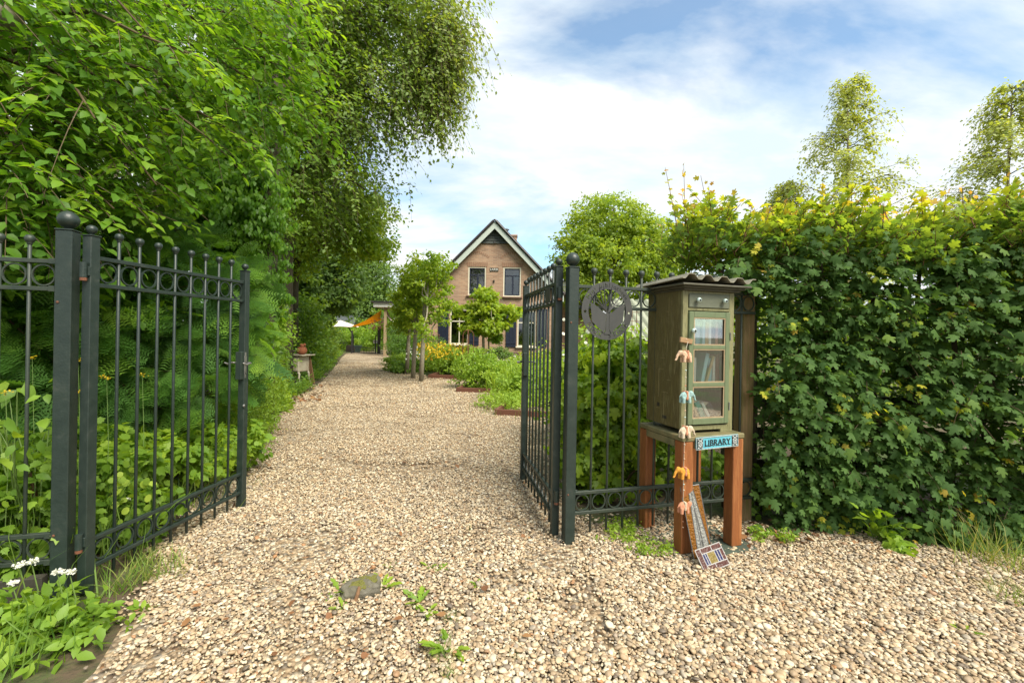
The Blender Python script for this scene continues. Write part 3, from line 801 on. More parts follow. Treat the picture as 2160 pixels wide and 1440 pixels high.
# ------------------------------------------------------------------ gate, posts and railings
LP = np.array([-2.378, 2.43]); RP = np.array([0.415, 3.175])          # the two gate posts
FA = math.atan2(RP[1] - LP[1], RP[0] - LP[0])                        # direction of the railing line
def gate_post(p, label, h, w=.074):
    t = thing('gate_post', label, 'gate post', (p[0], p[1], 0), FA, 'posts of the driveway gate')
    MB().box((0, 0, h / 2 - .05), (w, w, h + .1), .004).build('shaft', 'gate_paint', t)
    MB().box((0, 0, h + .004), (w + .006, w + .006, .008), .002).build('cap', 'gate_paint', t)
    o = MB().lathe((0, 0, h + .008), [(.018, 0), (.018, .010), (.030, .016), (.043, .032), (.048, .052), (.043, .072), (.030, .090), (.012, .099), (.001, .1005)], 20).build('ball_finial', 'gate_paint', t, smooth=True)
    for z, s in ((h - .38, 1), (.35, 1)):
        MB().ball((-.02, -w / 2 - .002, z), (.007, .004, .007), 8, 6).build('screw', 'rust', t)
    return t
gate_post(LP, 'dark green square gate post with ball top beside the overhanging beech', 1.955)
gate_post(RP, 'dark green square gate post with ball top beside the round book sign', 1.915)

BARM = MB().tube([(0, 0, .0), (0, 0, 1.0)], .0085, 8).mesh('bar'); BARM.materials.append(MATS['gate_paint'])
BALLM = MB().lathe((0, 0, 0), [(.0095, -.012), (.0125, -.006), (.0115, -.002), (.018, .004), (.0225, .016), (.0215, .028), (.014, .038), (.002, .0415)], 12).mesh('ball'); BALLM.materials.append(MATS['gate_paint'])
BALLM.polygons.foreach_set('use_smooth', [True] * len(BALLM.polygons))
BARF = BARM.copy(); BARF.materials.clear(); BARF.materials.append(MATS['fence_paint'])
BALLF = BALLM.copy(); BALLF.materials.clear(); BALLF.materials.append(MATS['fence_paint'])
for q in (BARM, BARF): q.polygons.foreach_set('use_smooth', [True] * len(q.polygons))
def ring_mesh(rx, mat):
    m = MB()
    n, r0, r1, hw = 24, 1.0, .865, .005
    vs = []; fs = []
    for i in range(n):
        a = 2 * math.pi * i / n
        for rr, y in ((1, -hw), (r1, -hw), (r1, hw), (1, hw)): vs.append((rx * rr * math.cos(a), y, .0585 * rr * math.sin(a)))
    for i in range(n):
        for j in range(4): fs.append((i * 4 + j, i * 4 + (j + 1) % 4, ((i + 1) % n) * 4 + (j + 1) % 4, ((i + 1) % n) * 4 + j))
    me = m.addv(vs, fs).mesh('ring'); me.materials.append(MATS[mat]); return me
def railing(t, x0, x1, nb, zr, zb, zt, mat, balls=True):
    """bars between x0 and x1 with rings between the double rails"""
    bm_, bl = (BARM, BALLM) if mat == 'gate_paint' else (BARF, BALLF)
    for z in zr:
        MB().box(((x0 + x1) / 2, 0, z), (x1 - x0, .026, .022), .002).build('rail', mat, t)
    sp = (x1 - x0) / (nb + 1)
    rm = ring_mesh(sp / 2 - .009, mat)
    for i in range(nb):
        x = x0 + sp * (i + 1)
        b = bpy.data.objects.new('bar', bm_); b.location = (x, 0, zb); b.scale = (1, 1, zt - zb); link(b, t)
        q = bpy.data.objects.new('ball_finial', bl); q.location = (x, 0, zt + .010); link(q, t)
    for i in range(nb + 1):
        for za, zc in ((zr[0], zr[1]), (zr[2], zr[3])):
            o = bpy.data.objects.new('ring', rm); o.location = (x0 + sp * (i + .5), 0, (za + zc) / 2); link(o, t)
def gate_leaf(label, hinge, ang, L, flip):
    t = thing('gate_leaf', label, 'gate', (hinge[0], hinge[1], 0), ang, 'leaves of the driveway gate')
    w = .052
    for x, h in ((w / 2, 1.935), (L - w / 2, 1.915)):
        st = MB().box((x, 0, (h + .02) / 2), (w, w, h - .02), .003).build('stile', 'gate_paint', t)
        MB().box((x, 0, h + .003), (w + .008, w + .008, .007), .002).build('stile_cap', 'gate_paint', st)
        MB().lathe((x, 0, h + .006), [(.010, 0), (.010, .008), (.019, .014), (.026, .030), (.023, .044), (.012, .054), (.001, .0565)], 14).build('ball_finial', 'gate_paint', st, smooth=True)
    railing(t, w, L - w, 8, (1.823, 1.676, .291, .143), .045, 1.935, 'gate_paint')
    # lock case on the closing stile
    s = -1 if flip else 1
    lk = MB().box((L - w - .018, 0, 1.16), (.036, .050, .22), .003).build('lock_case', 'gate_paint', t)
    for sy in (-1, 1):
        pl = MB(); y = sy * .0275
        pl.box((L - w + .012, y, 1.165), (.026, .004, .14), .0015).box((L - w + .012, y, 1.085), (.018, .004, .05), .0015).box((L - w + .012, y, 1.245), (.018, .004, .04), .0015)
        pl.build('lock_plate', 'steel', lk)
        MB().ball((L - w + .012, y + sy * .003, 1.095), (.004, .002, .008), 8, 6).build('keyhole', 'black', lk)
        MB().tube([(L - w + .012, y, 1.180), (L - w + .012, y + sy * .045, 1.180), (L - w - .01, y + sy * .052, 1.182), (L - w - .045, y + sy * .052, 1.172), (L - w - .085, y + sy * .05, 1.186)], [.008, .0075, .007, .008, .005], 8).build('handle', 'steel', lk, smooth=True)
    MB().ball((L - w / 2 - .03, -.032, .84), (.012, .008, .012), 10, 6).build('stop_knob', 'steel', t)
    # hinges
    for z in (1.745, .30):
        h_ = MB().tube([(-.014, 0, z - .035), (-.014, 0, z + .045)], .017, 12).box((-.002, 0, z), (.012, .05, .05), .002).build('hinge', 'gate_paint', t, smooth=False)
        MB().tube([(-.014, 0, z - .052), (-.014, 0, z - .036)], .016, 12).build('hinge_pin', 'rust', h_)
    return t
LH = LP + np.array([math.cos(FA), math.sin(FA)]) * .085 + np.array([.015, -.02])
RH = RP - np.array([math.cos(FA), math.sin(FA)]) * .085 + np.array([0.0, .09])
gate_leaf('open dark green railing gate leaf with lock handle in front of the feathery evergreen', LH, R(84.3), 1.265, False)
LEAFR = gate_leaf('open dark green railing gate leaf carrying a small grey plate', RH, R(99.5), 1.255, True)
# small plate on the right leaf
pl = MB().box((.27, -.018, 1.75), (.15, .004, .115), .0015)
o = pl.build('name_plate', 'sign_grey')
o.matrix_world = Matrix.Translation((RH[0], RH[1], 0)) @ Matrix.Rotation(R(99.5), 4, 'Z') @ Matrix.Translation((0, .036, 0))
tag(o, 'small blank grey metal plate fixed between the top rails of the gate leaf', 'plate')
o2 = MB().box((.27, .021, 1.775), (.11, .002, .006)).box((.27, .021, 1.755), (.12, .002, .006)).box((.27, .021, 1.735), (.09, .002, .006)).build('lettering', 'sign_trim', o)
o2.location = (0, 0, 0)

def fence_panel(label, p, ang, L, nb):
    t = thing('railing_fence', label, 'fence', (p[0], p[1], 0), ang, 'railing panels beside the gate')
    railing(t, 0.0, L, nb, (1.79, 1.645, .345, .205), .065, 1.875, 'fence_paint')
    for x in (0.0,):
        for z in (1.79, 1.645, .345, .205): MB().box((x + .006, .018, z), (.05, .012, .03), .002).build('bracket', 'fence_paint', t)
    return t
e = np.array([math.cos(FA), math.sin(FA)])
fence_panel('dark green railing fence running behind the library cabinet', RP + e * .040, FA, 1.50, 11)
fence_panel('dark green railing fence among big leaves beside the beech-side hinge post', LP - e * .040, FA + math.pi, 1.50, 11)
fp = LP - e * 1.58
gp = thing('gate_post', 'dark green fence end post standing under the beech limb', 'gate post', (fp[0], fp[1], 0), FA)
MB().box((0, 0, .95), (.06, .06, 1.95), .003).build('shaft', 'fence_paint', gp)
# kerb boards under the beech-side railing
bk = LP - e * .85
tag(MB().box((0, 0, .05), (1.55, .05, .16), .004).build('kerb_board', 'dark_rail', loc=(bk[0], bk[1], 0)), 'weathered dark gravel board on edge under the beech-side railing', 'board').rotation_euler = (0, 0, FA)

# ------------------------------------------------------------------ round sign
def book_sign():
    c = at(1279, 656, 3.245); Rr = .205
    t = thing('book_sign', 'round grey metal sign with an open book and cut out lettering', 'sign', c, FA + R(5))
    t.location = Vector(c) + Vector((.0, -.035, 0))
    n = 72
    ang = [2 * math.pi * i / n for i in range(n)]
    me = plate_mesh('ring', [[(Rr * math.cos(a), Rr * math.sin(a)) for a in ang], [(.152 * math.cos(a), .152 * math.sin(a)) for a in ang]], .003)
    ring = mesh_obj('ring_plate', me, 'sign_grey', t)
    cut = bmesh.new()
    def glyph(ch, a, size, inward):
        m_ = text_mesh(ch, size, .02)
        th = a
        pos = ((.178) * math.cos(th), 0, (.178) * math.sin(th))
        rot = (th - math.pi / 2) if inward else (th + math.pi / 2)
        m_.transform(Matrix.Translation(pos) @ Matrix.Rotation(-rot, 4, 'Y'))
        cut.from_mesh(m_); bpy.data.meshes.remove(m_)
    top = 'Mini bibliotheek'; k = len(top)
    for i, ch in enumerate(top):
        if ch != ' ': glyph(ch, R(90 + 58 - 116 * i / (k - 1)), .045, True)
    bot = 'BOOK STORE'; k = len(bot)
    for i, ch in enumerate(bot):
        if ch != ' ': glyph(ch, R(270 - 56 + 112 * i / (k - 1)), .048, False)
    for a in (183, -3):
        vs = []
        cx, cz = (.178) * math.cos(R(a)), (.178) * math.sin(R(a))
        lo = []; hi = []
        for i in range(10):
            rr = .016 if i % 2 == 0 else .0065; q = R(90 + 36 * i)
            lo.append(cut.verts.new((cx + rr * math.cos(q), -.01, cz + rr * math.sin(q)))); hi.append(cut.verts.new((cx + rr * math.cos(q), .01, cz + rr * math.sin(q))))
        cut.faces.new(lo); cut.faces.new(hi[::-1])
        for i in range(10): cut.faces.new((lo[i], hi[i], hi[(i + 1) % 10], lo[(i + 1) % 10]))
    bmesh.ops.remove_doubles(cut, verts=cut.verts, dist=1e-6)
    bmesh.ops.recalc_face_normals(cut, faces=cut.faces)
    cm = bpy.data.meshes.new('cut'); cut.to_mesh(cm); cut.free()
    co = bpy.data.objects.new('cut', cm); col.objects.link(co)
    rb = bpy.data.objects.new('rb', me.copy()); col.objects.link(rb)
    bm_ = bmesh.new(); bm_.from_mesh(rb.data); bmesh.ops.remove_doubles(bm_, verts=bm_.verts, dist=1e-5); bm_.to_mesh(rb.data); bm_.free()
    md = rb.modifiers.new('b', 'BOOLEAN'); md.object = co; md.operation = 'DIFFERENCE'; md.solver = 'EXACT'
    nm = eval_mesh(rb)
    print('sign', len(me.polygons), len(nm.polygons))
    if len(nm.polygons) > 100 and max(nm.dimensions if hasattr(nm, 'dimensions') else [v.co.x for v in nm.vertices]) > .19:
        nm.materials.clear(); nm.materials.append(MATS['sign_grey']); ring.data = nm
    bpy.data.objects.remove(co); bpy.data.objects.remove(rb)
    # open book: two pages and a spine wedge
    for s in (-1, 1):
        pg = [(s * .014, -.02), (s * .014, -.128), (s * .030, -.158), (s * .062, -.128), (s * .125, -.078), (s * .138, .055), (s * .105, .040), (s * .075, .022), (s * .045, -.004)]
        mesh_obj('page', plate_mesh('page', [pg], .003), 'sign_grey', t).location = (0, -.004, 0)
    mesh_obj('spine', plate_mesh('spine', [[(-.0115, -.010), (.0115, -.010), (.012, -.13), (.026, -.165), (-.026, -.165), (-.012, -.13)]], .003), 'sign_grey', t).location = (0, -.004, 0)
    for s in (-1, 1):
        for dx_, z1, r_ in ((.018, .165, .006), (.055, .160, .005), (.095, .130, .005), (.120, .095, .004)):
            pth = [(s * .006, -.004, -.012), (s * (.010 + dx_ * .30), -.004, .03), (s * (.012 + dx_ * .75), -.004, .03 + (z1 - .03) * .5), (s * (.014 + dx_), -.004, z1)]
            MB().tube(pth, [r_, r_ * .9, r_ * .7, r_ * .35], 6).build('branch', 'sign_grey', t)
    return t
book_sign()

# ------------------------------------------------------------------ little library on its stand
TA = R(17.5)
TC = np.array([1.292, 3.285, 0.0])
def local_thing(name, label, cat, x, y, z=0.0, rot=0.0, group=None):
    c, s = math.cos(TA), math.sin(TA)
    return thing(name, label, cat, (TC[0] + c * x - s * y, TC[1] + s * x + c * y, z), TA + rot, group)
tag(MB().box((0, 0, .012), (.64, .62, .032), .004).build('base_slab', 'slab', loc=tuple(TC)), 'dark green flat slab under the library stand', 'slab').rotation_euler = (0, 0, TA)
tb = local_thing('library_stand', 'wooden stand with four reddish brown square legs under the cabinet', 'stand', 0, 0, .028)
H_T = .765
for x in (-.205, .205):
    for y in (-.205, .205):
        MB().box((x, y, (H_T - .032) / 2), (.085, .085, H_T - .032), .004).build('leg', 'table_leg', tb)
MB().box((0, 0, H_T - .013), (.505, .505, .034), .005).build('tabletop', 'table_top', tb)
MB().box((0, -.243, H_T - .055), (.32, .016, .046), .002).build('apron', 'table_top', tb)
MB().box((-.243, 0, H_T - .055), (.016, .32, .046), .002).build('apron', 'table_top', tb)

CW, CD, CH = .425, .385, .965
CZ = .028 + H_T + .004
cb = local_thing('library_cabinet', 'weathered olive green book cabinet with glazed door and corrugated roof', 'cabinet', .0, .030, CZ)
hw, hd = CW / 2, CD / 2
MB().box((0, hd - .018, CH / 2 + .015), (CW - .05, .004, CH - .06)).build('lining', 'tan_wood', cb)  # added pale sheet over the olive back, its colour brightens the dim interior
MB().box((-hw + .010, .0, CH / 2 + .015), (.020, CD - .004, CH - .03), .002).build('side_panel', 'cab_olive', cb)
MB().box((hw - .010, .0, CH / 2 + .015), (.020, CD - .004, CH - .03), .002).build('side_panel', 'cab_olive', cb)
MB().box((0, hd - .008, CH / 2 + .015), (CW - .044, .012, CH - .04), .001).build('back_panel', 'cab_olive', cb)
MB().box((0, 0, .040), (CW - .044, CD - .03, .018), .001).build('floor_panel', 'cab_olive', cb)
for z in (.335, .595, .815): MB().box((0, .012, z), (CW - .044, CD - .06, .014), .001).build('shelf', 'cab_olive', cb)
# face frame
ff = -hd - .006
fr = MB().box((-hw + .021, ff, CH / 2), (.042, .020, CH), .002).box((hw - .021, ff, CH / 2), (.042, .020, CH), .002)
fr.box((0, ff, CH - .014), (CW - .084, .018, .028), .002).box((0, ff, .842), (CW - .084, .018, .020), .002)
fr.build('face_frame', 'cab_frame', cb)
foot = MB().box((0, ff, .036), (CW - .084, .018, .030), .002).box((-hw + .07, ff, .010), (.06, .018, .022), .002).box((hw - .07, ff, .010), (.06, .018, .022), .002)
foot.build('plinth', 'cab_frame', cb)
dr = MB().box((0, ff - .006, .900), (CW - .092, .022, .094), .003).build('drawer', 'cab_drawer', cb)
def knob(x, z, y, parent, r=.0165):
    k = MB().lathe((x, y, z), [(.006, 0), (.006, .012), (r, .018), (r * 1.05, .026), (r * .8, .034), (r * .3, .037)], 14, 'Y').build('knob', 'ceramic', parent, smooth=True)
    MB().lathe((x, y - .0365, z), [(.0075, 0), (.007, .002), (.003, .003)], 12, 'Y').build('knob_dot', 'black', k)
for x in (-.108, .108): knob(x, .902, ff - .017, dr)
# glazed door
door = thing('door', None, None); door.parent = cb; del_keys = [k for k in door.keys()]
for k in del_keys: del door[k]
dy_ = ff - .012; dz0, dz1 = .062, .826; dw = CW - .088
dm = MB()
for s in (-1, 1): dm.box((s * (dw / 2 - .019), dy_, (dz0 + dz1) / 2), (.038, .024, dz1 - dz0), .003)
rails = [(dz0, .040), (.318, .026), (.572, .026), (dz1 - .040, .040)]
iw = dw - .076
for z, h in rails: dm.box((0, dy_, z + h / 2), (iw, .022, h), .002)
do = dm.build('door_frame', 'cab_green', door)
openings = [(dz0 + .040, .318), (.344, .572), (.598, dz1 - .040)]
for z0, z1 in openings:
    MB().box((0, dy_ + .002, (z0 + z1) / 2), (iw, .003, z1 - z0)).build('pane', 'pane_glass', door)
    bd = MB()
    for zz in (z0 + .004, z1 - .004): bd.box((0, dy_ - .005, zz), (iw, .008, .008), .001)
    for s in (-1, 1): bd.box((s * (iw / 2 - .004), dy_ - .005, (z0 + z1) / 2), (.008, .007, z1 - z0 - .016), .001)
    bd.build('glazing_bead', 'tan_wood', door)
knob(-dw / 2 + .019, .695, dy_ - .012, door, .017)
MB().box((-hw + .018, dy_ - .012, .628), (.098, .016, .034), .003, Matrix.Rotation(R(8), 4, 'Y')).build('latch', 'latch_wood', cb)
for z in (.18, .66): MB().box((hw - .044, dy_ - .004, z), (.006, .03, .055), .001).build('hinge', 'steel', cb)
# flaking paint seams and a missing chip on the left side
sm = MB()
for y, z0, z1 in ((-.06, .80, .93), (-.02, .05, .26), (.045, .22, .42), (-.02, .60, .64), (-.13, .40, .43)):
    sm.box((-hw - .0006, y, (z0 + z1) / 2), (.0012, .0018, z1 - z0))
for y, z, w_ in ((.02, .42, .06), (-.03, .26, .07), (.0, .50, .05), (-.05, .83, .03), (-.07, .35, .045), (.05, .14, .04)):
    sm.box((-hw - .0006, y, z), (.0012, w_, .0018))
sm.build('paint_crack', 'crack', cb)
MB().box((-hw - .0004, .045, .165), (.001, .030, .026)).box((-hw - .0004, -.03, .085), (.001, .045, .022)).build('chipped_patch', 'black', cb)
# cornice and corrugated roof
cm_ = MB()
for z, g_ in ((CH + .008, .018), (CH + .022, .040), (CH + .036, .068)): cm_.box((.012, -.012, z), (CW + 2 * g_, CD + 2 * g_ + .02, .0138), .003)
cm_.build('cornice', 'cornice', cb)
def corrugated(name, L, W, pitch, amp, mat, parent, n=96, thick=.005):
    vs = []; fs = []
    xs = np.linspace(-W / 2, W / 2, n)
    for y in np.linspace(-L / 2, L / 2, 7):
        for k, off in ((0, 0), (1, thick)):
            for x in xs:
                ph = (x / pitch) % 1.0
                prof = np.clip(np.sin(2 * math.pi * ph) * 1.5 + .25, -1, 1) * amp
                vs.append((x, y, prof + off))
    for r in range(6):
        a = r * 2 * n; b = (r + 1) * 2 * n
        for i in range(n - 1):
            fs += [(a + n + i, a + n + i + 1, b + n + i + 1, b + n + i), (a + i, b + i, b + i + 1, a + i + 1)]
        fs += [(a, a + n, b + n, b), (a + n - 1, b + n - 1, b + 2 * n - 1, a + 2 * n - 1)]
    for r in (0, 6):
        a = r * 2 * n
        fs += [(a + i, a + i + 1, a + n + i + 1, a + n + i) for i in range(n - 1)]
    o = MB().addv(vs, fs).build(name, mat, parent)
    return smooth_by_angle(o, 40)
rf = corrugated('roof', .60, .60, .130, .0165, 'roof_sheet', cb)
rf.location = (.018, .010, CH + .068); rf.rotation_euler = (R(-2.0), R(1.5), 0)

# books
def book(label, mat, x, y, z, w, d, h, lean=0.0, yaw=0.0, group='books in the library cabinet', cat='book'):
    c, s = math.cos(TA), math.sin(TA); y = y + .030
    t = thing('book', label, cat, (TC[0] + c * x - s * y, TC[1] + s * x + c * y, CZ + z), 0, group)
    t.rotation_euler = Matrix(Matrix.Rotation(TA + yaw, 3, 'Z') @ Matrix.Rotation(lean, 3, 'Y')).to_euler()
    cv = MB().box((-w / 2 + .0012, 0, h / 2), (.0024, d, h)).box((w / 2 - .0012, 0, h / 2), (.0024, d, h)).box((0, -d / 2 + .0012, h / 2), (w - .0048, .0024, h))
    cv.build('cover', mat, t)
    MB().box((0, .002, h / 2), (w - .005, d - .010, h - .008)).build('pages', 'cream_paint', t)
g_ = 'books in the library cabinet'
zf = [.051, .344, .604]
top = [('pale blue', 'book_sky', .030), ('white', 'book_white', .018), ('blue', 'book_blue', .032), ('teal', 'book_teal', .016), ('light blue', 'book_sky', .022), ('tan', 'book_tan', .026), ('white', 'book_white', .020), ('dark', 'book_dark', .030), ('red', 'book_red', .022)]
x = -.135
for i, (nm, m_, w_) in enumerate(top):
    book('%s book %s on the top shelf of the cabinet' % (nm, ['at the hinge-less end', 'second from the knob side', 'third from the knob side', 'fourth from the knob side', 'fifth from the knob side', 'sixth from the knob side', 'seventh from the knob side', 'eighth from the knob side', 'ninth from the knob side'][i]), m_, x + w_ / 2, -.115, zf[2], w_, .13, .155 + .03 * ((i * 7) % 5) / 4)
    x += w_ + .003
book('pale blue book leaning alone across the middle shelf', 'book_sky', -.02, -.125, zf[1] + .004, .028, .11, .20, lean=R(12))
book('tan book leaning beside the pale one on the middle shelf', 'book_tan', .02, -.115, zf[1] + .005, .018, .12, .185, lean=R(18))
for i, (nm, m_, w_) in enumerate((('blue', 'book_blue', .030), ('white', 'book_white', .022), ('red', 'book_red', .026), ('teal', 'book_teal', .03))):
    book('%s book standing upright at the hinge end of the middle shelf' % nm, m_, .055 + i * .033, -.10, zf[1], w_ - .001, .13, .165 + .012 * (i % 3))
book('white book lying at the knob end of the middle shelf', 'book_white', -.10, -.115, zf[1], .060, .12, .17)
for i, (nm, m_, w_, a) in enumerate((('dusty red', 'book_red', .030, -20), ('dark', 'book_dark', .034, -24), ('tan', 'book_tan', .016, -27), ('teal', 'book_teal', .036, -29), ('white', 'book_white', .02, -31), ('black thick', 'book_dark', .045, -33))):
    book('%s book slumped sideways on the bottom shelf' % nm, m_, -.130 + i * .046, -.125, zf[0] + .012 + .003 * i, w_, .12, .190 - .010 * i, lean=R(a))

# LIBRARY plate
lp = local_thing('library_plaque', 'turquoise plaque lettered LIBRARY on the front edge of the stand', 'plaque', .012, -.2620, .028 + H_T - .040)
lp.rotation_euler = (Matrix.Rotation(TA, 3, 'Z') @ Matrix.Rotation(R(3.0), 3, 'Y').to_3x3()).to_euler()
lp.rotation_euler = (Matrix.Rotation(TA, 3, 'Z') @ Matrix.Rotation(R(-1.5), 3, 'Y')).to_euler()
PW, PH = .345, .082
MB().box((0, 0, 0), (PW, .006, PH), .002).build('plate', 'sign_blue', lp)
bd = MB()
for s in (-1, 1):
    bd.box((0, -.004, s * (PH / 2 - .003)), (PW - .012, .004, .005), .001).box((s * (PW / 2 - .003), -.004, 0), (.005, .004, PH), .001)
bd.build('border', 'sign_trim', lp)
mesh_obj('lettering', text_mesh('LIBRARY', .056, .004), 'black', lp).location = (0, -.0045, -.001)
srf = MB()
for x_ in (-.098, -.072, -.060, -.032, -.010, .012, .030, .052, .075, .098):
    srf.box((x_, -.0045, -.0198), (.013, .0036, .003))
srf.build('serif', 'black', lp)
for s in (-1, 1):
    orn = MB(); ob_ = MB()
    ob_.box((s * (PW / 2 - .032), -.0042, 0), (.046, .003, PH - .016), .001).build('ornament_ground', 'black', lp)
    for k in range(7):
        a = R(k * 51 + 10)
        orn.ball((s * (PW / 2 - .032) + .013 * math.cos(a), -.0065, .018 * math.sin(a)), (.0075, .003, .0095), 8, 6)
    orn.ball((s * (PW / 2 - .032), -.008, 0), (.007, .003, .007), 8, 6)
    for z_ in (-.028, .028): orn.ball((s * (PW / 2 - .018), -.0065, z_), (.008, .003, .006), 8, 6).ball((s * (PW / 2 - .046), -.0065, z_), (.008, .003, .006), 8, 6)
    orn.build('leaf_ornament', 'sign_trim', lp, smooth=True)

# string of little elephants
ep = local_thing('elephant_string', 'string of five stuffed toy elephants and beads hanging from the wooden latch', 'mobile', -.238, -.250, 0)
ztop, zbot = CZ + .61, .33
MB().tube([(.03, .02, ztop + .012), (0, 0, ztop - .03), (.001, 0, 1.0), (-.003, 0, .6), (-.003, 0, zbot)], .0016, 5).build('string', 'string', ep)
def elephant(mat, z, face, sc_):
    m = MB()
    m.ball((0, 0, 0), (.026, .017, .019), 12, 8).ball((.029 * face, 0, .008), (.014, .013, .014), 10, 8)
    m.tube([(.038 * face, 0, .006), (.047 * face, 0, -.004), (.051 * face, 0, -.018), (.058 * face, 0, -.024)], [.0075, .0062, .005, .0036], 8)
    for x_ in (-.015, .014):
        for y_ in (-.009, .009): m.tube([(x_, y_, -.006), (x_ * 1.1, y_ * 1.15, -.033)], [.0085, .0075], 8)
    for y_ in (-1, 1): m.ball((.022 * face, y_ * .014, .008), (.010, .004, .013), 8, 6)
    m.tube([(-.024 * face, 0, .006), (-.033 * face, 0, -.008)], [.0028, .0018], 6)
    o = m.build('toy_elephant', mat, ep, loc=(0, 0, z)); o.scale = (sc_,) * 3
    md = o.modifiers.new('r', 'REMESH'); md.mode = 'VOXEL'; md.voxel_size = .0026; md.use_smooth_shade = True
    MB().box((0, 0, .002), (.010, .0362, .040), .003).build('saddle_cloth', 'plush_rose' if mat != 'plush_rose' else 'plush_cream', o)
for m_, py_, f_ in (('plush_pink', 748, -1), ('plush_blue', 833, 1), ('plush_cream', 906, 1), ('plush_yellow', 991, -1), ('plush_rose', 1063, 1)):
    p = at(1425, py_, 3.0); elephant(m_, p[2], f_, 1.45)
bead = MB().ball((0, 0, 0), (.006, .006, .0042), 8, 6)
bm1 = bead.mesh('bead')
for i, py_ in enumerate((715, 780, 795, 812, 864, 878, 935, 952, 965, 1018, 1030, 1096, 1108)):
    me = bm1.copy(); me.materials.append(MATS[['plush_pink', 'ceramic', 'string', 'plush_rose'][i % 4]])
    o = bpy.data.objects.new('bead', me); o.location = (0, 0, at(1425, py_, 3.0)[2]); link(o, ep)

# stained glass pieces leaning on the stand
def pane_poly(name, pts, mat, parent, th=.004):
    return mesh_obj(name, plate_mesh(name, [pts], th), mat, parent)
def came(parent, segs, w, mat):
    m = MB()
    for (x0, z0), (x1, z1) in segs: m.tube([(x0, -.0005, z0), (x1, -.0005, z1)], w, 6)
    m.build('lead_came', mat, parent)
sg = local_thing('stained_glass', 'tall amber and clear stained glass panel leaning against a stand leg', 'glass panel', -.148, -.345, .022)
sg.rotation_euler = (Matrix.Rotation(TA - R(8), 3, 'Z') @ Matrix.Rotation(R(-13), 3, 'X') @ Matrix.Rotation(R(-6), 3, 'Y')).to_euler()
w0, h0 = .135, .46
A = [(-w0 / 2, .02), (-.035, .02), (-.016, h0), (-w0 / 2, h0)]
pane_poly('amber_pane', A, 'glass_amber', sg)
pane_poly('clear_pane', [(-.033, .02), (-.006, .02), (.001, h0), (-.014, h0)], 'glass_clear', sg)
pane_poly('clear_pane', [(-.004, .02), (.018, .05), (.010, h0 - .02), (.003, h0)], 'glass_clear', sg)
pane_poly('clear_pane', [(.002, .02), (.034, .05), (.052, .10), (.013, h0)], 'glass_clear', sg)
pane_poly('amber_pane', [(.054, .10), (w0 / 2, .08), (w0 / 2, h0), (.015, h0)], 'glass_amber', sg)
pane_poly('green_pane', [(-w0 / 2, -.03), (-.002, -.03), (-w0 / 2, .018)], 'glass_green', sg)
pane_poly('green_pane', [(.002, -.03), (w0 / 2, -.03), (w0 / 2, .075), (.036, .048)], 'glass_green', sg)
came(sg, [((-w0 / 2, -.03), (-w0 / 2, h0)), ((w0 / 2, -.03), (w0 / 2, h0)), ((-w0 / 2, h0), (w0 / 2, h0)), ((-w0 / 2, -.03), (w0 / 2, -.03)), ((-.034, .02), (-.015, h0)), ((-.005, .02), (.002, h0)), ((.053, .10), (.014, h0)), ((-w0 / 2, .02), (0, -.03)), ((0, -.03), (w0 / 2, .078)), ((.018, .05), (.002, h0 * .7))], .0032, 'lead')
s2 = local_thing('stained_glass', 'small red and blue stained glass panel with pale leading lying on the gravel', 'glass panel', -.138, -.450, .022)
s2.rotation_euler = (Matrix.Rotation(TA - R(4), 3, 'Z') @ Matrix.Rotation(R(-34), 3, 'X') @ Matrix.Rotation(R(-10), 3, 'Y')).to_euler()
W2, H2 = .195, .135
def q(x0, z0, x1, z1): return [(x0, z0), (x1, z0), (x1, z1), (x0, z1)]
for nm_, r_, m_ in (('red_pane', (-.095, .0, -.062, .13), 'glass_red'), ('red_pane', (-.060, .0, .0, .030), 'glass_red'), ('red_pane', (.002, .0, .095, .030), 'glass_red'), ('red_pane', (-.060, .100, .02, .13), 'glass_red'), ('red_pane', (.022, .100, .095, .13), 'glass_red'), ('red_pane', (.072, .032, .095, .098), 'glass_red'),
                    ('blue_pane', (-.058, .033, -.043, .098), 'glass_blue'), ('blue_pane', (-.041, .033, -.028, .098), 'glass_blue'), ('yellow_pane', (-.026, .033, .030, .098), 'glass_yellow'), ('blue_pane', (.033, .033, .049, .098), 'glass_blue'), ('blue_pane', (.052, .033, .069, .098), 'glass_blue')):
    pane_poly(nm_, q(*r_), m_, s2)
sgm = [((-.096, 0), (.096, 0)), ((-.096, .131), (.096, .131)), ((-.096, 0), (-.096, .131)), ((.096, 0), (.096, .131)), ((-.061, 0), (-.061, .131)), ((-.061, .0315), (.096, .0315)), ((-.061, .099), (.096, .099)), ((.001, 0), (.001, .031)), ((.021, .099), (.021, .131)), ((.0705, .031), (.0705, .099)), ((-.042, .031), (-.042, .099)), ((-.027, .031), (-.027, .099)), ((.0315, .031), (.0315, .099)), ((.0505, .031), (.0505, .099))]
came(s2, sgm, .003, 'lead_pale')

# wooden post and dark rails behind the cabinet
pb = at(1569, 800, 3.66)
wp = thing('wooden_post', 'thick weathered wooden post standing behind the library cabinet', 'post', (pb[0], pb[1], 0), R(10))
MB().box((0, 0, .93), (.105, .105, 1.98), .006).build('shaft', 'old_post', wp)
wf = thing('rail_fence', 'dark wooden rail fence half hidden in the cabinet end of the maple hedge', 'fence', (1.95, 3.98, 0), R(2))
for z in (.34, .62, .90): MB().box((.85, 0, z), (1.75, .03, .10), .004).build('rail', 'dark_rail', wf)
for x in (0.05, .85, 1.65): MB().box((x, .04, .5), (.08, .05, 1.1), .004).build('post', 'dark_rail', wf)

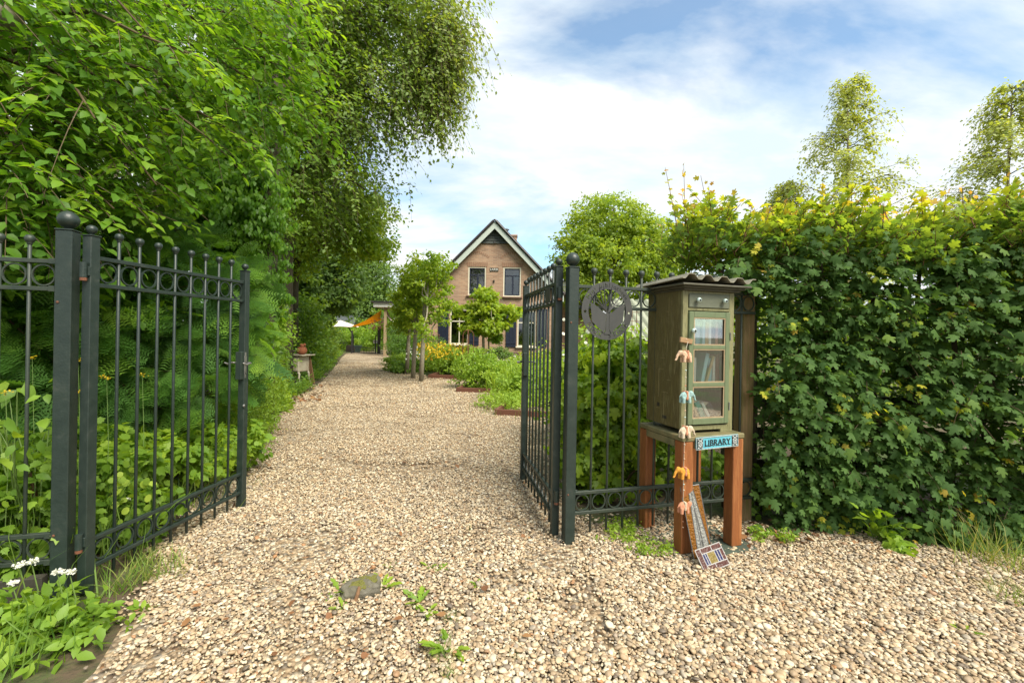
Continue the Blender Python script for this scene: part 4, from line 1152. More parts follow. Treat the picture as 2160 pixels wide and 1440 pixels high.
# mossy stone in the gravel
ms = on_ground(758, 1262)
st = thing('mossy_stone', 'rounded mossy stone block half sunk in the gravel', 'stone', (ms[0], ms[1] + .02, 0), R(22))
bm = bmesh.new(); bmesh.ops.create_icosphere(bm, subdivisions=4, radius=1)
for v in bm.verts:
    p = np.array(v.co)
    p = np.sign(p) * np.abs(p) ** .55
    v.co = p * np.array([.105, .060, .050]) * (1 + .05 * math.sin(p[0] * 7 + p[1] * 5) + .03 * math.sin(p[2] * 11 + p[0] * 9))
me = bpy.data.meshes.new('stone_block'); bm.to_mesh(me); bm.free()
me.polygons.foreach_set('use_smooth', [True] * len(me.polygons))
o = mesh_obj('stone_block', me, 'mossy_stone', st); o.location = (0, 0, .036); o.rotation_euler = (R(14), R(-8), 0)
mm = MB()
for i in range(260):
    a = rng.uniform(-.075, .085); b_ = rng.uniform(-.045, .045)
    if (a - .02) ** 2 / .0052 + b_ * b_ / .0019 < 1: mm.ball((a, b_, .047 - a * a * .6 - b_ * b_ * 3), (.012, .011, .005), 7, 5)
o2 = mm.build('moss_cushion', 'moss', o, smooth=True)
MB().tube([(-.035, -.074, .012), (-.02, -.070, .055), (-.012, -.058, .088)], [.011, .010, .007], 7).build('wood_strip', 'dead_wood', st)

# ------------------------------------------------------------------ house
def build_house():
    HY = 22.0
    cx = at(1042, 600, HY)[0]
    t = thing('brick_house', 'brown brick gabled house with navy shutters and a pale barge board', 'house', (cx, HY, 0), 0)
    xl, xr, apex, sl = -3.25, 2.80, 6.62, 1.03
    def px2(px, py):
        p = at(px, py, HY); return p[0] - cx, p[2]
    wins_up = [(988, 1024.5, 562.5, 623), (1062, 1098.5, 563.5, 626)]
    wins_lo = [(950, 987.5, 652, 726), (1092, 1129.5, 654.5, 731)]
    holes = []
    for l, r, a, b in wins_up + wins_lo:
        x0, z1 = px2(l, a); x1, z0 = px2(r, b); holes.append((x0, x1, z0, z1))
    outer = [(xl, 0), (xr, 0), (xr, apex - xr * sl), (0, apex), (xl, apex + xl * sl)]
    me = plate_mesh('wall', [outer] + [[(x0, z0), (x1, z0), (x1, z1), (x0, z1)] for x0, x1, z0, z1 in holes], .30)
    wl = mesh_obj('front_wall', me, 'brick', t); wl.location = (0, .15, 0)
    D = 8.0
    for x, h in ((xl + .15, apex + xl * sl), (xr - .15, apex - xr * sl)):
        MB().box((x, .305 + D / 2, h / 2 - .04), (.30, D - .01, h - .08)).build('side_wall', 'brick', t)
    MB().box((0, D + .2, 1.9), (6.0, .3, 3.6)).build('rear_wall', 'brick', t)
    MB().box(((xl + xr) / 2, -.012, .28), (xr - xl, .03, .56)).build('plinth', 'plinth', t)
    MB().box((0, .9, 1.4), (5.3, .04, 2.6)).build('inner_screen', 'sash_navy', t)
    MB().box((0, 1.6, 2.78), (5.4, 2.2, .1)).build('floor', 'dark_rail', t)
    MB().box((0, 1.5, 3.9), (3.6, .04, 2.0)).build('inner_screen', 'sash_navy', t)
    # roof
    for s, xe in ((-1, xl - .5), (1, xr + .55)):
        ze = apex - abs(xe) * sl
        n = nrm(np.array([s * sl, 0, 1.0])); th = .14
        a = np.array([0, 0, apex + .15]); b_ = np.array([xe, 0, ze + .15])
        vs = []
        for y in (-.32, D + .5):
            for p in (a, b_):
                vs += [p + np.array([0, y, 0]), p + n * th + np.array([0, y, 0])]
        rf_ = MB().addv(vs, [(0, 1, 3, 2), (4, 6, 7, 5), (1, 5, 7, 3), (0, 2, 6, 4), (2, 3, 7, 6), (0, 4, 5, 1)]).build('roof', 'roof_tile', t)
        # barge board along the rake, in one plane under the verge
        bw = .23
        q = [a + np.array([0, -.30, .02]), b_ + np.array([0, -.30, .02]), b_ + np.array([0, -.30, .02 - bw * 1.44]), a + np.array([0, -.30, .02 - bw * 1.44])]
        q2 = [p + np.array([0, .05, 0]) for p in q]
        MB().addv(q + q2, [(0, 1, 2, 3), (7, 6, 5, 4), (0, 4, 5, 1), (2, 6, 7, 3), (1, 5, 6, 2), (0, 3, 7, 4)]).build('barge_board', 'white_board', t)
        MB().tube([a + np.array([0, -.345, .10]), b_ + np.array([0, -.345, .10])], .045, 6).build('verge_trim', 'dark_metal', t)
    # boarded gable top: five lapped boards
    zb = px2(1042, 514)[1]; zt = apex - .18
    nb = 5; bh = (zt - zb) / nb
    for i in range(nb):
        z0 = zb + i * bh; z1 = z0 + bh * .985
        w0_, w1_ = (apex - z0) / sl, max(.02, (apex - z1) / sl)
        vs = [(-w0_, -.060, z0), (w0_, -.060, z0), (w1_, -.035, z1), (-w1_, -.035, z1), (-w0_, -.004, z0), (w0_, -.004, z0), (w1_, -.004, z1), (-w1_, -.004, z1)]
        MB().addv(vs, [(0, 1, 2, 3), (0, 4, 5, 1), (3, 2, 6, 7), (0, 3, 7, 4), (1, 5, 6, 2), (4, 7, 6, 5)]).build('gable_board', 'gable_grey', t)
    MB().box((0, -.075, zb + .05), (.10, .03, .12), .01).build('gable_lamp', 'sign_grey', t)
    # windows
    def window(x0, x1, z0, z1, upper, k):
        w = bpy.data.objects.new('window', None); w.empty_display_size = .1; link(w, t)
        fw = .055; y = .06
        f = MB()
        f.box(((x0 + x1) / 2, y, z1 - fw / 2), (x1 - x0 - .004, .09, fw)).box(((x0 + x1) / 2, y, z0 + fw / 2), (x1 - x0 - .004, .09, fw))
        for s in (x0 + fw / 2 + .002, x1 - fw / 2 - .002): f.box((s, y, (z0 + z1) / 2), (fw, .086, z1 - z0 - 2 * fw))
        zt_ = z1 - (z1 - z0) * (.29 if upper else .34)
        f.build('frame', 'cream_paint', w)
        sm = MB(); mt = 'sash_navy' if upper else 'cream_paint'
        sm.box(((x0 + x1) / 2, y - .005, zt_), (x1 - x0 - 2 * fw - .006, .07, .05))
        sm.box(((x0 + x1) / 2 + (.03 if upper else 0), y, (z0 + zt_) / 2), (.085 if upper else .04, .06, zt_ - z0 - fw - .05))
        if upper:
            for s in (x0 + fw + .03, x1 - fw - .03): sm.box((s, y + .002, (z0 + z1) / 2), (.05, .05, z1 - z0 - 2 * fw - .01))
            sm.box(((x0 + x1) / 2, y + .002, z1 - fw - .03), (x1 - x0 - 2 * fw - .12, .05, .05)).box(((x0 + x1) / 2, y + .002, z0 + fw + .03), (x1 - x0 - 2 * fw - .12, .05, .05))
        else:
            sm.box(((x0 + x1) / 2, y, (zt_ + z1) / 2), (.03, .05, z1 - zt_ - fw - .05))
        sm.build('sash', mt, w)
        xm = (x0 + x1) / 2
        for xa, xb in ((x0 + fw, xm), (xm, x1 - fw)):
            for za, zc in ((z0 + fw, zt_), (zt_, z1 - fw)):
                MB().box(((xa + xb) / 2, y + .02, (za + zc) / 2), (xb - xa - .004, .006, zc - za - .004)).build('pane', 'house_glass', w)
        MB().box((xm, -.03, z0 - .035), (x1 - x0 + .14, .16, .06), .005).build('sill', 'cream_paint' if not upper else 'stone_sill', w)
        if upper and k == 0: MB().box((xm, .14, z1 - .14), (x1 - x0 - .14, .02, .12)).build('roller_blind', 'cream_paint', w)
        # brick-on-edge lintel, each brick built
        nbk = 11
        for i in range(nbk):
            a = (i - (nbk - 1) / 2) / nbk
            MB().box((xm + a * (x1 - x0 + .16), .0, z1 + .115), ((x1 - x0) / nbk * .9, .03, .215), .004, Matrix.Rotation(a * .35, 4, 'Y')).build('lintel_brick', 'brick_plain', w)
    for k, hq in enumerate(holes): window(*hq, k < 2, k)
    # shutters: ledged boards
    for l, r in ((925.5, 946), (990, 1010), (1068, 1088.5), (1133, 1153)):
        yb = 728 if l < 1020 else 732
        x0, z1 = px2(l, 651); x1, z0 = px2(r, yb)
        sh = bpy.data.objects.new('shutter', None); sh.empty_display_size = .1; link(sh, t)
        nbd = 3; bw = (x1 - x0) / nbd
        for i in range(nbd): MB().box((x0 + bw * (i + .5), -.035, (z0 + z1) / 2), (bw - .008, .03, z1 - z0), .003).build('board', 'shutter_navy', sh)
        for z in (z0 + .2, z1 - .2): MB().box(((x0 + x1) / 2, -.058, z), (x1 - x0 - .03, .016, .09), .003).build('batten', 'shutter_navy', sh)
    # name board with letters
    x0, z1 = px2(1033.5, 565); x1, z0 = px2(1051.5, 572.5)
    nb_ = MB().box(((x0 + x1) / 2, -.015, (z0 + z1) / 2), (x1 - x0, .03, z1 - z0), .003).build('name_board', 'dark_rail', t)
    lt = mesh_obj('lettering', text_mesh('LARIK', .15, .01), 'white_paint', nb_); lt.location = ((x0 + x1) / 2, -.037, (z0 + z1) / 2)
    x_, z_ = px2(1042, 593); MB().box((x_, -.03, z_), (.07, .06, .12), .01).build('wall_lamp', 'dark_rail', t)
    # arches above the upper windows: old relieving arches in brick
    for k in (0, 1):
        x0, x1, z0, z1 = holes[k]; xm = (x0 + x1) / 2
        for i in range(13):
            a = R(-48 + 8 * i)
            MB().box((xm + .95 * math.sin(a) * .75, .006, z1 + .02 + .68 * math.cos(a)), (.062, .03, .11), .003, Matrix.Rotation(a, 4, 'Y')).build('arch_brick', 'brick_plain', t)
    # chimney and flue
    p = px2(1081, 505)
    ch = MB().box((p[0], 2.2, 5.9), (.45, .55, 1.5), .01).box((p[0], 2.2, 6.62), (.52, .62, .08), .01).build('chimney', 'brick', t)
    p = px2(1068, 490)
    MB().lathe((p[0], 1.2, 5.6), [(.075, 0), (.075, .95), (.11, .95), (.11, 1.0), (.06, 1.02), (.06, 1.10), (.13, 1.12), (.13, 1.16), (.02, 1.22)], 12).build('flue_pipe', 'zinc', t)
    # flat roofed side wing
    an = thing('side_wing', 'low flat roofed white extension behind the house by the round tree', 'extension', (cx + 4.1, HY + 3.5, 0))
    MB().box((0, 2, 1.85), (3.4, 4, 3.7)).build('wall', 'brick', an)
    MB().box((0, 1.9, 4.05), (4.2, 5, .62), .02).build('fascia', 'white_paint', an)
    MB().box((0, 1.9, 4.39), (4.3, 5.1, .06), .01).build('roof_edge', 'zinc', an)
build_house()

# ------------------------------------------------------------------ far end of the drive
def garden_gate():
    a, b = on_ground(742, 745), on_ground(799, 746)
    t = thing('garden_gate', 'low dark mesh garden gate closing the far end of the drive', 'gate', (a[0], a[1], 0), math.atan2(b[1] - a[1], b[0] - a[0]))
    L = float(np.linalg.norm(b - a))
    MB().box((0, 0, .74), (.09, .09, 1.5), .01).build('post', 'dark_metal', t)
    MB().box((L - .22, 0, .60), (.06, .06, 1.2), .01).build('post', 'dark_metal', t)
    for z in (.06, .40): MB().tube([(0, 0, z), (L - .25, 0, z)], .018, 6).build('rail', 'dark_metal', t)
    for i in range(13): MB().tube([(.12 + i * (L - .5) / 12, 0, .02), (.12 + i * (L - .5) / 12, 0, .42)], .010, 5).build('bar', 'dark_metal', t)
    p = thing('gate_post', 'thick black post with flowers on top at the far garden gate', 'post', (b[0], b[1], 0))
    MB().box((0, 0, .86), (.17, .17, 1.72), .01).build('shaft', 'dark_metal', p)
    MB().box((0, 0, 1.74), (.20, .20, .05), .01).build('cap', 'dark_metal', p)
garden_gate()
sp_ = at(783, 721, 29.0)
sgn = thing('white_sign', 'small white sign with a dark mark hung beyond the far garden gate', 'sign', (sp_[0], sp_[1] + .9, 0))
MB().tube([(0, .02, 0), (0, .02, sp_[2])], .015, 6).build('stake', 'dark_metal', sgn)
pp = MB().box((0, 0, sp_[2]), (.30, .015, .20), .004).build('board', 'white_paint', sgn)
MB().box((-.06, -.009, sp_[2] + .01), (.10, .004, .06)).build('printed_mark', 'dark_metal', sgn)

# parasol
pa = on_ground(745, 742)
px_ = at(723, 680, 31)
t = thing('parasol', 'pale pink garden parasol with slanting pole beyond the far gate', 'parasol', (at(744, 740, 31)[0], 31, 0))
zc = at(720, 676, 31)[2]; xc = at(718, 676, 31)[0] - t.location[0]
vs = [(xc, 0, zc + .02)]; fs = []; segs = 8
R_ = 1.25
for k in range(segs * 2):
    a = math.pi * k / segs
    rr = R_ * (1.0 if k % 2 == 0 else .96)
    vs.append((xc + rr * math.cos(a), rr * math.sin(a), zc - .42 - (.0 if k % 2 == 0 else -.03)))
for k in range(segs * 2): fs.append((0, 1 + k, 1 + (k + 1) % (segs * 2)))
o = MB().addv(vs, fs).build('canopy', 'canvas_cream', t)
md = o.modifiers.new('s', 'SOLIDIFY'); md.thickness = .015
MB().tube([(0.05, 0, 0), (.0, 0, 1.2), (xc * .6, 0, zc - .1)], [.05, .045, .035], 8).build('pole', 'dark_metal', t)
for k in range(8):
    a = math.pi * k / 4
    MB().tube([(xc, 0, zc - .05), (xc + R_ * .95 * math.cos(a), R_ * .95 * math.sin(a), zc - .43)], .012, 5).build('rib', 'dark_metal', t)

# pergola with flat roof, shade sail
pe = thing('pergola', 'flat roofed pergola corner on a tan wooden post past the lime trees', 'pergola', (at(812, 740, 27)[0], 27, 0))
zt = at(812, 648, 27)[2]
MB().box((0, 0, zt / 2), (.16, .16, zt), .008).build('post', 'tan_wood', pe)
MB().box((3.4, 0, zt / 2), (.16, .16, zt), .008).build('post', 'tan_wood', pe)
MB().box((0.0, 3.0, zt / 2), (.16, .16, zt), .008).build('post', 'tan_wood', pe)
MB().box((1.45, 1.5, zt + .13), (4.2, 3.6, .27), .01).build('fascia', 'white_paint', pe)
MB().box((1.45, 1.5, zt + .30), (4.5, 3.9, .06), .01).build('roof_edge', 'dark_metal', pe)
def sail(name, label, mat, A, B, C, sag):
    A, B, C = [np.array(p, float) for p in (A, B, C)]
    org = A.copy(); org[2] = 0
    t = thing(name, label, 'shade sail', tuple(org))
    n = 10; vs = []; ix = {}; fs = []
    for i in range(n + 1):
        for j in range(n + 1 - i):
            a, b, c = i / n, j / n, (n - i - j) / n
            k = 1 - .30 * (4 * a * b + 4 * b * c + 4 * a * c) * .35
            cen = (A + B + C) / 3
            p = cen + (a * A + b * B + c * C - cen) * (1 - .28 * (1 - max(a, b, c)) * (1 if min(a, b, c) < .12 else .6))
            p[2] -= sag * 4 * (a * b + b * c + a * c) * .5
            ix[i, j] = len(vs); vs.append(p - org)
    for i in range(n):
        for j in range(n - i):
            fs.append((ix[i, j], ix[i + 1, j], ix[i, j + 1]))
            if j < n - i - 1: fs.append((ix[i + 1, j], ix[i + 1, j + 1], ix[i, j + 1]))
    o = MB().addv(vs, fs).build('cloth', mat, t, smooth=True)
    m = o.modifiers.new('s', 'SOLIDIFY'); m.thickness = .006
    MB().tube([A - org, A - org + (A - B) * .04 + np.array([0, 0, .05])], .012, 5).build('corner_rope', 'dark_metal', t)
sail('shade_sail', 'sagging orange shade sail tied to the pergola post', 'canvas_orange', at(805, 653, 26.9), at(733, 690, 31), at(806, 674, 30.5), .25)
sail('shade_sail', 'cream shade sail hanging under the pergola roof', 'canvas_cream', at(808, 652, 27.0), at(834, 680, 26.5), at(816, 651, 29.5), .3)
# shed with dark roof
sh = thing('garden_shed', 'garden shed with dark standing seam roof behind the parasol', 'shed', (at(722, 740, 37)[0], 37, 0))
MB().box((0, 1.2, 1.05), (1.9, 2.2, 2.1), .01).build('wall', 'dark_rail', sh)
z0, z1 = at(722, 686, 36.4)[2], at(722, 665, 38)[2]
x0, x1 = at(694, 680, 36.5)[0] - sh.location[0], at(743, 680, 36.5)[0] - sh.location[0]
MB().addv([(x0, -.4, z0), (x1, -.4, z0), (x1, 1.2, z1), (x0, 1.2, z1), (x0, -.4, z0 - .06), (x1, -.4, z0 - .06), (x1, 1.2, z1 - .06), (x0, 1.2, z1 - .06)], [(0, 1, 2, 3), (7, 6, 5, 4), (0, 4, 5, 1), (1, 5, 6, 2), (2, 6, 7, 3), (3, 7, 4, 0)]).build('roof', 'zinc', sh)
for i in range(9):
    x = x0 + (x1 - x0) * i / 8
    MB().tube([(x, -.41, z0 + .03), (x, 1.2, z1 + .03)], .028, 4).build('seam', 'zinc', sh)
# planters beyond the gate
pl_ = at(735, 735, 31.8)
bx = thing('wicker_planter', 'brown wicker planter box beyond the far garden gate', 'planter', (pl_[0], 32.2, 0))
MB().box((0, 0, .22), (.5, .4, .44), .02).build('box', 'wicker', bx)
MB().box((0, 0, .45), (.44, .34, .02)).build('soil', 'soil', bx)
p2 = at(754, 735, 31.5)
pt = thing('garden_pot', 'green glazed garden pot holding leafy stems beyond the far gate', 'pot', (p2[0], 31.6, 0))
MB().lathe((0, 0, 0), [(.16, 0), (.24, .40), (.27, .42), (.27, .48), (.23, .48), (.22, .42)], 14).build('vessel', 'pot_green', pt)
LMP = [('leaf_herb', .55, pt, .45), ('leaf_tree', .35, bx, .46)]
for m_, h_, par, z_ in LMP:
    A_ = np.zeros((16, 3)); A_[:, 2] = z_; A_[:, :2] = rng.normal(0, .07, (16, 2))
    P, D, N, _, pth = strands(A_, nrm(np.c_[rng.normal(0, .5, (16, 2)), np.full(16, 1.0)]), h_, .2, 8, .02)
    leaves('foliage', P, D, N, np.full(len(P), .12), quad2(), m_, rng.random(len(P)), par)

# ------------------------------------------------------------------ white stove with a pot, left of the drive
so = on_ground(628, 812)
stv = thing('old_stove', 'old white enamel stove with curved legs standing by the drive edge', 'stove', (so[0], so[1] + .25, 0), R(-14))
sc_ = 1.0
MB().box((-.25, 0, .55), (.62, .46, .42), .02).build('body', 'stove_white', stv)
MB().box((-.25, -.236, .60), (.44, .016, .20), .008).build('oven_door', 'stove_white', stv)
MB().box((-.25, -.236, .42), (.56, .016, .11), .008).build('drawer_front', 'stove_white', stv)
MB().tube([(-.16, -.25, .68), (-.16, -.28, .65), (-.16, -.28, .56), (-.16, -.25, .53)], .010, 6).build('door_handle', 'dark_metal', stv)
MB().box((-.22, 0, .782), (.84, .54, .035), .012).build('top_plate', 'stove_white', stv)
for x, y in ((-.5, -.18), (.0, -.18), (-.5, .18), (.0, .18)):
    s = 1 if x > -.2 else -1
    MB().tube([(x, y, .37), (x + s * .06, y * 1.05, .28), (x + s * .05, y * 1.1, .15), (x + s * .10, y * 1.15, .03), (x + s * .14, y * 1.15, .0)], [.035, .028, .022, .022, .03], 8).build('leg', 'stove_white', stv, smooth=True)
lid = thing('stove_plank', 'mossy grey plank lying tilted on the old stove', 'plank', (so[0] - .48, so[1] + .22, .80), R(-14))
MB().box((0, 0, .055), (.80, .34, .025), .004, Matrix.Rotation(R(-7), 4, 'Y')).build('board', 'plank', lid)
ch_ = math.cos(R(-14)); sh_ = math.sin(R(-14))
pot = thing('terracotta_pot', 'round terracotta pot with a rim standing on the old stove', 'pot', (so[0] + .0, so[1] + .2, .80), 0)
o = MB().lathe((0, 0, 0), [(.06, 0), (.115, .04), (.135, .10), (.12, .16), (.10, .18), (.105, .20), (.085, .20), (.08, .17), (.09, .12)], 16).build('vessel', 'terracotta', pot, smooth=True)
MB().ball((.03, -.06, .23), (.055, .04, .05), 10, 8).ball((.06, .02, .26), (.04, .04, .04), 10, 8).ball((-.03, .03, .25), (.04, .05, .045), 10, 8).build('clay_figure', 'terracotta', pot, smooth=True)
wd = thing('leaning_board', 'dark weathered board leaning behind the stove leg', 'board', (so[0] + .16, so[1] + .42, 0), R(-14))
MB().box((0, 0, .36), (.10, .03, .78), .004, Matrix.Rotation(R(-12), 4, 'Y')).build('board', 'dead_wood', wd)

# twin lantern in the shrubs
lc = at(577, 672, 9.6)
ln = thing('garden_lantern', 'old twin headed garden lantern rising out of the shrubs', 'lantern', (lc[0], lc[1], 0), R(5))
MB().tube([(-.04, 0, 0), (-.04, 0, lc[2] - .05)], .022, 8).build('pole', 'dark_metal', ln)
MB().tube([(-.24, 0, lc[2] - .04), (-.12, 0, lc[2] - .10), (-.04, 0, lc[2] - .06), (.0, 0, lc[2] - .10), (.08, 0, lc[2] - .06)], .012, 6).build('arm', 'dark_metal', ln)
for x in (-.25, .08):
    hd_ = bpy.data.objects.new('lantern_head', None); hd_.empty_display_size = .05; hd_.location = (x, 0, lc[2]); link(hd_, ln)
    MB().lathe((0, 0, -.05), [(.05, 0), (.05, .012), (.03, .02)], 6).build('base_plate', 'dark_metal', hd_)
    for k in range(6):
        a0, a1 = math.pi * k / 3, math.pi * (k + 1) / 3
        v = [(.052 * math.cos(a0), .052 * math.sin(a0), -.03), (.052 * math.cos(a1), .052 * math.sin(a1), -.03), (.085 * math.cos(a1), .085 * math.sin(a1), .14), (.085 * math.cos(a0), .085 * math.sin(a0), .14)]
        MB().addv(v, [(0, 1, 2, 3)]).build('pane', 'white_board', hd_)
        MB().tube([v[0], v[3]], .007, 5).build('rib', 'dark_metal', hd_)
    MB().lathe((0, 0, .14), [(.105, 0), (.10, .015), (.06, .06), (.025, .085), (.02, .11), (.005, .13)], 6).build('cap', 'dark_metal', hd_)

# ------------------------------------------------------------------ bed edging, arches, rocks, shed on the right
def edging(label, a, b, back=None):
    a, b = np.array(a), np.array(b); L = float(np.linalg.norm(b - a))
    t = thing('bed_edging', label, 'edging board', (a[0], a[1], 0), math.atan2(b[1] - a[1], b[0] - a[0]), 'boards edging the flower beds')
    n = max(1, int(round(L / 1.2)))
    for i in range(n): MB().box((L * (i + .5) / n, 0, .055), (L / n - .006, .045, .15), .005).build('board', 'edge_board', t)
    if back: MB().box((.022, back / 2 + .024, .052), (.045, back, .144), .005).build('return_board', 'edge_board', t)
g1, g2, g3 = on_ground(903, 798), on_ground(962, 828), on_ground(1043, 878)
edging('reddish brown edging board in front of the yellow flowers', g1[:2] + np.array([0, 0]), (g1[0] + 1.75, g1[1] - .25), 2.0)
edging('reddish brown edging board under the grey green shrub', g2[:2], (g2[0] + 2.4, g2[1] - .35), 2.2)
edging('reddish brown edging board beside the open gate leaf', g3[:2], (g3[0] + 2.4, g3[1] - .45), 1.9)

def hoop(label, px, py, Y, w, h):
    p = at(px, py, Y)
    t = thing('garden_hoop', label, 'plant hoop', (p[0], Y, 0))
    pts = [(-w / 2, 0, 0), (-w / 2, 0, h - w / 2)] + [(-w / 2 * math.cos(a), 0, h - w / 2 + w / 2 * math.sin(a)) for a in np.linspace(.3, math.pi - .3, 8)] + [(w / 2, 0, h - w / 2), (w / 2, 0, 0)]
    MB().tube(pts, .013, 6).build('arch', 'rust', t)
    MB().tube([(0, -w / 2, 0), (0, -w / 2, h - w / 2)] + [(0, -w / 2 * math.cos(a), h - w / 2 + w / 2 * math.sin(a) - .01) for a in np.linspace(.3, math.pi - .3, 8)] + [(0, w / 2, h - w / 2), (0, w / 2, 0)], .013, 6).build('arch', 'rust', t)
hoop('thin rusty double hoop standing in the flower bed before the navy shutter', 987, 760, 14.6, .34, 1.55)
for px, lab in ((913, 'thin rusty rod standing among the yellow flowers'), (925, 'thin rusty rod with a knob beside the yellow flowers')):
    p = at(px, 760, 16.5)
    t = thing('garden_rod', lab, 'garden rod', (p[0], 16.5, 0)); MB().tube([(0, 0, 0), (0, 0, 1.35)], .012, 6).build('stake', 'rust', t)
    MB().ball((0, 0, 1.36), .03, 8, 6).build('knob', 'rust', t)
ri = 0
for px, py, s, lab in ((1082, 752, .22, 'broad white rock'), (1068, 748, .18, 'small white rock'), (1096, 748, .24, 'tan rounded rock'), (1092, 738, .16, 'narrow pale slab of rock'), (1048, 743, .20, 'low sandy rock'), (1030, 745, .2, 'sandy flat rock'), (1110, 746, .2, 'reddish rock')):
    p = at(px, py, 17.6)
    bm = bmesh.new(); bmesh.ops.create_icosphere(bm, subdivisions=3, radius=1)
    gq = np.random.default_rng(ri); cuts = [(nrm(gq.normal(0, 1, 3)), gq.uniform(.6, .8)) for _ in range(9)]
    for v in bm.verts:
        q_ = np.array(v.co)
        for n_, d_ in cuts:
            e_ = q_ @ n_ - d_
            if e_ > 0: q_ = q_ - n_ * e_
        v.co = q_ * np.array([1.3, 1, .8]) * s
    me = bpy.data.meshes.new('rock'); bm.to_mesh(me); bm.free()
    o = mesh_obj('rock', me, 'rock'); o.location = (p[0], 17.6 + .1 * ri, max(s * .35, p[2] * .55)); o.rotation_euler = (0, 0, ri)
    tag(o, lab + ' in the rock pile before the house', 'rock', 'rocks piled in the flower bed'); ri += 1
# raised mound of stone under the rocks
m = MB().lathe((at(1070, 750, 17.9)[0], 17.9, -.02), [(1.7, 0), (1.3, .22), (.7, .36), (.1, .42)], 18).build('rock_mound', 'soil', smooth=True)
tag(m, 'low soil mound under the rock pile before the house', 'mound', kind='structure')

ws = thing('corrugated_shed', 'small wooden shed with pale corrugated roof seen through the railing', 'shed', (at(1362, 720, 8.2)[0] + .35, 8.2, 0), R(8))
zz = at(1360, 705, 8.0)[2]
for i in range(9): MB().box((.25, 0, .09 + i * (zz - .1) / 9), (1.5, .03, (zz - .1) / 9 - .012), .004).build('board', 'grey_wood', ws)
MB().box((-.52, -.02, zz / 2), (.09, .06, zz), .004).build('corner_post', 'grey_wood', ws)
rr_ = corrugated('roof', 1.5, 1.9, .16, .025, 'corr_sheet', ws, 120); rr_.location = (.25, .45, zz + .30); rr_.rotation_euler = (R(32), 0, 0)
tr_ = thing('trellis', 'rusty square wire trellis beside the corrugated shed', 'trellis', (at(1337, 740, 7.7)[0], 7.7, 0), R(8))
for i in range(4): MB().tube([(-.12 + i * .08, 0, 0), (-.12 + i * .08, 0, 1.9)], .006, 5).build('wire', 'rust', tr_)
for i in range(12): MB().tube([(-.13, 0, .2 + i * .15), (.13, 0, .2 + i * .15)], .005, 5).build('wire', 'rust', tr_)

# ------------------------------------------------------------------ vegetation
OV, OV4, Q2, MP, LB = oval(), oval4(), quad2(), maple(), lobed()
def rand(n): return rng.random(n)
def gsz(n, a, b): return rng.uniform(a, b, n)

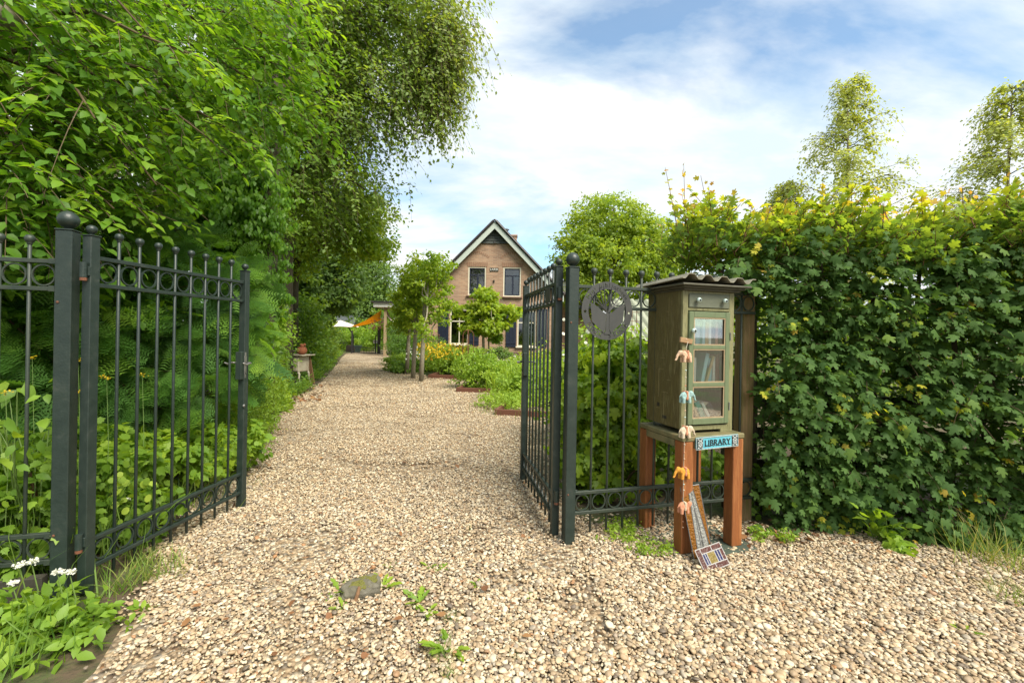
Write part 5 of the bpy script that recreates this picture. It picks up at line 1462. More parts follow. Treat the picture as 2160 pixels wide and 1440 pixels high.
# ---- field maple hedge on the right
def maple_hedge():
    t = thing('maple_hedge', 'tall clipped field maple hedge with yellow and orange young shoots on top', 'hedge', (3.6, 4.0, 0))
    off = np.array([3.6, 4.0, 0])
    def face(X): return 3.38 - .19 * (np.minimum(X, 3.7) - 1.7)
    def ztop(X): return 2.28 - .11 * np.clip(X - 2.2, 0, 1.6) + .10 * np.sin(X * 2.1) + .06 * np.sin(X * 5.3 + 1)
    # front face
    n = 2500
    X = rng.uniform(1.95, 6.2, n); Z = ztop(X) * rng.random(n) ** 1.05
    hi_ = Z > 1.85; X = np.where(hi_, X - .45 * rng.random(n), X)
    bulge = .16 * (vnoise(X, Z, .45, 1) - .5) + .10 * (vnoise(X, Z, .17, 2) - .5)
    Y = face(X) + .10 - bulge + rng.random(n) ** 2 * .35 + np.where(Z < .2, .04, 0)
    A = np.stack([X, Y, Z], 1)
    D = nrm(np.stack([rng.normal(0, .6, n), -np.abs(rng.normal(.8, .3, n)), rng.normal(.25, .4, n)], 1))
    P, d, N, tid, path = strands(A, D, gsz(n, .10, .24), .5, 8, .03, up=.35)
    N = nrm(N * .7 + np.array([0, -.8, .45]) + rng.normal(0, .50, N.shape))
    d = nrm(d + np.array([0, -.1, -.5]) + rng.normal(0, .25, d.shape))
    tt = np.clip(rng.beta(2, 3.2, len(P)) * .62 + .12 * (rand(n)[tid] - .5) , 0, 1)
    young = (rand(n)[tid] < .07); tt = np.where(young, rng.uniform(.66, .98, len(P)), tt)
    S = np.where(young, gsz(len(P), .035, .060), gsz(len(P), .045, .085))
    V = P - off
    front = np.argsort(P[:, 1] - face(P[:, 0]) + np.where((P[:, 0] > 4.1) | (P[:, 0] < 1.7) | (P[:, 2] < .15), 9, 0))[:300]
    rest = np.setdiff1d(np.arange(len(P)), front)
    leaf_parts('leaf', V[front], d[front], N[front], S[front], MP, 'leaf_maple', tt[front] * .999, t)
    leaves('foliage', V[rest], d[rest], N[rest], S[rest], MP, 'leaf_maple', tt[rest], t)
    twigs('twigs', path[:1200] - off, .0035, .0015, 'twig', t)
    # deeper body and top
    n = 900
    X = rng.uniform(2.0, 6.6, n); Y = face(X) + rng.uniform(.3, 1.5, n); Z = ztop(X) * rng.uniform(.25, 1.0, n)
    A = np.stack([X, Y, Z], 1)
    P, d, N, tid, _ = strands(A, rng.normal(0, 1, (n, 3)), gsz(n, .15, .3), .3, 8, .04)
    leaves('foliage', P - off, d, N, gsz(len(P), .07, .11), MP, 'leaf_maple', rng.beta(2, 3, len(P)) * .6, t)
    n = 2100
    X = rng.uniform(1.50, 6.4, n); Y = face(X) + rng.uniform(.05, 1.3, n); Z = ztop(X) + rng.uniform(-.16, .20, n) - .05 * np.clip(X - 2.5, 0, 3)
    A = np.stack([X, Y, Z], 1)
    D = nrm(np.stack([rng.normal(0, .45, n), rng.normal(-.15, .45, n), np.full(n, .9)], 1))
    P, d, N, tid, path = strands(A, D, gsz(n, .12, .30), .12, 8, .02, up=.5)
    h = np.clip((P[:, 2] - ztop(P[:, 0])) / .42, 0, 1)
    tt = np.clip(.54 + .34 * h + .09 * rng.normal(0, 1, len(P)), .2, .97)
    leaves('foliage', P - off, d, N, gsz(len(P), .042, .072), MP, 'leaf_maple', tt, t)
    twigs('twigs', path - off, .004, .0015, 'twig_red', t)
    # tall leading shoots
    n = 100
    X = np.concatenate([rng.uniform(1.5, 5.2, n - 4), [1.40, 1.48, 1.72, 1.60]]); Y = face(X) + np.concatenate([rng.uniform(.15, 1.0, n - 4), [.45, .5, .5, .8]]); Z = ztop(X)
    L = np.concatenate([gsz(n - 4, .22, .46), [.62, .70, .66, .5]])
    D = nrm(np.stack([rng.normal(.0, .16, n), rng.normal(0, .2, n), np.ones(n)], 1)); D[-4:, 0] = [-.12, .02, -.22, .1]
    P, d, N, tid, path = strands(np.stack([X, Y, Z], 1), D, L, .03, 13, .012, spread=1.2, up=.6)
    h = np.tile(np.arange(13) / 12, n)
    tt = np.clip(.55 + .42 * h + rng.normal(0, .07, len(P)), .4, 1)
    leaves('shoot_leaves', P - off, d, N, gsz(len(P), .045, .078) * (1 - .35 * h), MP, 'leaf_maple', tt, t)
    twigs('shoots', path - off, .005, .002, 'twig_red', t)
    # stems inside
    for i in range(16):
        x = 1.85 + i * .27; y = face(x) + .55
        b = bend((x, y, 0), (x + rng.normal(0, .1), y + rng.normal(0, .1), 2.1), 0, 6, .03)
        MB().tube(b - off, np.linspace(.03, .012, 6), 7).build('stem', 'bark_brown', t, smooth=True)
maple_hedge()

# ---- maple shrubs behind the right railing
def shrub(name, label, cat, blobs, n, kl, rc, size, tmpl, mat, tb=(0, 1), stems=6, stem_mat='twig', group=None, base=None, kind_leaf='foliage', inner=.35, rnd=.55, up=.5):
    c = np.mean([b[0] for b in blobs], axis=0) if base is None else np.array(base, float)
    off = np.array([c[0], c[1], 0])
    t = thing(name, label, cat, tuple(off), 0, group)
    P, D, N, cid, C = clumps(blobs, n, rc, kl, inner=inner, rnd=rnd, up=up)
    k = P[:, 2] > .02; P, D, N, cid = P[k], D[k], N[k], cid[k]
    tt = tb[0] + (tb[1] - tb[0]) * np.clip(.5 * rand(len(P)) + .5 * rand(n)[cid], 0, 1)
    leaves(kind_leaf, P - off, D, N, gsz(len(P), size * .7, size * 1.3), tmpl, mat, tt, t)
    if stems:
        m = MB(); idx = rng.choice(len(C), stems, replace=False); hs = float(P[:, 2].max())
        for i in idx:
            m.tube(bend((C[i][0] * .7 + off[0] * .3, C[i][1] * .7 + off[1] * .3, 0) if hs < .5 else (off[0] + rng.normal(0, .06), off[1] + rng.normal(0, .06), 0), C[i], .1 * min(1, hs), 5, .02 * min(1, hs)) - off, np.linspace(.016, .005, 5) * min(1, hs * hs + .12), 5)
        m.build('stems', stem_mat, t, smooth=True)
    return t
def B(px, py, Y, rx, ry, rz):
    return (at(px, py, Y), (rx, ry, rz))
shrub('maple_shrub', 'bright young maple shrub growing behind the round book sign', 'shrub', [B(1285, 850, 4.3, .42, .45, .70), B(1250, 960, 4.1, .35, .4, .45), B(1340, 930, 4.4, .4, .4, .6), B(1300, 790, 4.7, .45, .4, .45)], 260, 22, .13, .085, MP, 'leaf_lime', (.0, .9), 8)
shrub('yellow_shrub', 'yellow green leafy shrub in the sun behind the railing', 'shrub', [B(1280, 790, 6.2, .8, .6, .7), B(1350, 850, 6.0, .6, .6, .6), B(1230, 850, 6.0, .5, .5, .6)], 240, 26, .2, .07, OV4, 'leaf_pale', (0.1, .8), 6)
shrub('celandine_clump', 'fresh green lobed leaf clump beside the library stand leg', 'plant', [B(1610, 985, 3.80, .14, .14, .18), B(1500, 985, 3.78, .12, .12, .16), B(1600, 1060, 3.76, .12, .1, .13), B(1640, 1020, 3.7, .1, .1, .12)], 44, 8, .09, .062, LB, 'leaf_herb', (.0, .6), 5, 'stem_green')
shrub('low_weed', 'feathery bright green weed patch at the foot of the library stand', 'plant', [B(1325, 1140, 3.22, .22, .08, .07), B(1375, 1155, 3.02, .15, .08, .06), B(1310, 1110, 3.35, .15, .1, .06)], 120, 18, .045, .022, OV4, 'leaf_herb', (.35, 1.0), 5, 'stem_green')
bs = thing('bramble_sprig', 'pale green bramble sprig arching out of the foot of the hedge', 'plant', (on_ground(1880, 1160)[0], 3.25, 0)); bo = np.array(bs.location)
A_ = np.tile(bo, (7, 1)) + np.c_[rng.normal(0, .03, (7, 2)), np.full(7, .02)]
P, d, N, _, path = strands(A_, nrm(np.c_[rng.normal(-.2, .3, 7), rng.normal(-.25, .15, 7), np.ones(7)]), gsz(7, .25, .48), .35, 7, .02, up=.5)
leaf_parts('leaf', P - bo, d, N, gsz(len(P), .055, .09), LB, 'leaf_herb', rng.uniform(0, .6, len(P)), bs)
twigs('stems', path - bo, .004, .002, 'stem_green', bs)
for px, py, s, lab in ((1600, 1140, .07, 'thin feathery weed at the front stand leg next to the hedge'), (1655, 1150, .06, 'small pale weed in the gravel below the hedge'), (1895, 1165, .07, 'green dock leaves at the hedge foot')):
    p = on_ground(px, py)
    shrub('gravel_weed', lab, 'plant', [((p[0], p[1], .05), (s, s, .07))], 16, 12, .03, .026 if 'dock' not in lab else .07, OV4, 'leaf_herb', (.3, .8), 3, 'stem_green')

# ---- grass tufts
def tuft(name, label, p, r, h, n, mat='leaf_grass', w=.05, tb=(0, 1), cat='grass', lean=.5):
    off = np.array([p[0], p[1], 0.0])
    t = thing(name, label, cat, tuple(off))
    P = np.c_[rng.normal(0, r * .5, (n, 2)), np.full(n, .0)]
    D = nrm(np.c_[rng.normal(0, lean, (n, 2)), np.ones(n)])
    N = nrm(rng.normal(0, 1, (n, 3)) * np.array([1, 1, .2]))
    leaves('blades', P, D, N, gsz(n, h * .5, h * 1.15), blade(w), mat, tb[0] + (tb[1] - tb[0]) * rand(n), t)
    return t
for px, py, r, h, n, lab in ((2060, 1180, .22, .30, 110, 'long dry grass tuft at the hedge foot'), (2130, 1200, .2, .30, 100, 'tall straw coloured grass tuft at the far hedge end'), (2140, 1270, .14, .18, 80, 'short dry grass tuft in the gravel by the hedge'), (2090, 1245, .08, .10, 50, 'tiny grass tuft in the gravel near the hedge grass')):
    tuft('grass_tuft', lab, on_ground(px, py), r, h, n, w=.018, tb=(.3, 1))
for px, py, r, h, n, lab in ((955, 1310, .055, .055, 90, 'low grass patch in open gravel near the mossy stone'), (940, 1390, .04, .10, 40, 'upright grass weed beyond the low grass patch in the gravel'), (945, 1435, .04, .09, 40, 'grass weed past the upright grass weed in the gravel'), (1085, 1395, .02, .06, 14, 'single fine weed in open gravel facing the library stand'), (990, 1120, .02, .06, 14, 'thin grass blades near the gate leaf with the plate'), (300, 1190, .12, .16, 90, 'yellowing grass tuft below the beech-side gate leaf'), (345, 1215, .14, .15, 120, 'straw coloured grass tuft beside the beech-side gate foot'), (255, 1245, .10, .17, 70, 'dry brown grass tuft at the gate hinge')):
    tuft('grass_tuft', lab, on_ground(px, py), r, h, n, w=.035, tb=(.1, .95) if px < 400 else (0, .55))
def rosette(label, p, n, L, mat='leaf_herb'):
    t = thing('dandelion', label, 'weed', (p[0], p[1], 0))
    a = rng.uniform(0, 6.283, n); D = np.c_[np.cos(a), np.sin(a), rng.uniform(.1, .7, n)]
    Pp = np.zeros((n, 3)); Pp[:, 2] = .012
    lm = T([(0, 0, 0), (-.06, .2, .02), (-.12, .3, .03), (-.06, .42, .03), (-.16, .55, .03), (-.08, .66, .02), (-.12, .8, 0), (0, 1, -.08), (.12, .8, 0), (.08, .66, .02), (.16, .55, .03), (.06, .42, .03), (.12, .3, .03), (.06, .2, .02), (0, .5, -.01)], [(14, (i + 1) % 14, i) for i in range(14)])
    leaf_parts('leaf', Pp, D, np.tile([0, 0, 1.0], (n, 1)) + rng.normal(0, .2, (n, 3)), gsz(n, L * .7, L * 1.2), lm, mat, rng.uniform(.25, .8, n), t)
for px, py, n, L, lab in ((720, 1255, 7, .10, 'dandelion leaves spreading at the mossy stone'), (805, 1245, 4, .09, 'dandelion leaf lying along the mossy stone edge'), (885, 1275, 6, .08, 'dandelion in open gravel between the stone and the library stand'), (900, 1298, 7, .07, 'small dandelion in front of the open gravel dandelion'), (820, 1200, 4, .05, 'tiny seedling behind the mossy stone'), (905, 1200, 5, .05, 'tiny seedling in the pebbles past the stone'), (930, 1205, 5, .05, 'seedling beside the tiny pebble seedling'), (945, 1375, 9, .10, 'leafy dandelion beyond the low grass patch in the gravel'), (1010, 1240, 6, .05, 'reddish seedling group in the gravel toward the library stand'), (725, 1290, 5, .06, 'flat weed below the mossy stone'), (2035, 1340, 6, .06, 'small weed alone in gravel before the hedge grass'), (1120, 1265, 4, .04, 'tiny weed beside the reddish seedlings')):
    rosette(lab, on_ground(px, py), n + 2, L * 1.25)
def scatter_leaves(label, pts, s, z=.03):
    n = len(pts); P = np.c_[pts, np.full(n, z)]
    D = np.c_[rng.normal(0, 1, (n, 2)), rng.normal(0, .15, n)]
    o = leaves('dry_leaves', P, D, np.tile([0, 0, 1.0], (n, 1)) + rng.normal(0, .35, (n, 3)), gsz(n, s * .6, s * 1.3), lobed(), 'dry_leaf', rand(n))
    tag(o, label, 'leaf litter', kind='stuff')
q1 = np.c_[rng.uniform(1.3, 4.6, 170), rng.normal(.08, .10, 170)]; q1[:, 1] += 3.30 - .19 * (q1[:, 0] - 1.7)
scatter_leaves('dead brown leaves lying along the hedge foot', q1, .06)
q2_ = np.stack([np.array(on_ground(a, b)[:2]) for a, b in zip(rng.uniform(580, 680, 130), rng.uniform(815, 850, 130))])
scatter_leaves('dead brown leaves around the old stove', q2_, .09)
q3 = np.stack([np.array(on_ground(a, b)[:2]) for a, b in zip(rng.uniform(250, 1150, 55), rng.uniform(900, 1420, 55))])
scatter_leaves('few scattered dead leaves on the open gravel', q3, .045, .045)

# ---- beech overhanging from the left
def branch_tree(name, label, base, trunk, radii, bark, cat='tree', group=None):
    off = np.array([base[0], base[1], 0.0])
    t = thing(name, label, cat, tuple(off), 0, group)
    MB().tube(np.array(trunk) - off, radii, 12).build('trunk', bark, t, smooth=True)
    return t, off
def beech():
    base = (-5.6, 4.2)
    t, off = branch_tree('beech_tree', 'beech tree hanging large fresh leaves over the gate', base, [(-5.6, 4.2, -.05), (-5.5, 4.1, 1.2), (-5.3, 4.0, 2.6), (-5.2, 3.9, 4.2), (-5.0, 4.0, 6.0)], [.30, .26, .24, .2, .15], 'bark_beech')
    lim = at(20, 30, 2.75)
    MB().tube(np.array([(-5.3, 4.0, 2.8), (-4.2, 3.4, 3.15), lim + np.array([-.25, .06, -.02]), lim]) - off, [.17, .13, .10, .075], 10).build('limb', 'bark_beech', t, smooth=True)
    # boughs: long sloping branches towards lower right
    boughs = [((-4.6, 4.6, 4.6), at(690, 285, 4.6)), ((-4.6, 4.4, 4.4), at(655, 110, 4.4)), ((-4.6, 4.0, 4.0), at(560, 330, 3.9)), ((-4.4, 3.8, 3.6), at(450, 300, 3.4)), ((-4.3, 3.6, 3.4), at(330, 390, 3.2)), ((-4.4, 3.4, 3.0), at(240, 440, 3.0)), ((-4.6, 4.2, 5.0), at(620, 20, 4.3)), ((-4.4, 3.4, 3.6), at(420, 120, 3.0)), ((-4.2, 3.2, 3.2), at(200, 250, 2.7)), ((-4.4, 3.2, 2.4), at(100, 420, 2.9)), ((-4.5, 4.4, 4.8), at(640, 200, 4.8)), ((-4.5, 3.6, 4.4), at(300, 60, 3.0)), ((-4.6, 3.4, 3.4), at(60, 330, 2.7)), ((-4.6, 4.0, 4.2), at(520, 210, 4.0)), ((-4.4, 3.6, 3.0), at(170, 380, 3.2))]
    A, D = [], []
    mb = MB()
    for a, b in boughs:
        p = bend(a, b, .25, 8, .05)
        mb.tube(p - off, np.linspace(.028, .005, 8), 6)
        for k in range(20):
            s = rng.uniform(.15, 1.0) * 6.99; i = int(s); q_ = p[i] + (p[i + 1] - p[i]) * (s - i)
            A.append(q_); dirn = nrm(p[i + 1] - p[i]); A_ = nrm(np.cross(dirn, [0, 0, 1])) * (1 if k % 2 else -1)
            D.append(dirn * .8 + A_ * rng.uniform(.5, 1) + np.array([0, 0, rng.normal(.0, .2)]))
    mb.build('boughs', 'twig', t, smooth=True)
    poly = [(-420, -80), (600, -80), (655, 30), (640, 180), (665, 260), (590, 315), (520, 320), (440, 330), (390, 390), (320, 420), (280, 470), (190, 490), (-420, 520)]
    def ymn(x): return 2.55 + np.clip(x, 0, 700) / 700 * 1.7
    def ymx(x): return 4.0 + np.clip(x, 0, 700) / 700 * 1.4
    W = wedge(poly, 1250, ymn, ymx)
    A = np.concatenate([np.array(A), W]); D = np.concatenate([np.array(D), nrm(np.array([.75, -.25, -.28]) + rng.normal(0, .35, (len(W), 3)))])
    n = len(A)
    P, d, N, tid, path = strands(A, D, gsz(n, .28, .58), .22, 13, .015, spread=1.0, up=1.0)
    d = nrm(d + np.array([0, -.1, -.25]))
    tt = np.clip(.5 * rand(len(P)) + .6 * rand(n)[tid] - .05, 0, 1)
    S = gsz(len(P), .05, .098)
    key = P[:, 1] + np.where((P[:, 1] < 2.3) | (np.abs(P[:, 0]) > 1.1 * P[:, 1]) | (P[:, 2] > 3.3), 9, 0)
    fr_ = np.argsort(key)[:300]; rest = np.setdiff1d(np.arange(len(P)), fr_)
    leaf_parts('leaf', P[fr_] - off, d[fr_], N[fr_], S[fr_], OV, 'leaf_beech', tt[fr_] * .999, t)
    leaves('crown', P[rest] - off, d[rest], N[rest], S[rest], OV, 'leaf_beech', tt[rest], t)
    twigs('twigs', path - off, .004, .0015, 'twig', t)
    # deeper shaded body of the crown
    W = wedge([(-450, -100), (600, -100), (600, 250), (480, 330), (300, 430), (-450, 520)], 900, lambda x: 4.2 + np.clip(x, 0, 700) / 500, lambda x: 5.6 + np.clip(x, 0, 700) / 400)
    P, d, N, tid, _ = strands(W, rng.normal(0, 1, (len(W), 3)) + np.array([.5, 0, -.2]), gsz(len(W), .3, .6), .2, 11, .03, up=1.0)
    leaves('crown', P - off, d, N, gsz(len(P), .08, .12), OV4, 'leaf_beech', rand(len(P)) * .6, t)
beech()

# ---- feathery evergreen behind the beech-side gate leaf
def evergreen():
    off = np.array([-4.2, 4.7, 0])
    t = thing('evergreen_bush', 'feathery dark evergreen bush filling the space behind the beech-side gate leaf', 'bush', tuple(off))
    MB().tube([(0, 0, -.05), (.03, .02, 1.0), (-.05, .05, 2.2), (0, 0, 2.9)], [.10, .08, .05, .02], 8).build('trunk', 'bark_brown', t, smooth=True)
    sps = [yew_spray(s) for s in range(3)]
    poly = [(-420, 480), (190, 470), (300, 430), (420, 470), (470, 520), (545, 560), (555, 700), (535, 800), (470, 870), (330, 900), (160, 910), (-420, 930)]
    W = wedge(poly, 1800, lambda x: 2.95 + np.clip(x, 0, 560) / 560 * 1.45, lambda x: 3.7 + np.clip(x, 0, 560) / 560 * 1.6)
    n = len(W)
    D = nrm(np.array([.62, -.50, -.25]) + rng.normal(0, .42, (n, 3)))
    N = nrm(np.array([.35, -.6, .9]) + rng.normal(0, .40, (n, 3)))
    for k in range(3):
        i = np.arange(n) % 3 == k
        leaves('needle_sprays', W[i] - off, D[i], N[i], gsz(i.sum(), .20, .36), sps[k], 'leaf_yew', np.clip(.55 * rand(i.sum()) + .25 + .25 * (rand(i.sum()) < .08), 0, 1), t)
    W2 = wedge(poly, 170, 4.4, 6.2)
    leaves('needle_sprays', W2 - off, rng.normal(0, 1, (170, 3)), rng.normal(0, 1, (170, 3)) + np.array([0, 0, 1]), gsz(170, .5, .8), yew_spray(9, 7, 8), 'leaf_yew', rand(170) * .4, t)
    twigs('branches', np.stack([bend((off[0], off[1], max(.3, w[2] - .3)), w, .05, 5, .02) for w in W[:500]]) - off, .009, .003, 'twig', t)
evergreen()

shrub('hazel_shrub', 'broad leaved light green shrub mixed into the evergreen behind the gate', 'shrub', [B(330, 560, 4.3, .5, .4, .35), B(450, 620, 4.7, .4, .4, .5), B(240, 620, 3.9, .4, .3, .4), B(500, 720, 5.0, .4, .4, .45), B(60, 600, 3.3, .5, .3, .4)], 210, 16, .16, .085, OV, 'leaf_beech', (.1, .9), 8)
# ---- ivy covered trunk
def ivy_tree():
    b = at(545, 760, 6.9); off = np.array([b[0], 6.9, 0])
    t = thing('ivy_tree', 'tree trunk wrapped in a thick mass of glossy bright ivy', 'tree', tuple(off))
    MB().tube([(0, 0, -.05), (.02, 0, 2), (.05, .1, 4), (.3, .2, 6.2), (.9, .4, 8.5)], [.24, .21, .18, .14, .09], 10).build('trunk', 'bark_brown', t, smooth=True)
    blobs = [B(535, 330, 6.9, .42, .42, .55), B(520, 420, 6.8, .58, .5, .65), B(490, 470, 6.6, .55, .5, .55), B(520, 540, 6.9, .48, .45, .6), B(545, 620, 7.0, .38, .38, .5), B(430, 400, 6.7, .50, .4, .42), B(400, 330, 7.0, .5, .4, .4), B(560, 250, 7.1, .38, .35, .5)]
    P, D, N, cid, C = clumps(blobs, 1150, .15, 30, inner=.72, out=1.2, up=.25, rnd=.4)
    D = nrm(D * .5 + np.array([0, -.1, -.9])); 
    tt = np.clip(.45 * rand(len(P)) + .55 * rand(1150)[cid], 0, 1)
    leaves('ivy', P - off, D, N, gsz(len(P), .055, .10), OV4, 'leaf_ivy', tt, t)
ivy_tree()

# ---- large trees along the left
def tree(name, label, base, trunk, radii, blobs, nc, rc, kl, size, tmpl, mat, bark, tb=(0, 1), limbs=10, group=None, inner=.45, rnd=.55, up=.5, sag=.4, lr=.05):
    t, off = branch_tree(name, label, base, trunk, radii, bark, group=group)
    P, D, N, cid, C = clumps(blobs, nc, rc, kl, inner=inner, rnd=rnd, up=up)
    tt = tb[0] + (tb[1] - tb[0]) * np.clip(.45 * rand(len(P)) + .55 * rand(nc)[cid], 0, 1)
    leaves('crown', P - off, D, N, gsz(len(P), size * .7, size * 1.3), tmpl, mat, tt, t)
    tr_p = np.array(trunk, float)
    for i in rng.choice(nc, limbs, replace=False):
        s = rng.uniform(.4, .98) * (len(tr_p) - 1.001); k = int(s); a = tr_p[k] + (tr_p[k + 1] - tr_p[k]) * (s - k)
        MB().tube(bend(a, C[i], sag * rng.uniform(-.3, 1), 7, .06) - off, np.linspace(lr, lr * .2, 7), 6).build('limb', bark, t, smooth=True)
    return t, off
def G(px, Y): return at(px, 704, Y)[:2]
def copper():
    b = G(600, 11.2)
    tp = [(b[0], 11.2, -.1), tuple(at(600, 560, 11.2)), tuple(at(612, 420, 11.2)), tuple(at(625, 260, 11.3)), tuple(at(650, 80, 11.4)), tuple(at(690, -160, 11.5))]
    t, off = branch_tree('copper_beech', 'tall olive and bronze leaved beech with drooping branch ends over the drive', b, tp, [.22, .19, .16, .14, .11, .07], 'bark_brown')
    boughs = [(at(620, 330, 11.3), at(790, 190, 10.6)), (at(640, 150, 11.4), at(900, 60, 10.5)), (at(650, 60, 11.4), at(935, 70, 10.2)), (at(630, 250, 11.3), at(830, 250, 10.8)), (at(610, 385, 11.2), at(770, 400, 10.8)), (at(640, 120, 11.4), at(760, 40, 10.4)), (at(660, 0, 11.4), at(940, -40, 10.4)), (at(660, -20, 11.4), at(880, -120, 10.4)), (at(620, 300, 11.3), at(720, 260, 10.2)), (at(650, 40, 11.4), at(700, -60, 12.4)), (at(640, 200, 11.3), at(720, 130, 12.6)), (at(610, 420, 11.2), at(700, 470, 11.0))]
    A = []; D = []
    mb = MB()
    for i, (a, c) in enumerate(boughs):
        p = bend(a, c, .5, 9, .10)
        MB().tube(p - off, np.linspace(.085, .018, 9), 7).build('limb', 'bark_brown', t, smooth=True)
        out = nrm((c - a) * np.array([1, 1, 0]))
        for k in range(130):
            s = rng.uniform(.05, 1.0) * 7.99; j = int(s); q_ = p[j] + (p[j + 1] - p[j]) * (s - j)
            A.append(q_ + rng.normal(0, 1, 3) * np.array([.45, .6, .42])); D.append(out * .6 + rng.normal(0, .6, 3) * np.array([1, 1, .5]))
    A = np.array(A); D = np.array(D)
    poly = [(600, -120), (920, -120), (945, 0), (945, 70), (930, 150), (890, 200), (850, 190), (820, 250), (790, 310), (740, 350), (690, 370), (620, 380), (590, 300)]
    W = wedge(poly, 850, 9.8, 12.6)
    A = np.concatenate([A, W]); D = np.concatenate([D, nrm(np.array([.5, -.2, -.1]) + rng.normal(0, .5, (len(W), 3)))])
    e_ = wedge([(850, 60), (950, 10), (965, 90), (940, 170), (920, 240), (870, 190), (850, 200), (820,250)], 520, 9.9, 11.2)
    A = np.concatenate([A, e_]); D = np.concatenate([D, nrm(np.array([.35, -.1, -.6]) + rng.normal(0, .3, (len(e_), 3)))])
    e2 = wedge([(905, -20), (985, -10), (1000, 45), (975, 110), (955, 190), (925, 235), (890, 200), (860, 210), (900, 110)], 190, 9.9, 10.9)
    A = np.concatenate([A, e2]); D = np.concatenate([D, nrm(np.array([.25, -.1, -.35]) + rng.normal(0, .25, (len(e2), 3)))])
    n = len(A)
    P, d, N, tid, path = strands(A, D, gsz(n, .4, .9), .95, 15, .05, up=.5)
    outer = np.clip((P[:, 0] - (-4.5)) / 3.5, 0, 1)
    tt = np.clip(-.05 + .62 * outer + .35 * (rand(len(P)) - .5) + .25 * (rand(n)[tid] - .5), 0, 1)
    leaves('crown', P - off, d, N, gsz(len(P), .075, .13), OV4, 'leaf_copper', tt, t)
    twigs('twigs', path - off, .006, .002, 'twig', t)
    # inner crown further back (green)
    blobs = [(at(640, 60, 12.5), (1.6, 1.2, 2.0)), (at(560, -40, 12.5), (2.0, 1.2, 2.2)), (at(690, 200, 12.4), (1.2, 1.0, 1.3)), (at(760, 90, 12.6), (1.3, 1.0, 1.2)), (at(840, 60, 12.4), (1.0, .9, 1.0)), (at(720, 300, 12.2), (.9, .8, .7))]
    P, D, N, cid, C = clumps(blobs, 800, .34, 32, inner=.3)
    leaves('crown', P - off, D, N, gsz(len(P), .07, .11), OV4, 'leaf_tree', np.clip(.6 * rand(len(P)) + .2 * rand(800)[cid], 0, 1) * .7, t)
copper()
GL = 'trees along the hedge side of the drive'
b = G(560, 9.6)
tree('maple_tree', 'thick trunked tree with light leaves just past the ivy', b, [(b[0], 9.6, -.1), tuple(at(556, 620, 9.6)), tuple(at(572, 480, 9.6)), tuple(at(585, 380, 9.7)), tuple(at(560, 200, 9.8))], [.24, .20, .17, .14, .10], [B(480, 260, 9.8, 1.2, 1, 1.3), B(560, 120, 10, 1.3, 1, 1.4), B(620, 440, 10.2, .7, .8, .8)], 300, .3, 34, .09, OV4, 'leaf_tree', 'bark_brown', (0, .6), 8, GL)
b = G(618, 14.6)
tree('maple_tree', 'light green tree with a leaning branch reaching over the drive', b, [(b[0], 14.6, -.1), tuple(at(618, 600, 14.5)), tuple(at(632, 500, 14.3)), tuple(at(690, 420, 13.9)), tuple(at(760, 400, 13.6))], [.18, .16, .13, .09, .05], [B(660, 450, 14, 1.5, 1.2, 1.0), B(740, 480, 13.6, 1.2, 1.1, .95), B(790, 520, 13.3, .55, .7, .35), B(700, 390, 14, 1.0, 1, .8), B(620, 520, 14.2, 1.0, 1, .9), B(780, 440, 13.8, .5, .6, .6)], 560, .30, 34, .12, OV4, 'leaf_lime', 'bark_brown', (.1, 1.0), 16, GL)
b = G(650, 19)
tree('dark_tree', 'dense dark green tree leaning over the hedge before the parasol', b, [(b[0], 19, -.1), tuple(at(650, 600, 19)), tuple(at(665, 500, 19))], [.2, .18, .1], [B(660, 600, 19, 1.6, 1.4, 1.5), B(720, 590, 19.4, 1.1, 1.2, 1.3), B(620, 560, 19, 1.3, 1.2, 1.6), B(700, 540, 19.6, 1.4, 1.2, 1.1)], 700, .42, 34, .16, OV4, 'leaf_dark', 'bark_brown', (0, .9), 6, GL)
b = G(775, 40)
tree('dark_tree', 'tall rounded dark green tree behind the shed at the drive end', b, [(b[0], 40, -.1), tuple(at(770, 640, 40)), tuple(at(765, 560, 40))], [.3, .25, .14], [B(775, 590, 40, 2.6, 2, 3.0), B(745, 540, 40, 2.6, 2, 2.8), B(790, 640, 40, 1.6, 2, 2.0), B(700, 610, 40, 3, 2, 3.2), B(735, 640, 40.5, 3, 1.5, 2.2)], 950, .70, 34, .26, OV4, 'leaf_dark', 'bark_brown', (.1, 1), 4, GL)
b = G(560, 17)
tree('dark_tree', 'dense background tree behind the ivy covered trunk', b, [(b[0], 17, -.1), tuple(at(560, 500, 17)), tuple(at(565, 300, 17))], [.3, .24, .14], [B(520, 500, 17, 2.2, 1.5, 2.4), B(420, 420, 17, 3, 1.5, 3.4), B(600, 330, 17.5, 2, 1.5, 2.6), B(560, 620, 16.5, 1.6, 1.2, 1.5), B(300, 300, 17, 3.5, 1.5, 4), B(560, 150, 17.5, 2.4, 1.4, 2.8)], 700, .55, 32, .17, OV4, 'leaf_tree', 'bark_brown', (0, .7), 6, GL)
b = G(300, 11)
tree('dark_tree', 'large shadowy background tree behind the evergreen bush', b, [(b[0], 10.5, -.1), tuple(at(330, 500, 10.5)), tuple(at(340, 100, 10.5))], [.3, .24, .14], [B(300, 400, 11, 3, 1.2, 3.0), B(100, 300, 10, 3, 1.2, 3.5), B(200, 650, 9.5, 2.5, 1, 2), B(450, 650, 9.8, 1.2, .8, 1.6), B(20, 600, 9, 2.2, 1, 2.2), B(400, 100, 11, 2.6, 1.2, 2.6)], 620, .5, 30, .17, OV4, 'leaf_dark', 'bark_brown', (0, .5), 6, GL)

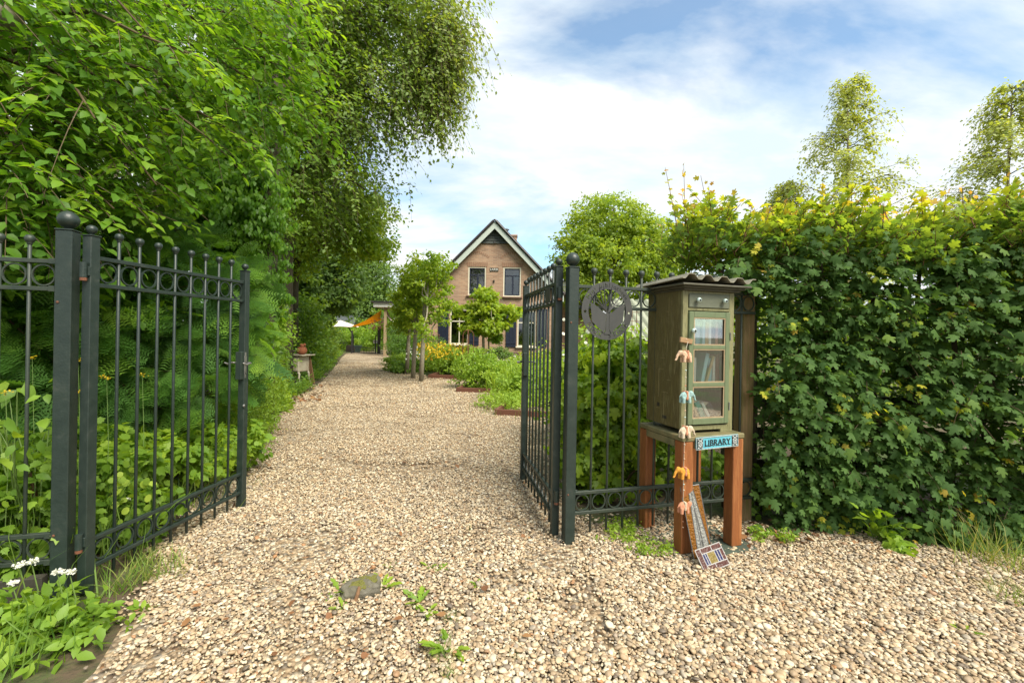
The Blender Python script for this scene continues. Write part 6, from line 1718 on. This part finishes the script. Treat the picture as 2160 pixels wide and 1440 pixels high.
# ---- trees right of and behind the house
b = G(1285, 26)
tree('round_tree', 'full rounded light green tree behind the railing beside the house', b, [(b[0], 26, -.1), tuple(at(1290, 600, 26)), tuple(at(1295, 500, 26)), tuple(at(1295, 440, 26))], [.28, .24, .18, .08], [B(1285, 470, 26, 2.2, 2.0, 1.6), B(1230, 520, 25.6, 1.6, 1.6, 1.5), B(1345, 510, 26, 1.7, 1.8, 1.7), B(1290, 560, 25, 2.6, 1.8, 1.5), B(1370, 570, 25.5, 1.7, 1.6, 1.3), B(1210, 565, 25.5, 1.1, 1.3, 1.0), B(1280, 620, 25, 2.6, 1.6, 1.2), B(1395, 540, 27, 1.3, 1.5, 1.4)], 1150, .42, 36, .19, OV4, 'leaf_tree', 'bark_brown', (.40, 1.15), 16)
def birch(label, px, top, Y, lean, spread, seed, base_z=0):
    b = G(px, Y); zt = at(px, top, Y)[2]
    tp = [(b[0], Y, -.1), (b[0] + .05, Y, zt * .35), (b[0] + .02, Y, zt * .7), (b[0] + lean, Y, zt)]
    t, off = branch_tree('birch_tree', label, b, tp, [.085, .06, .035, .01], 'bark_birch', group='birch trees beyond the maple hedge')
    A = []; D = []
    for i in range(64):
        f = .22 + .77 * (i / 63) ** .9
        z = zt * f; r = spread * (1.04 - f) ** .95 * rng.uniform(.55, 1.2)
        a = rng.uniform(0, 6.283)
        p0 = np.array([b[0] + lean * f * f, Y, z]); p1 = p0 + np.array([math.cos(a) * r, math.sin(a) * r, .22 * r + .05])
        pp_ = bend(p0, p1, .08, 6, .03)
        MB().tube(pp_ - off, np.linspace(.014, .003, 6), 5).build('limb', 'bark_brown', t, smooth=True)
        for k in range(17):
            s = rng.uniform(.12, 1.0) * 4.99; j = int(s); A.append(pp_[j] + (pp_[j + 1] - pp_[j]) * (s - j)); D.append(np.array([math.cos(a), math.sin(a), .1]) + rng.normal(0, .5, 3))
    A = np.array(A); D = np.array(D); n = len(A)
    P, d, N, tid, path = strands(A, D, gsz(n, .25, .6), .95, 11, .06, up=.3)
    leaves('crown', P - off, d, N, gsz(len(P), .06, .10), Q2, 'leaf_birch', np.clip(.5 * rand(len(P)) + .5 * rand(n)[tid], 0, 1), t)
    twigs('twigs', path[::2] - off, .005, .0015, 'twig', t)
birch('slender pointed birch rising above the middle of the maple hedge', 1782, 172, 12.5, -.05, 3.5, 1)
birch('yellow green birch above the far end of the maple hedge', 2118, 182, 11.0, .1, 3.3, 2)
birch('low wispy birch top showing beside the hedge corner shoots', 1655, 390, 13.5, .0, 2.2, 3)
# distant trees closing the view beside the house
k = 0
for px, Y, w, h, mat, lab in ((845, 50, 4, 5.6, 'leaf_lime', 'pale distant tree seen past the pergola'), (955, 46, 3.2, 8.6, 'leaf_birch', 'pale distant birch showing over the roof slope near the limes'), (1420, 40, 4, 6.8, 'leaf_tree', 'distant tree beyond the hedge corner'), (1560, 38, 5, 6.5, 'leaf_tree', 'distant tree line behind the first birch'), (1800, 36, 5, 6.0, 'leaf_tree', 'distant tree hidden low behind the hedge'), (2080, 34, 5, 6.0, 'leaf_tree', 'distant tree low behind the far birch'), (640, 55, 6, 9, 'leaf_dark', 'distant dark tree far down the drive'), (1165, 48, 3, 7.0, 'leaf_tree', 'small distant tree over the flat roof'), (900, 60, 5, 5.5, 'leaf_tree', 'distant tree hidden behind the lime trees')):
    b = G(px, Y)
    tree('distant_tree', lab, b, [(b[0], Y, -.1), (b[0], Y, h * .6)], [.25, .15], [((b[0], Y, h * .62), (w * .8, 2, h * .36)), ((b[0] - w * .4, Y, h * .45), (w * .6, 2, h * .3)), ((b[0] + w * .45, Y + .5, h * .42), (w * .6, 2, h * .3))], 150, .8, 26, .26, Q2, mat, 'bark_brown', (.2, 1), 3, 'distant trees')

# ---- lime trees and bed trees in front of the house
GT = 'young lime trees beside the drive'
def lime(label, gx, gy, top_px, blobs, r=.075, nc=150):
    p = on_ground(gx, gy); Y = p[1]
    tp = [(p[0], Y, -.05), tuple(at(gx + 3, gy - 60, Y)), tuple(at(gx + 8, gy - 130, Y)), tuple(at(top_px[0], top_px[1], Y))]
    tree('lime_tree', label, p, tp, [r, r * .85, r * .75, r * .4], blobs + [(np.array(bb[0]) + rng.normal(0, 1, 3) * np.array(bb[1]) * .75, np.array(bb[1]) * .42) for bb in blobs for _ in (0, 1)], nc, .17, 26, .10, OV4, 'leaf_lime', 'bark_grey', (.15, 1.1), 8, GT, inner=.35, lr=.03)
lime('young lime tree with the thickest pale trunk', 888, 806, (905, 570), [B(905, 590, 13.2, .66, .6, .62), B(900, 650, 13.2, .50, .5, .5), B(922, 560, 13.2, .4, .45, .32), B(935, 620, 13.2, .32, .4, .55)])
lime('young lime tree with a slim trunk standing between two others', 871, 799, (880, 590), [B(878, 600, 14.0, .5, .5, .6), B(872, 655, 14.0, .42, .45, .5), B(885, 560, 14.0, .4, .4, .35)])
lime('young lime tree closest to the box hedge by the drive', 858, 789, (858, 600), [B(862, 625, 15.6, .45, .5, .75), B(862, 680, 15.6, .4, .4, .35), B(850, 650, 15.6, .25, .35, .45)])
def ragged(bl): return bl + [(np.array(q[0]) + rng.normal(0, 1, 3) * np.array(q[1]) * .8, np.array(q[1]) * .4) for q in bl for _ in (0, 1)]
p = at(1022, 760, 15.2)
tree('sweetgum_tree', 'small yellow green standard tree before the house windows', (p[0], 15.2), [(p[0], 15.2, -.05), tuple(at(1019, 700, 15.2)), tuple(at(1021, 660, 15.2)), tuple(at(1024, 620, 15.2))], [.05, .045, .04, .02], ragged([B(1020, 645, 15.2, .62, .5, .36), B(1025, 622, 15.2, .42, .4, .22), B(1000, 665, 15.2, .42, .4, .25), B(1050, 665, 15.2, .42, .4, .28), B(1035, 690, 14.9, .60, .4, .18)]), 230, .16, 26, .10, MP, 'leaf_lime', 'bark_grey', (.4, 1.2), 8, inner=.3, lr=.02)
p = at(1040, 760, 15.6)
tree('sweetgum_tree', 'thin leaning sapling beside the small standard tree', (p[0], 15.6), [(p[0] - .1, 15.6, -.05), tuple(at(1030, 700, 15.6)), tuple(at(1040, 680, 15.6))], [.03, .025, .015], [B(1040, 685, 15.4, .45, .35, .2), B(1000, 690, 15.4, .35, .3, .22), B(1048, 712, 15.5, .12, .15, .2)], 60, .16, 22, .10, MP, 'leaf_lime', 'bark_grey', (.1, .7), 5, inner=.3, lr=.015)
p = at(1058, 775, 13.0)
tree('standard_shrub', 'small mop headed standard shrub on a thin stem in the bed', (p[0], 13.0), [(p[0], 13, -.02), (p[0], 13, at(1058, 750, 13)[2])], [.022, .018], [B(1057, 742, 13, .34, .3, .15), B(1045, 745, 13, .2, .2, .12), B(1070, 744, 13, .2, .2, .12)], 60, .10, 20, .05, OV4, 'leaf_dark', 'bark_brown', (.2, 1), 8, inner=.2, lr=.01)

# ---- left hedge and verge plants
for (px, py, Y), (rx, ry, rz), nm, lab in (
        ((575, 700, 11.0), (.75, .9, .95), 'leaf_laurel', 'glossy laurel hedge section behind the twin lantern'),
        ((640, 690, 15.2), (.95, 1.2, 1.05), 'leaf_laurel', 'glossy laurel hedge section behind the old stove'),
        ((664, 690, 17.6), (1.0, 1.5, 1.1), 'leaf_laurel', 'laurel hedge section halfway down the drive'),
        ((678, 698, 21.0), (.95, 1.8, 1.05), 'leaf_tree', 'bronze tipped hedge section toward the far gate'),
        ((692, 702, 25.5), (.9, 1.9, 1.1), 'leaf_dark', 'last hedge section before the parasol')):
    z = at(px, py, Y)[2]; c = at(px, py, Y)
    c[0] -= .55
    hb = [((c[0], c[1], z), (rx, ry, rz)), ((c[0] + .1, c[1] - .3, .6), (rx * .95, ry, .75)), ((c[0] - .5, c[1] + .4, z + .1), (rx, ry, rz))]
    shrub('laurel_hedge', lab, 'hedge', hb, 330, 24, .24, .13, OV4, nm, (.05, 1), 6, 'twig', 'hedge sections along one side of the drive', inner=.7)
shrub('verge_shrub', 'fine leaved yellow green shrub at the lantern foot', 'shrub', [B(560, 690, 8.2, .45, .5, .5), B(545, 640, 8.6, .4, .5, .45), B(560, 735, 8.4, .35, .4, .4)], 200, 26, .18, .045, OV4, 'leaf_pale', (0, .7), 6)
shrub('bedstraw_mass', 'soft mass of fine light green bedstraw spilling onto the gravel', 'plant', [B(528, 890, 5.4, .28, .4, .34), B(550, 850, 6.3, .28, .4, .40), B(515, 830, 5.7, .35, .5, .45), B(545, 800, 7.0, .36, .5, .45), B(560, 805, 7.6, .28, .4, .40), B(490, 905, 4.9, .3, .35, .32)], 760, 30, .10, .030, OV4, 'leaf_herb', (.2, .9), 0, inner=.55)
shrub('verge_herb', 'broad leaved yellow tinged herb at the gravel edge by the stove', 'plant', [B(575, 855, 8.0, .24, .25, .22), B(582, 830, 8.6, .2, .25, .26)], 70, 18, .12, .09, LB, 'leaf_herb', (.3, 1), 4, 'stem_green')
shrub('verge_shrub', 'green shrub mass behind the free end of the beech-side gate leaf', 'shrub', [B(535, 760, 7.6, .5, .6, .6), B(505, 740, 7.2, .6, .6, .7), B(570, 745, 9.4, .4, .4, .5)], 240, 26, .18, .06, OV4, 'leaf_laurel', (.1, .9), 6)

# low plants under the evergreen, behind the leaf and railing
shrub('ground_elder', 'dense bed of yellow green ground leaves below the evergreen bush', 'plant', [B(330, 960, 3.75, .6, .4, .2), B(430, 930, 4.3, .5, .4, .2), B(240, 990, 3.3, .4, .3, .22), B(480, 945, 4.6, .35, .3, .18)], 320, 16, .10, .075, LB, 'leaf_herb', (.1, .95), 0, inner=.2, up=1.0)
shrub('tall_weeds', 'tall tangled weeds growing behind the beech-side gate post', 'plant', [B(60, 1020, 2.75, .5, .25, .35), B(200, 1060, 3.0, .35, .25, .28), B(20, 1150, 2.5, .35, .2, .25), B(160, 1150, 2.75, .25, .2, .16), B(280, 1100, 3.1, .3, .25, .14), B(-180, 1100, 2.5, .6, .3, .4), B(-350, 1050, 2.5, .6, .3, .4)], 380, 14, .09, .060, LB, 'leaf_herb', (.0, .7), 8, 'stem_green', inner=.2)
tuft('wild_grass', 'long wild grass behind the beech-side railing', on_ground(120, 1180), .5, .5, 300, w=.018, tb=(0, .7), lean=.3)
tuft('wild_grass', 'fine green grass between the evergreen and the gate leaf', on_ground(290, 1080), .45, .40, 300, w=.018, tb=(0, .8), lean=.35)
tuft('wild_grass', 'green grass strip along the gravel edge under the gate leaf', on_ground(415, 1035), .45, .16, 300, w=.03, tb=(0, .8), lean=.5)
tuft('wild_grass', 'bright grass clump in front of the beech-side gate post', on_ground(10, 1420), .2, .26, 70, w=.03, tb=(0, .5), lean=.4)
# big soft leaves climbing through the beech-side railing: single leaves
bl = thing('broad_leaf_shrub', 'large soft bright leaves poking through the beech-side railing bars', 'shrub', (-2.75, 2.62, 0))
n = 46
W = wedge([(-30, 800), (110, 800), (125, 870), (115, 970), (70, 1010), (-30, 1010)], n, 2.28, 2.75)
leaf_parts('leaf', W - np.array([-2.75, 2.62, 0]), nrm(np.array([.35, -.4, -.45]) + rng.normal(0, .5, (n, 3))), nrm(np.array([.1, -.7, .8]) + rng.normal(0, .35, (n, 3))), gsz(n, .06, .105), oval(.52, .06, .2), 'leaf_herb', rng.uniform(.0, .7, n), bl)
twigs('stems', np.stack([bend((-2.75 + rng.normal(0, .05), 2.62, 0), w, .1, 5, .02) for w in W[:16]]) - np.array([-2.75, 2.62, 0]), .006, .003, 'stem_green', bl)
# money plant with round pods behind the leaf bars
mp = thing('honesty_plant', 'honesty plant with round flat pale green pods between the gate bars', 'plant', (on_ground(270, 1150)[0] - .25, 3.05, 0))
o3 = np.array(mp.location)
W = wedge([(235, 985), (320, 975), (325, 1070), (300, 1110), (255, 1100), (235, 1050)], 34, 2.78, 3.05)
disc = T([(.5 * math.cos(a), .5 + .5 * math.sin(a), 0) for a in np.linspace(0, 2 * math.pi, 9)[:-1]] + [(0, .5, .03)], [(8, i, (i + 1) % 8) for i in range(8)])
leaf_parts('pod', W - o3, rng.normal(0, 1, (34, 3)) + np.array([0, 0, -1]), nrm(np.array([.3, -1, .2]) + rng.normal(0, .4, (34, 3))), gsz(34, .035, .052), disc, 'leaf_pale', rng.uniform(.2, .9, 34), mp)
twigs('stems', np.stack([bend((o3[0], o3[1], 0), w, .06, 5, .02) for w in W]) - o3, .003, .001, 'stem_green', mp)
# ground elder in front of the beech-side gate post
shrub('ground_elder', 'lush bright ground elder leaves in front of the beech-side gate post', 'plant', [B(110, 1335, 2.12, .28, .18, .10), B(40, 1300, 2.2, .25, .2, .12), B(60, 1400, 1.95, .25, .14, .07), B(165, 1380, 2.02, .12, .10, .05), B(150, 1310, 2.25, .16, .1, .10), B(0, 1360, 2.1, .25, .2, .1), B(-150, 1350, 2.1, .35, .3, .12)], 230, 11, .085, .062, oval(.55, .05, .15), 'leaf_herb', (.1, .8), 12, 'stem_green', inner=.2, up=1.4, rnd=.4)
def umbel(label, px, py, Y, r):
    c = at(px, py, Y)
    t = thing('white_umbel', label, 'flower', (c[0], c[1] + .02, 0), 0, 'white umbel flowers by the beech-side gate post')
    MB().tube([(0, 0, 0), (.01, 0, c[2] * .5), (0, -.02, c[2])], [.004, .003, .002], 5).build('stem', 'stem_green', t)
    n = 70
    a = rng.uniform(0, 6.283, n); q_ = r * np.sqrt(rand(n))
    P = np.c_[q_ * np.cos(a), -.02 + q_ * np.sin(a) * .8, c[2] + .02 - q_ * q_ * 6 + rng.normal(0, .003, n)]
    leaves('florets', P, rng.normal(0, 1, (n, 3)), np.tile([0, -.3, 1.0], (n, 1)) + rng.normal(0, .3, (n, 3)), gsz(n, .006, .012), disc, 'petal_white', rand(n), t)
umbel('white umbel flower on a thin stem before the gate post', 122, 1212, 2.18, .026)
umbel('second white umbel flower touching the gate post foot', 148, 1213, 2.2, .022)
umbel('pale umbel flower beside the beech-side railing bar', 68, 1192, 2.25, .025)
umbel('small umbel flower to the side of the railing bar umbel', 42, 1198, 2.25, .028)
umbel('lowest small white umbel over the broad leaf', 27, 1236, 2.15, .02)
umbel('distant white flower head between the gate bars', 262, 1056, 3.0, .04)
for px, py, Y, wh in ((12, 828, 2.5, 'beside the big soft leaves at the outer railing bar'), (172, 825, 2.9, 'low between the post and the gate stile'), (165, 760, 3.0, 'high between the post and the gate stile'), (225, 795, 3.0, 'behind the first bar of the beech-side gate leaf'), (68, 755, 2.8, 'above the big soft leaves of the railing'), (22, 1010, 2.6, 'in the tall weeds below the big soft leaves'), (300, 790, 3.4, 'behind the middle bars of the beech-side gate leaf')):
    c = at(px, py, Y); t = thing('yellow_flower', 'small yellow flower ' + wh, 'flower', (c[0], c[1], 0), 0, 'small yellow flowers by the beech-side railing')
    MB().tube([(0, 0, 0), (.02, 0, c[2] * .6), (0, 0, c[2])], [.003, .0025, .0015], 4).build('stem', 'stem_green', t)
    n = 14; leaves('petals', np.c_[rng.normal(0, .012, (n, 2)), c[2] + rng.normal(0, .006, n)], rng.normal(0, 1, (n, 3)), np.tile([0, -.6, 1.0], (n, 1)), gsz(n, .012, .018), Q2, 'petal_yellow', rand(n), t)
# dead branch leaning in the weeds
db = thing('dead_branch', 'broken pale dead branch leaning in the weeds behind the post', 'branch', (at(80, 1100, 2.75)[0], 2.75, 0))
o4 = np.array(db.location)
MB().tube(np.array([at(92, 1180, 2.75), at(80, 1090, 2.75), at(62, 1010, 2.8), at(45, 965, 2.9)]) - o4, [.018, .02, .022, .014], 7).build('wood', 'dead_wood', db, smooth=True)

# ---- flower beds before the house
def herb(name, label, px, py, Y, rx, ry, h, n, size, tmpl, mat, tb, kl=20, cat='plant'):
    p = at(px, py, Y)
    return shrub(name, label, cat, [((p[0], Y, h * .5), (rx, ry, h * .5)), ((p[0] + rx * .3, Y + ry * .4, h * .45), (rx * .7, ry * .7, h * .45))], n, kl, .13, size, tmpl, mat, tb, 4, 'stem_green', 'plants in the flower beds', inner=.3, up=.8)
herb('loosestrife', 'yellow flowering perennial clump behind the first edging board', 940, 780, 15.6, .95, .8, .95, 240, .07, OV4, 'leaf_herb', (.3, .9))
herb('perennial_clump', 'tall fresh green perennial clump below the navy shutter', 950, 760, 18.0, 1.4, .9, 1.0, 240, .10, OV4, 'leaf_herb', (.55, 1.0))
herb('perennial_clump', 'pale green feathery perennial clump around the rusty hoop', 995, 770, 15.6, .9, .8, .95, 220, .06, Q2, 'leaf_pale', (.0, .8))
herb('grey_shrub', 'grey green loose shrub behind the middle edging board', 1000, 790, 11.9, .62, .55, 1.0, 190, .065, OV4, 'leaf_herb', (.25, .9))
herb('perennial_clump', 'blue green bushy herb beside the grey green shrub', 1045, 795, 11.7, .55, .5, .8, 190, .065, OV4, 'leaf_herb', (.3, 1.0))
herb('perennial_clump', 'bright low chartreuse groundcover behind the near edging board', 1085, 850, 9.0, .75, .7, .34, 300, .045, OV4, 'leaf_pale', (.2, .8))
herb('perennial_clump', 'mixed leafy planting in the near bed past the gate leaf', 1130, 810, 9.8, .9, .8, .8, 260, .08, OV4, 'leaf_pale', (.0, .8))
herb('perennial_clump', 'low mixed flowers before the rock pile', 1075, 775, 15.8, 1.3, .9, .7, 260, .07, OV4, 'leaf_pale', (.0, .8))
herb('perennial_clump', 'leafy bed behind the gate leaf with the plate', 1160, 780, 12.5, 1.4, 1.0, .9, 260, .09, OV4, 'leaf_pale', (.1, .8))
herb('perennial_clump', 'rusty tipped plants near the house corner', 1125, 760, 17.5, 1.0, .8, .75, 160, .09, OV4, 'leaf_maple', (.55, 1.0))
herb('perennial_clump', 'hydrangea like clump behind the yellow shrub', 1240, 790, 9.0, .9, .7, 1.1, 240, .09, OV4, 'leaf_herb', (.3, 1.0))
herb('perennial_clump', 'low yellow flowering bush beside the lime tree trunks', 838, 768, 17.0, .55, .6, .62, 160, .08, OV4, 'leaf_pale', (.0, .8))
herb('perennial_clump', 'dark leafy clump at the lime tree feet', 846, 785, 15.9, .42, .4, .4, 110, .08, OV4, 'leaf_laurel', (.2, .8))
herb('perennial_clump', 'shady green clump between the lime trunks and the house', 890, 765, 16.8, .9, .7, .75, 200, .08, OV4, 'leaf_laurel', (.1, .7))
def tufts_iris(label, px, Y, h, n, r, mat='leaf_herb', tb=(.4, 1)):
    p = at(px, 750, Y); tuft('iris_clump', label, (p[0], Y), r, h, n, mat, .045, tb, 'plant', .35)
tufts_iris('arching strap leaved clump in the near bed', 1105, 10.3, .85, 160, .6)
tufts_iris('strap leaved clump beside the blue green herb', 1070, 11.2, .7, 110, .5)
tufts_iris('grassy clump at the foot of the near edging board', 1075, 8.05, .16, 110, .5, 'leaf_grass', (0, .6))
tufts_iris('narrow grassy clump by the rusty hoop', 1000, 14.2, 1.0, 90, .4)
def flowers(label, px, Y, z0, z1, rx, n, mat, s):
    p = at(px, 750, Y)
    P = np.c_[p[0] + rng.uniform(-rx, rx, n), Y + rng.uniform(-.5, .4, n), rng.uniform(z0, z1, n)]
    o = leaves('flower_heads', P, rng.normal(0, 1, (n, 3)), rng.normal(0, .5, (n, 3)) + np.array([0, -.5, .6]), gsz(n, s * .7, s * 1.3), disc, mat, rand(n)); tag(o, label, 'flowers', kind='stuff')
flowers('many small yellow blooms on the loosestrife clump', 930, 15.3, .55, 1.1, .85, 420, 'petal_yellow', .06)
flowers('white blossom specks in the shady clump by the lime trunks', 878, 16.0, .5, .95, .35, 60, 'petal_white', .07)
flowers('pale pink roses climbing at the far gate post', 797, 29.2, 1.6, 2.3, .5, 60, 'petal_pink', .14)
flowers('pale blossoms in the near bed and rock pile', 1090, 14.5, .4, .8, 1.6, 60, 'petal_white', .07)
flowers('pale cream blooms behind the round book sign', 1290, 5.8, 1.0, 1.7, .7, 50, 'petal_white', .05)
# clipped box hedge by the pergola
shrub('box_hedge', 'clipped dark box hedge beside the far drive', 'hedge', [(at(845, 728, 19.5), (.6, .6, .50)), (at(885, 730, 19.2), (.9, .6, .55)), (at(868, 742, 19.3), (.9, .6, .42))], 320, 26, .2, .07, OV4, 'leaf_laurel', (0, .6), 4, inner=.8)
shrub('box_hedge', 'dark shaded hedge under the pergola edge', 'hedge', [(at(862, 705, 23.5), (1.0, .5, .7)), (at(900, 715, 23.0), (1.3, .5, .7))], 240, 26, .24, .10, OV4, 'leaf_dark', (0, .6), 4, inner=.7)
shrub('far_planting', 'sunny green planting beyond the far garden gate', 'plant', [(at(785, 725, 33), (1.0, .8, .6)), (at(760, 715, 34.5), (1.4, .8, .9)), (at(725, 715, 33.5), (1.3, .8, .9)), (at(800, 705, 33.5), (1.0, .7, 1.0)), (at(775, 700, 36), (2, .8, 1.1))], 420, 26, .28, .13, OV4, 'leaf_herb', (.1, .9), 5)
shrub('far_planting', 'shrub wall closing the view past the pergola', 'shrub', [(at(840, 690, 31), (1.8, 1, 1.3)), (at(890, 690, 30), (2, 1, 1.4)), (at(860, 660, 33), (2, 1, 1.6))], 320, 26, .35, .15, OV4, 'leaf_lime', (.0, .7), 5)
shrub('far_planting', 'hedge wall behind the corrugated shed', 'shrub', [((5.5, 10.5, 1.2), (2.2, .8, 1.3)), ((3.4, 12.5, 1.1), (1.6, .8, 1.2)), ((8.0, 9.5, 1.3), (2.2, .8, 1.4))], 360, 26, .3, .12, OV4, 'leaf_tree', (.2, 1), 5)
# low growth along the hedge side of the drive
E_ = np.array([(-3.3, 5.2), (-4.4, 8.4), (-5.0, 11), (-5.95, 14), (-7.55, 19), (-9.3, 24), (-10.9, 29)])
vg = thing('verge_growth', 'low mixed green growth lining the hedge side of the drive', 'plant', (-6, 14, 0)); vo_ = np.array([-6.0, 14, 0])
q_ = rng.random(900) ** .8 * 5.99; i_ = q_.astype(int); A_ = E_[i_] + (E_[i_ + 1] - E_[i_]) * (q_ - i_)[:, None]
A_ = np.c_[A_[:, 0] - np.abs(rng.normal(.0, .42, 900)) + .08, A_[:, 1] + rng.normal(0, .1, 900), np.full(900, .01)]
st_ = on_ground(628, 812); A_ = A_[np.hypot(A_[:, 0] - st_[0] + .2, A_[:, 1] - st_[1]) > .85]
n = len(A_)
P, d, N, tid, _ = strands(A_, nrm(np.c_[rng.normal(.1, .5, (n, 2)), np.ones(n)]), gsz(n, .15, .42), .25, 14, .05, up=.8)
leaves('foliage', P - vo_, d, N, gsz(len(P), .05, .10), OV4, 'leaf_laurel', np.clip(.5 * rand(len(P)) + .5 * rand(n)[tid], 0, 1), vg)
print('foliage triangles', TRIS)
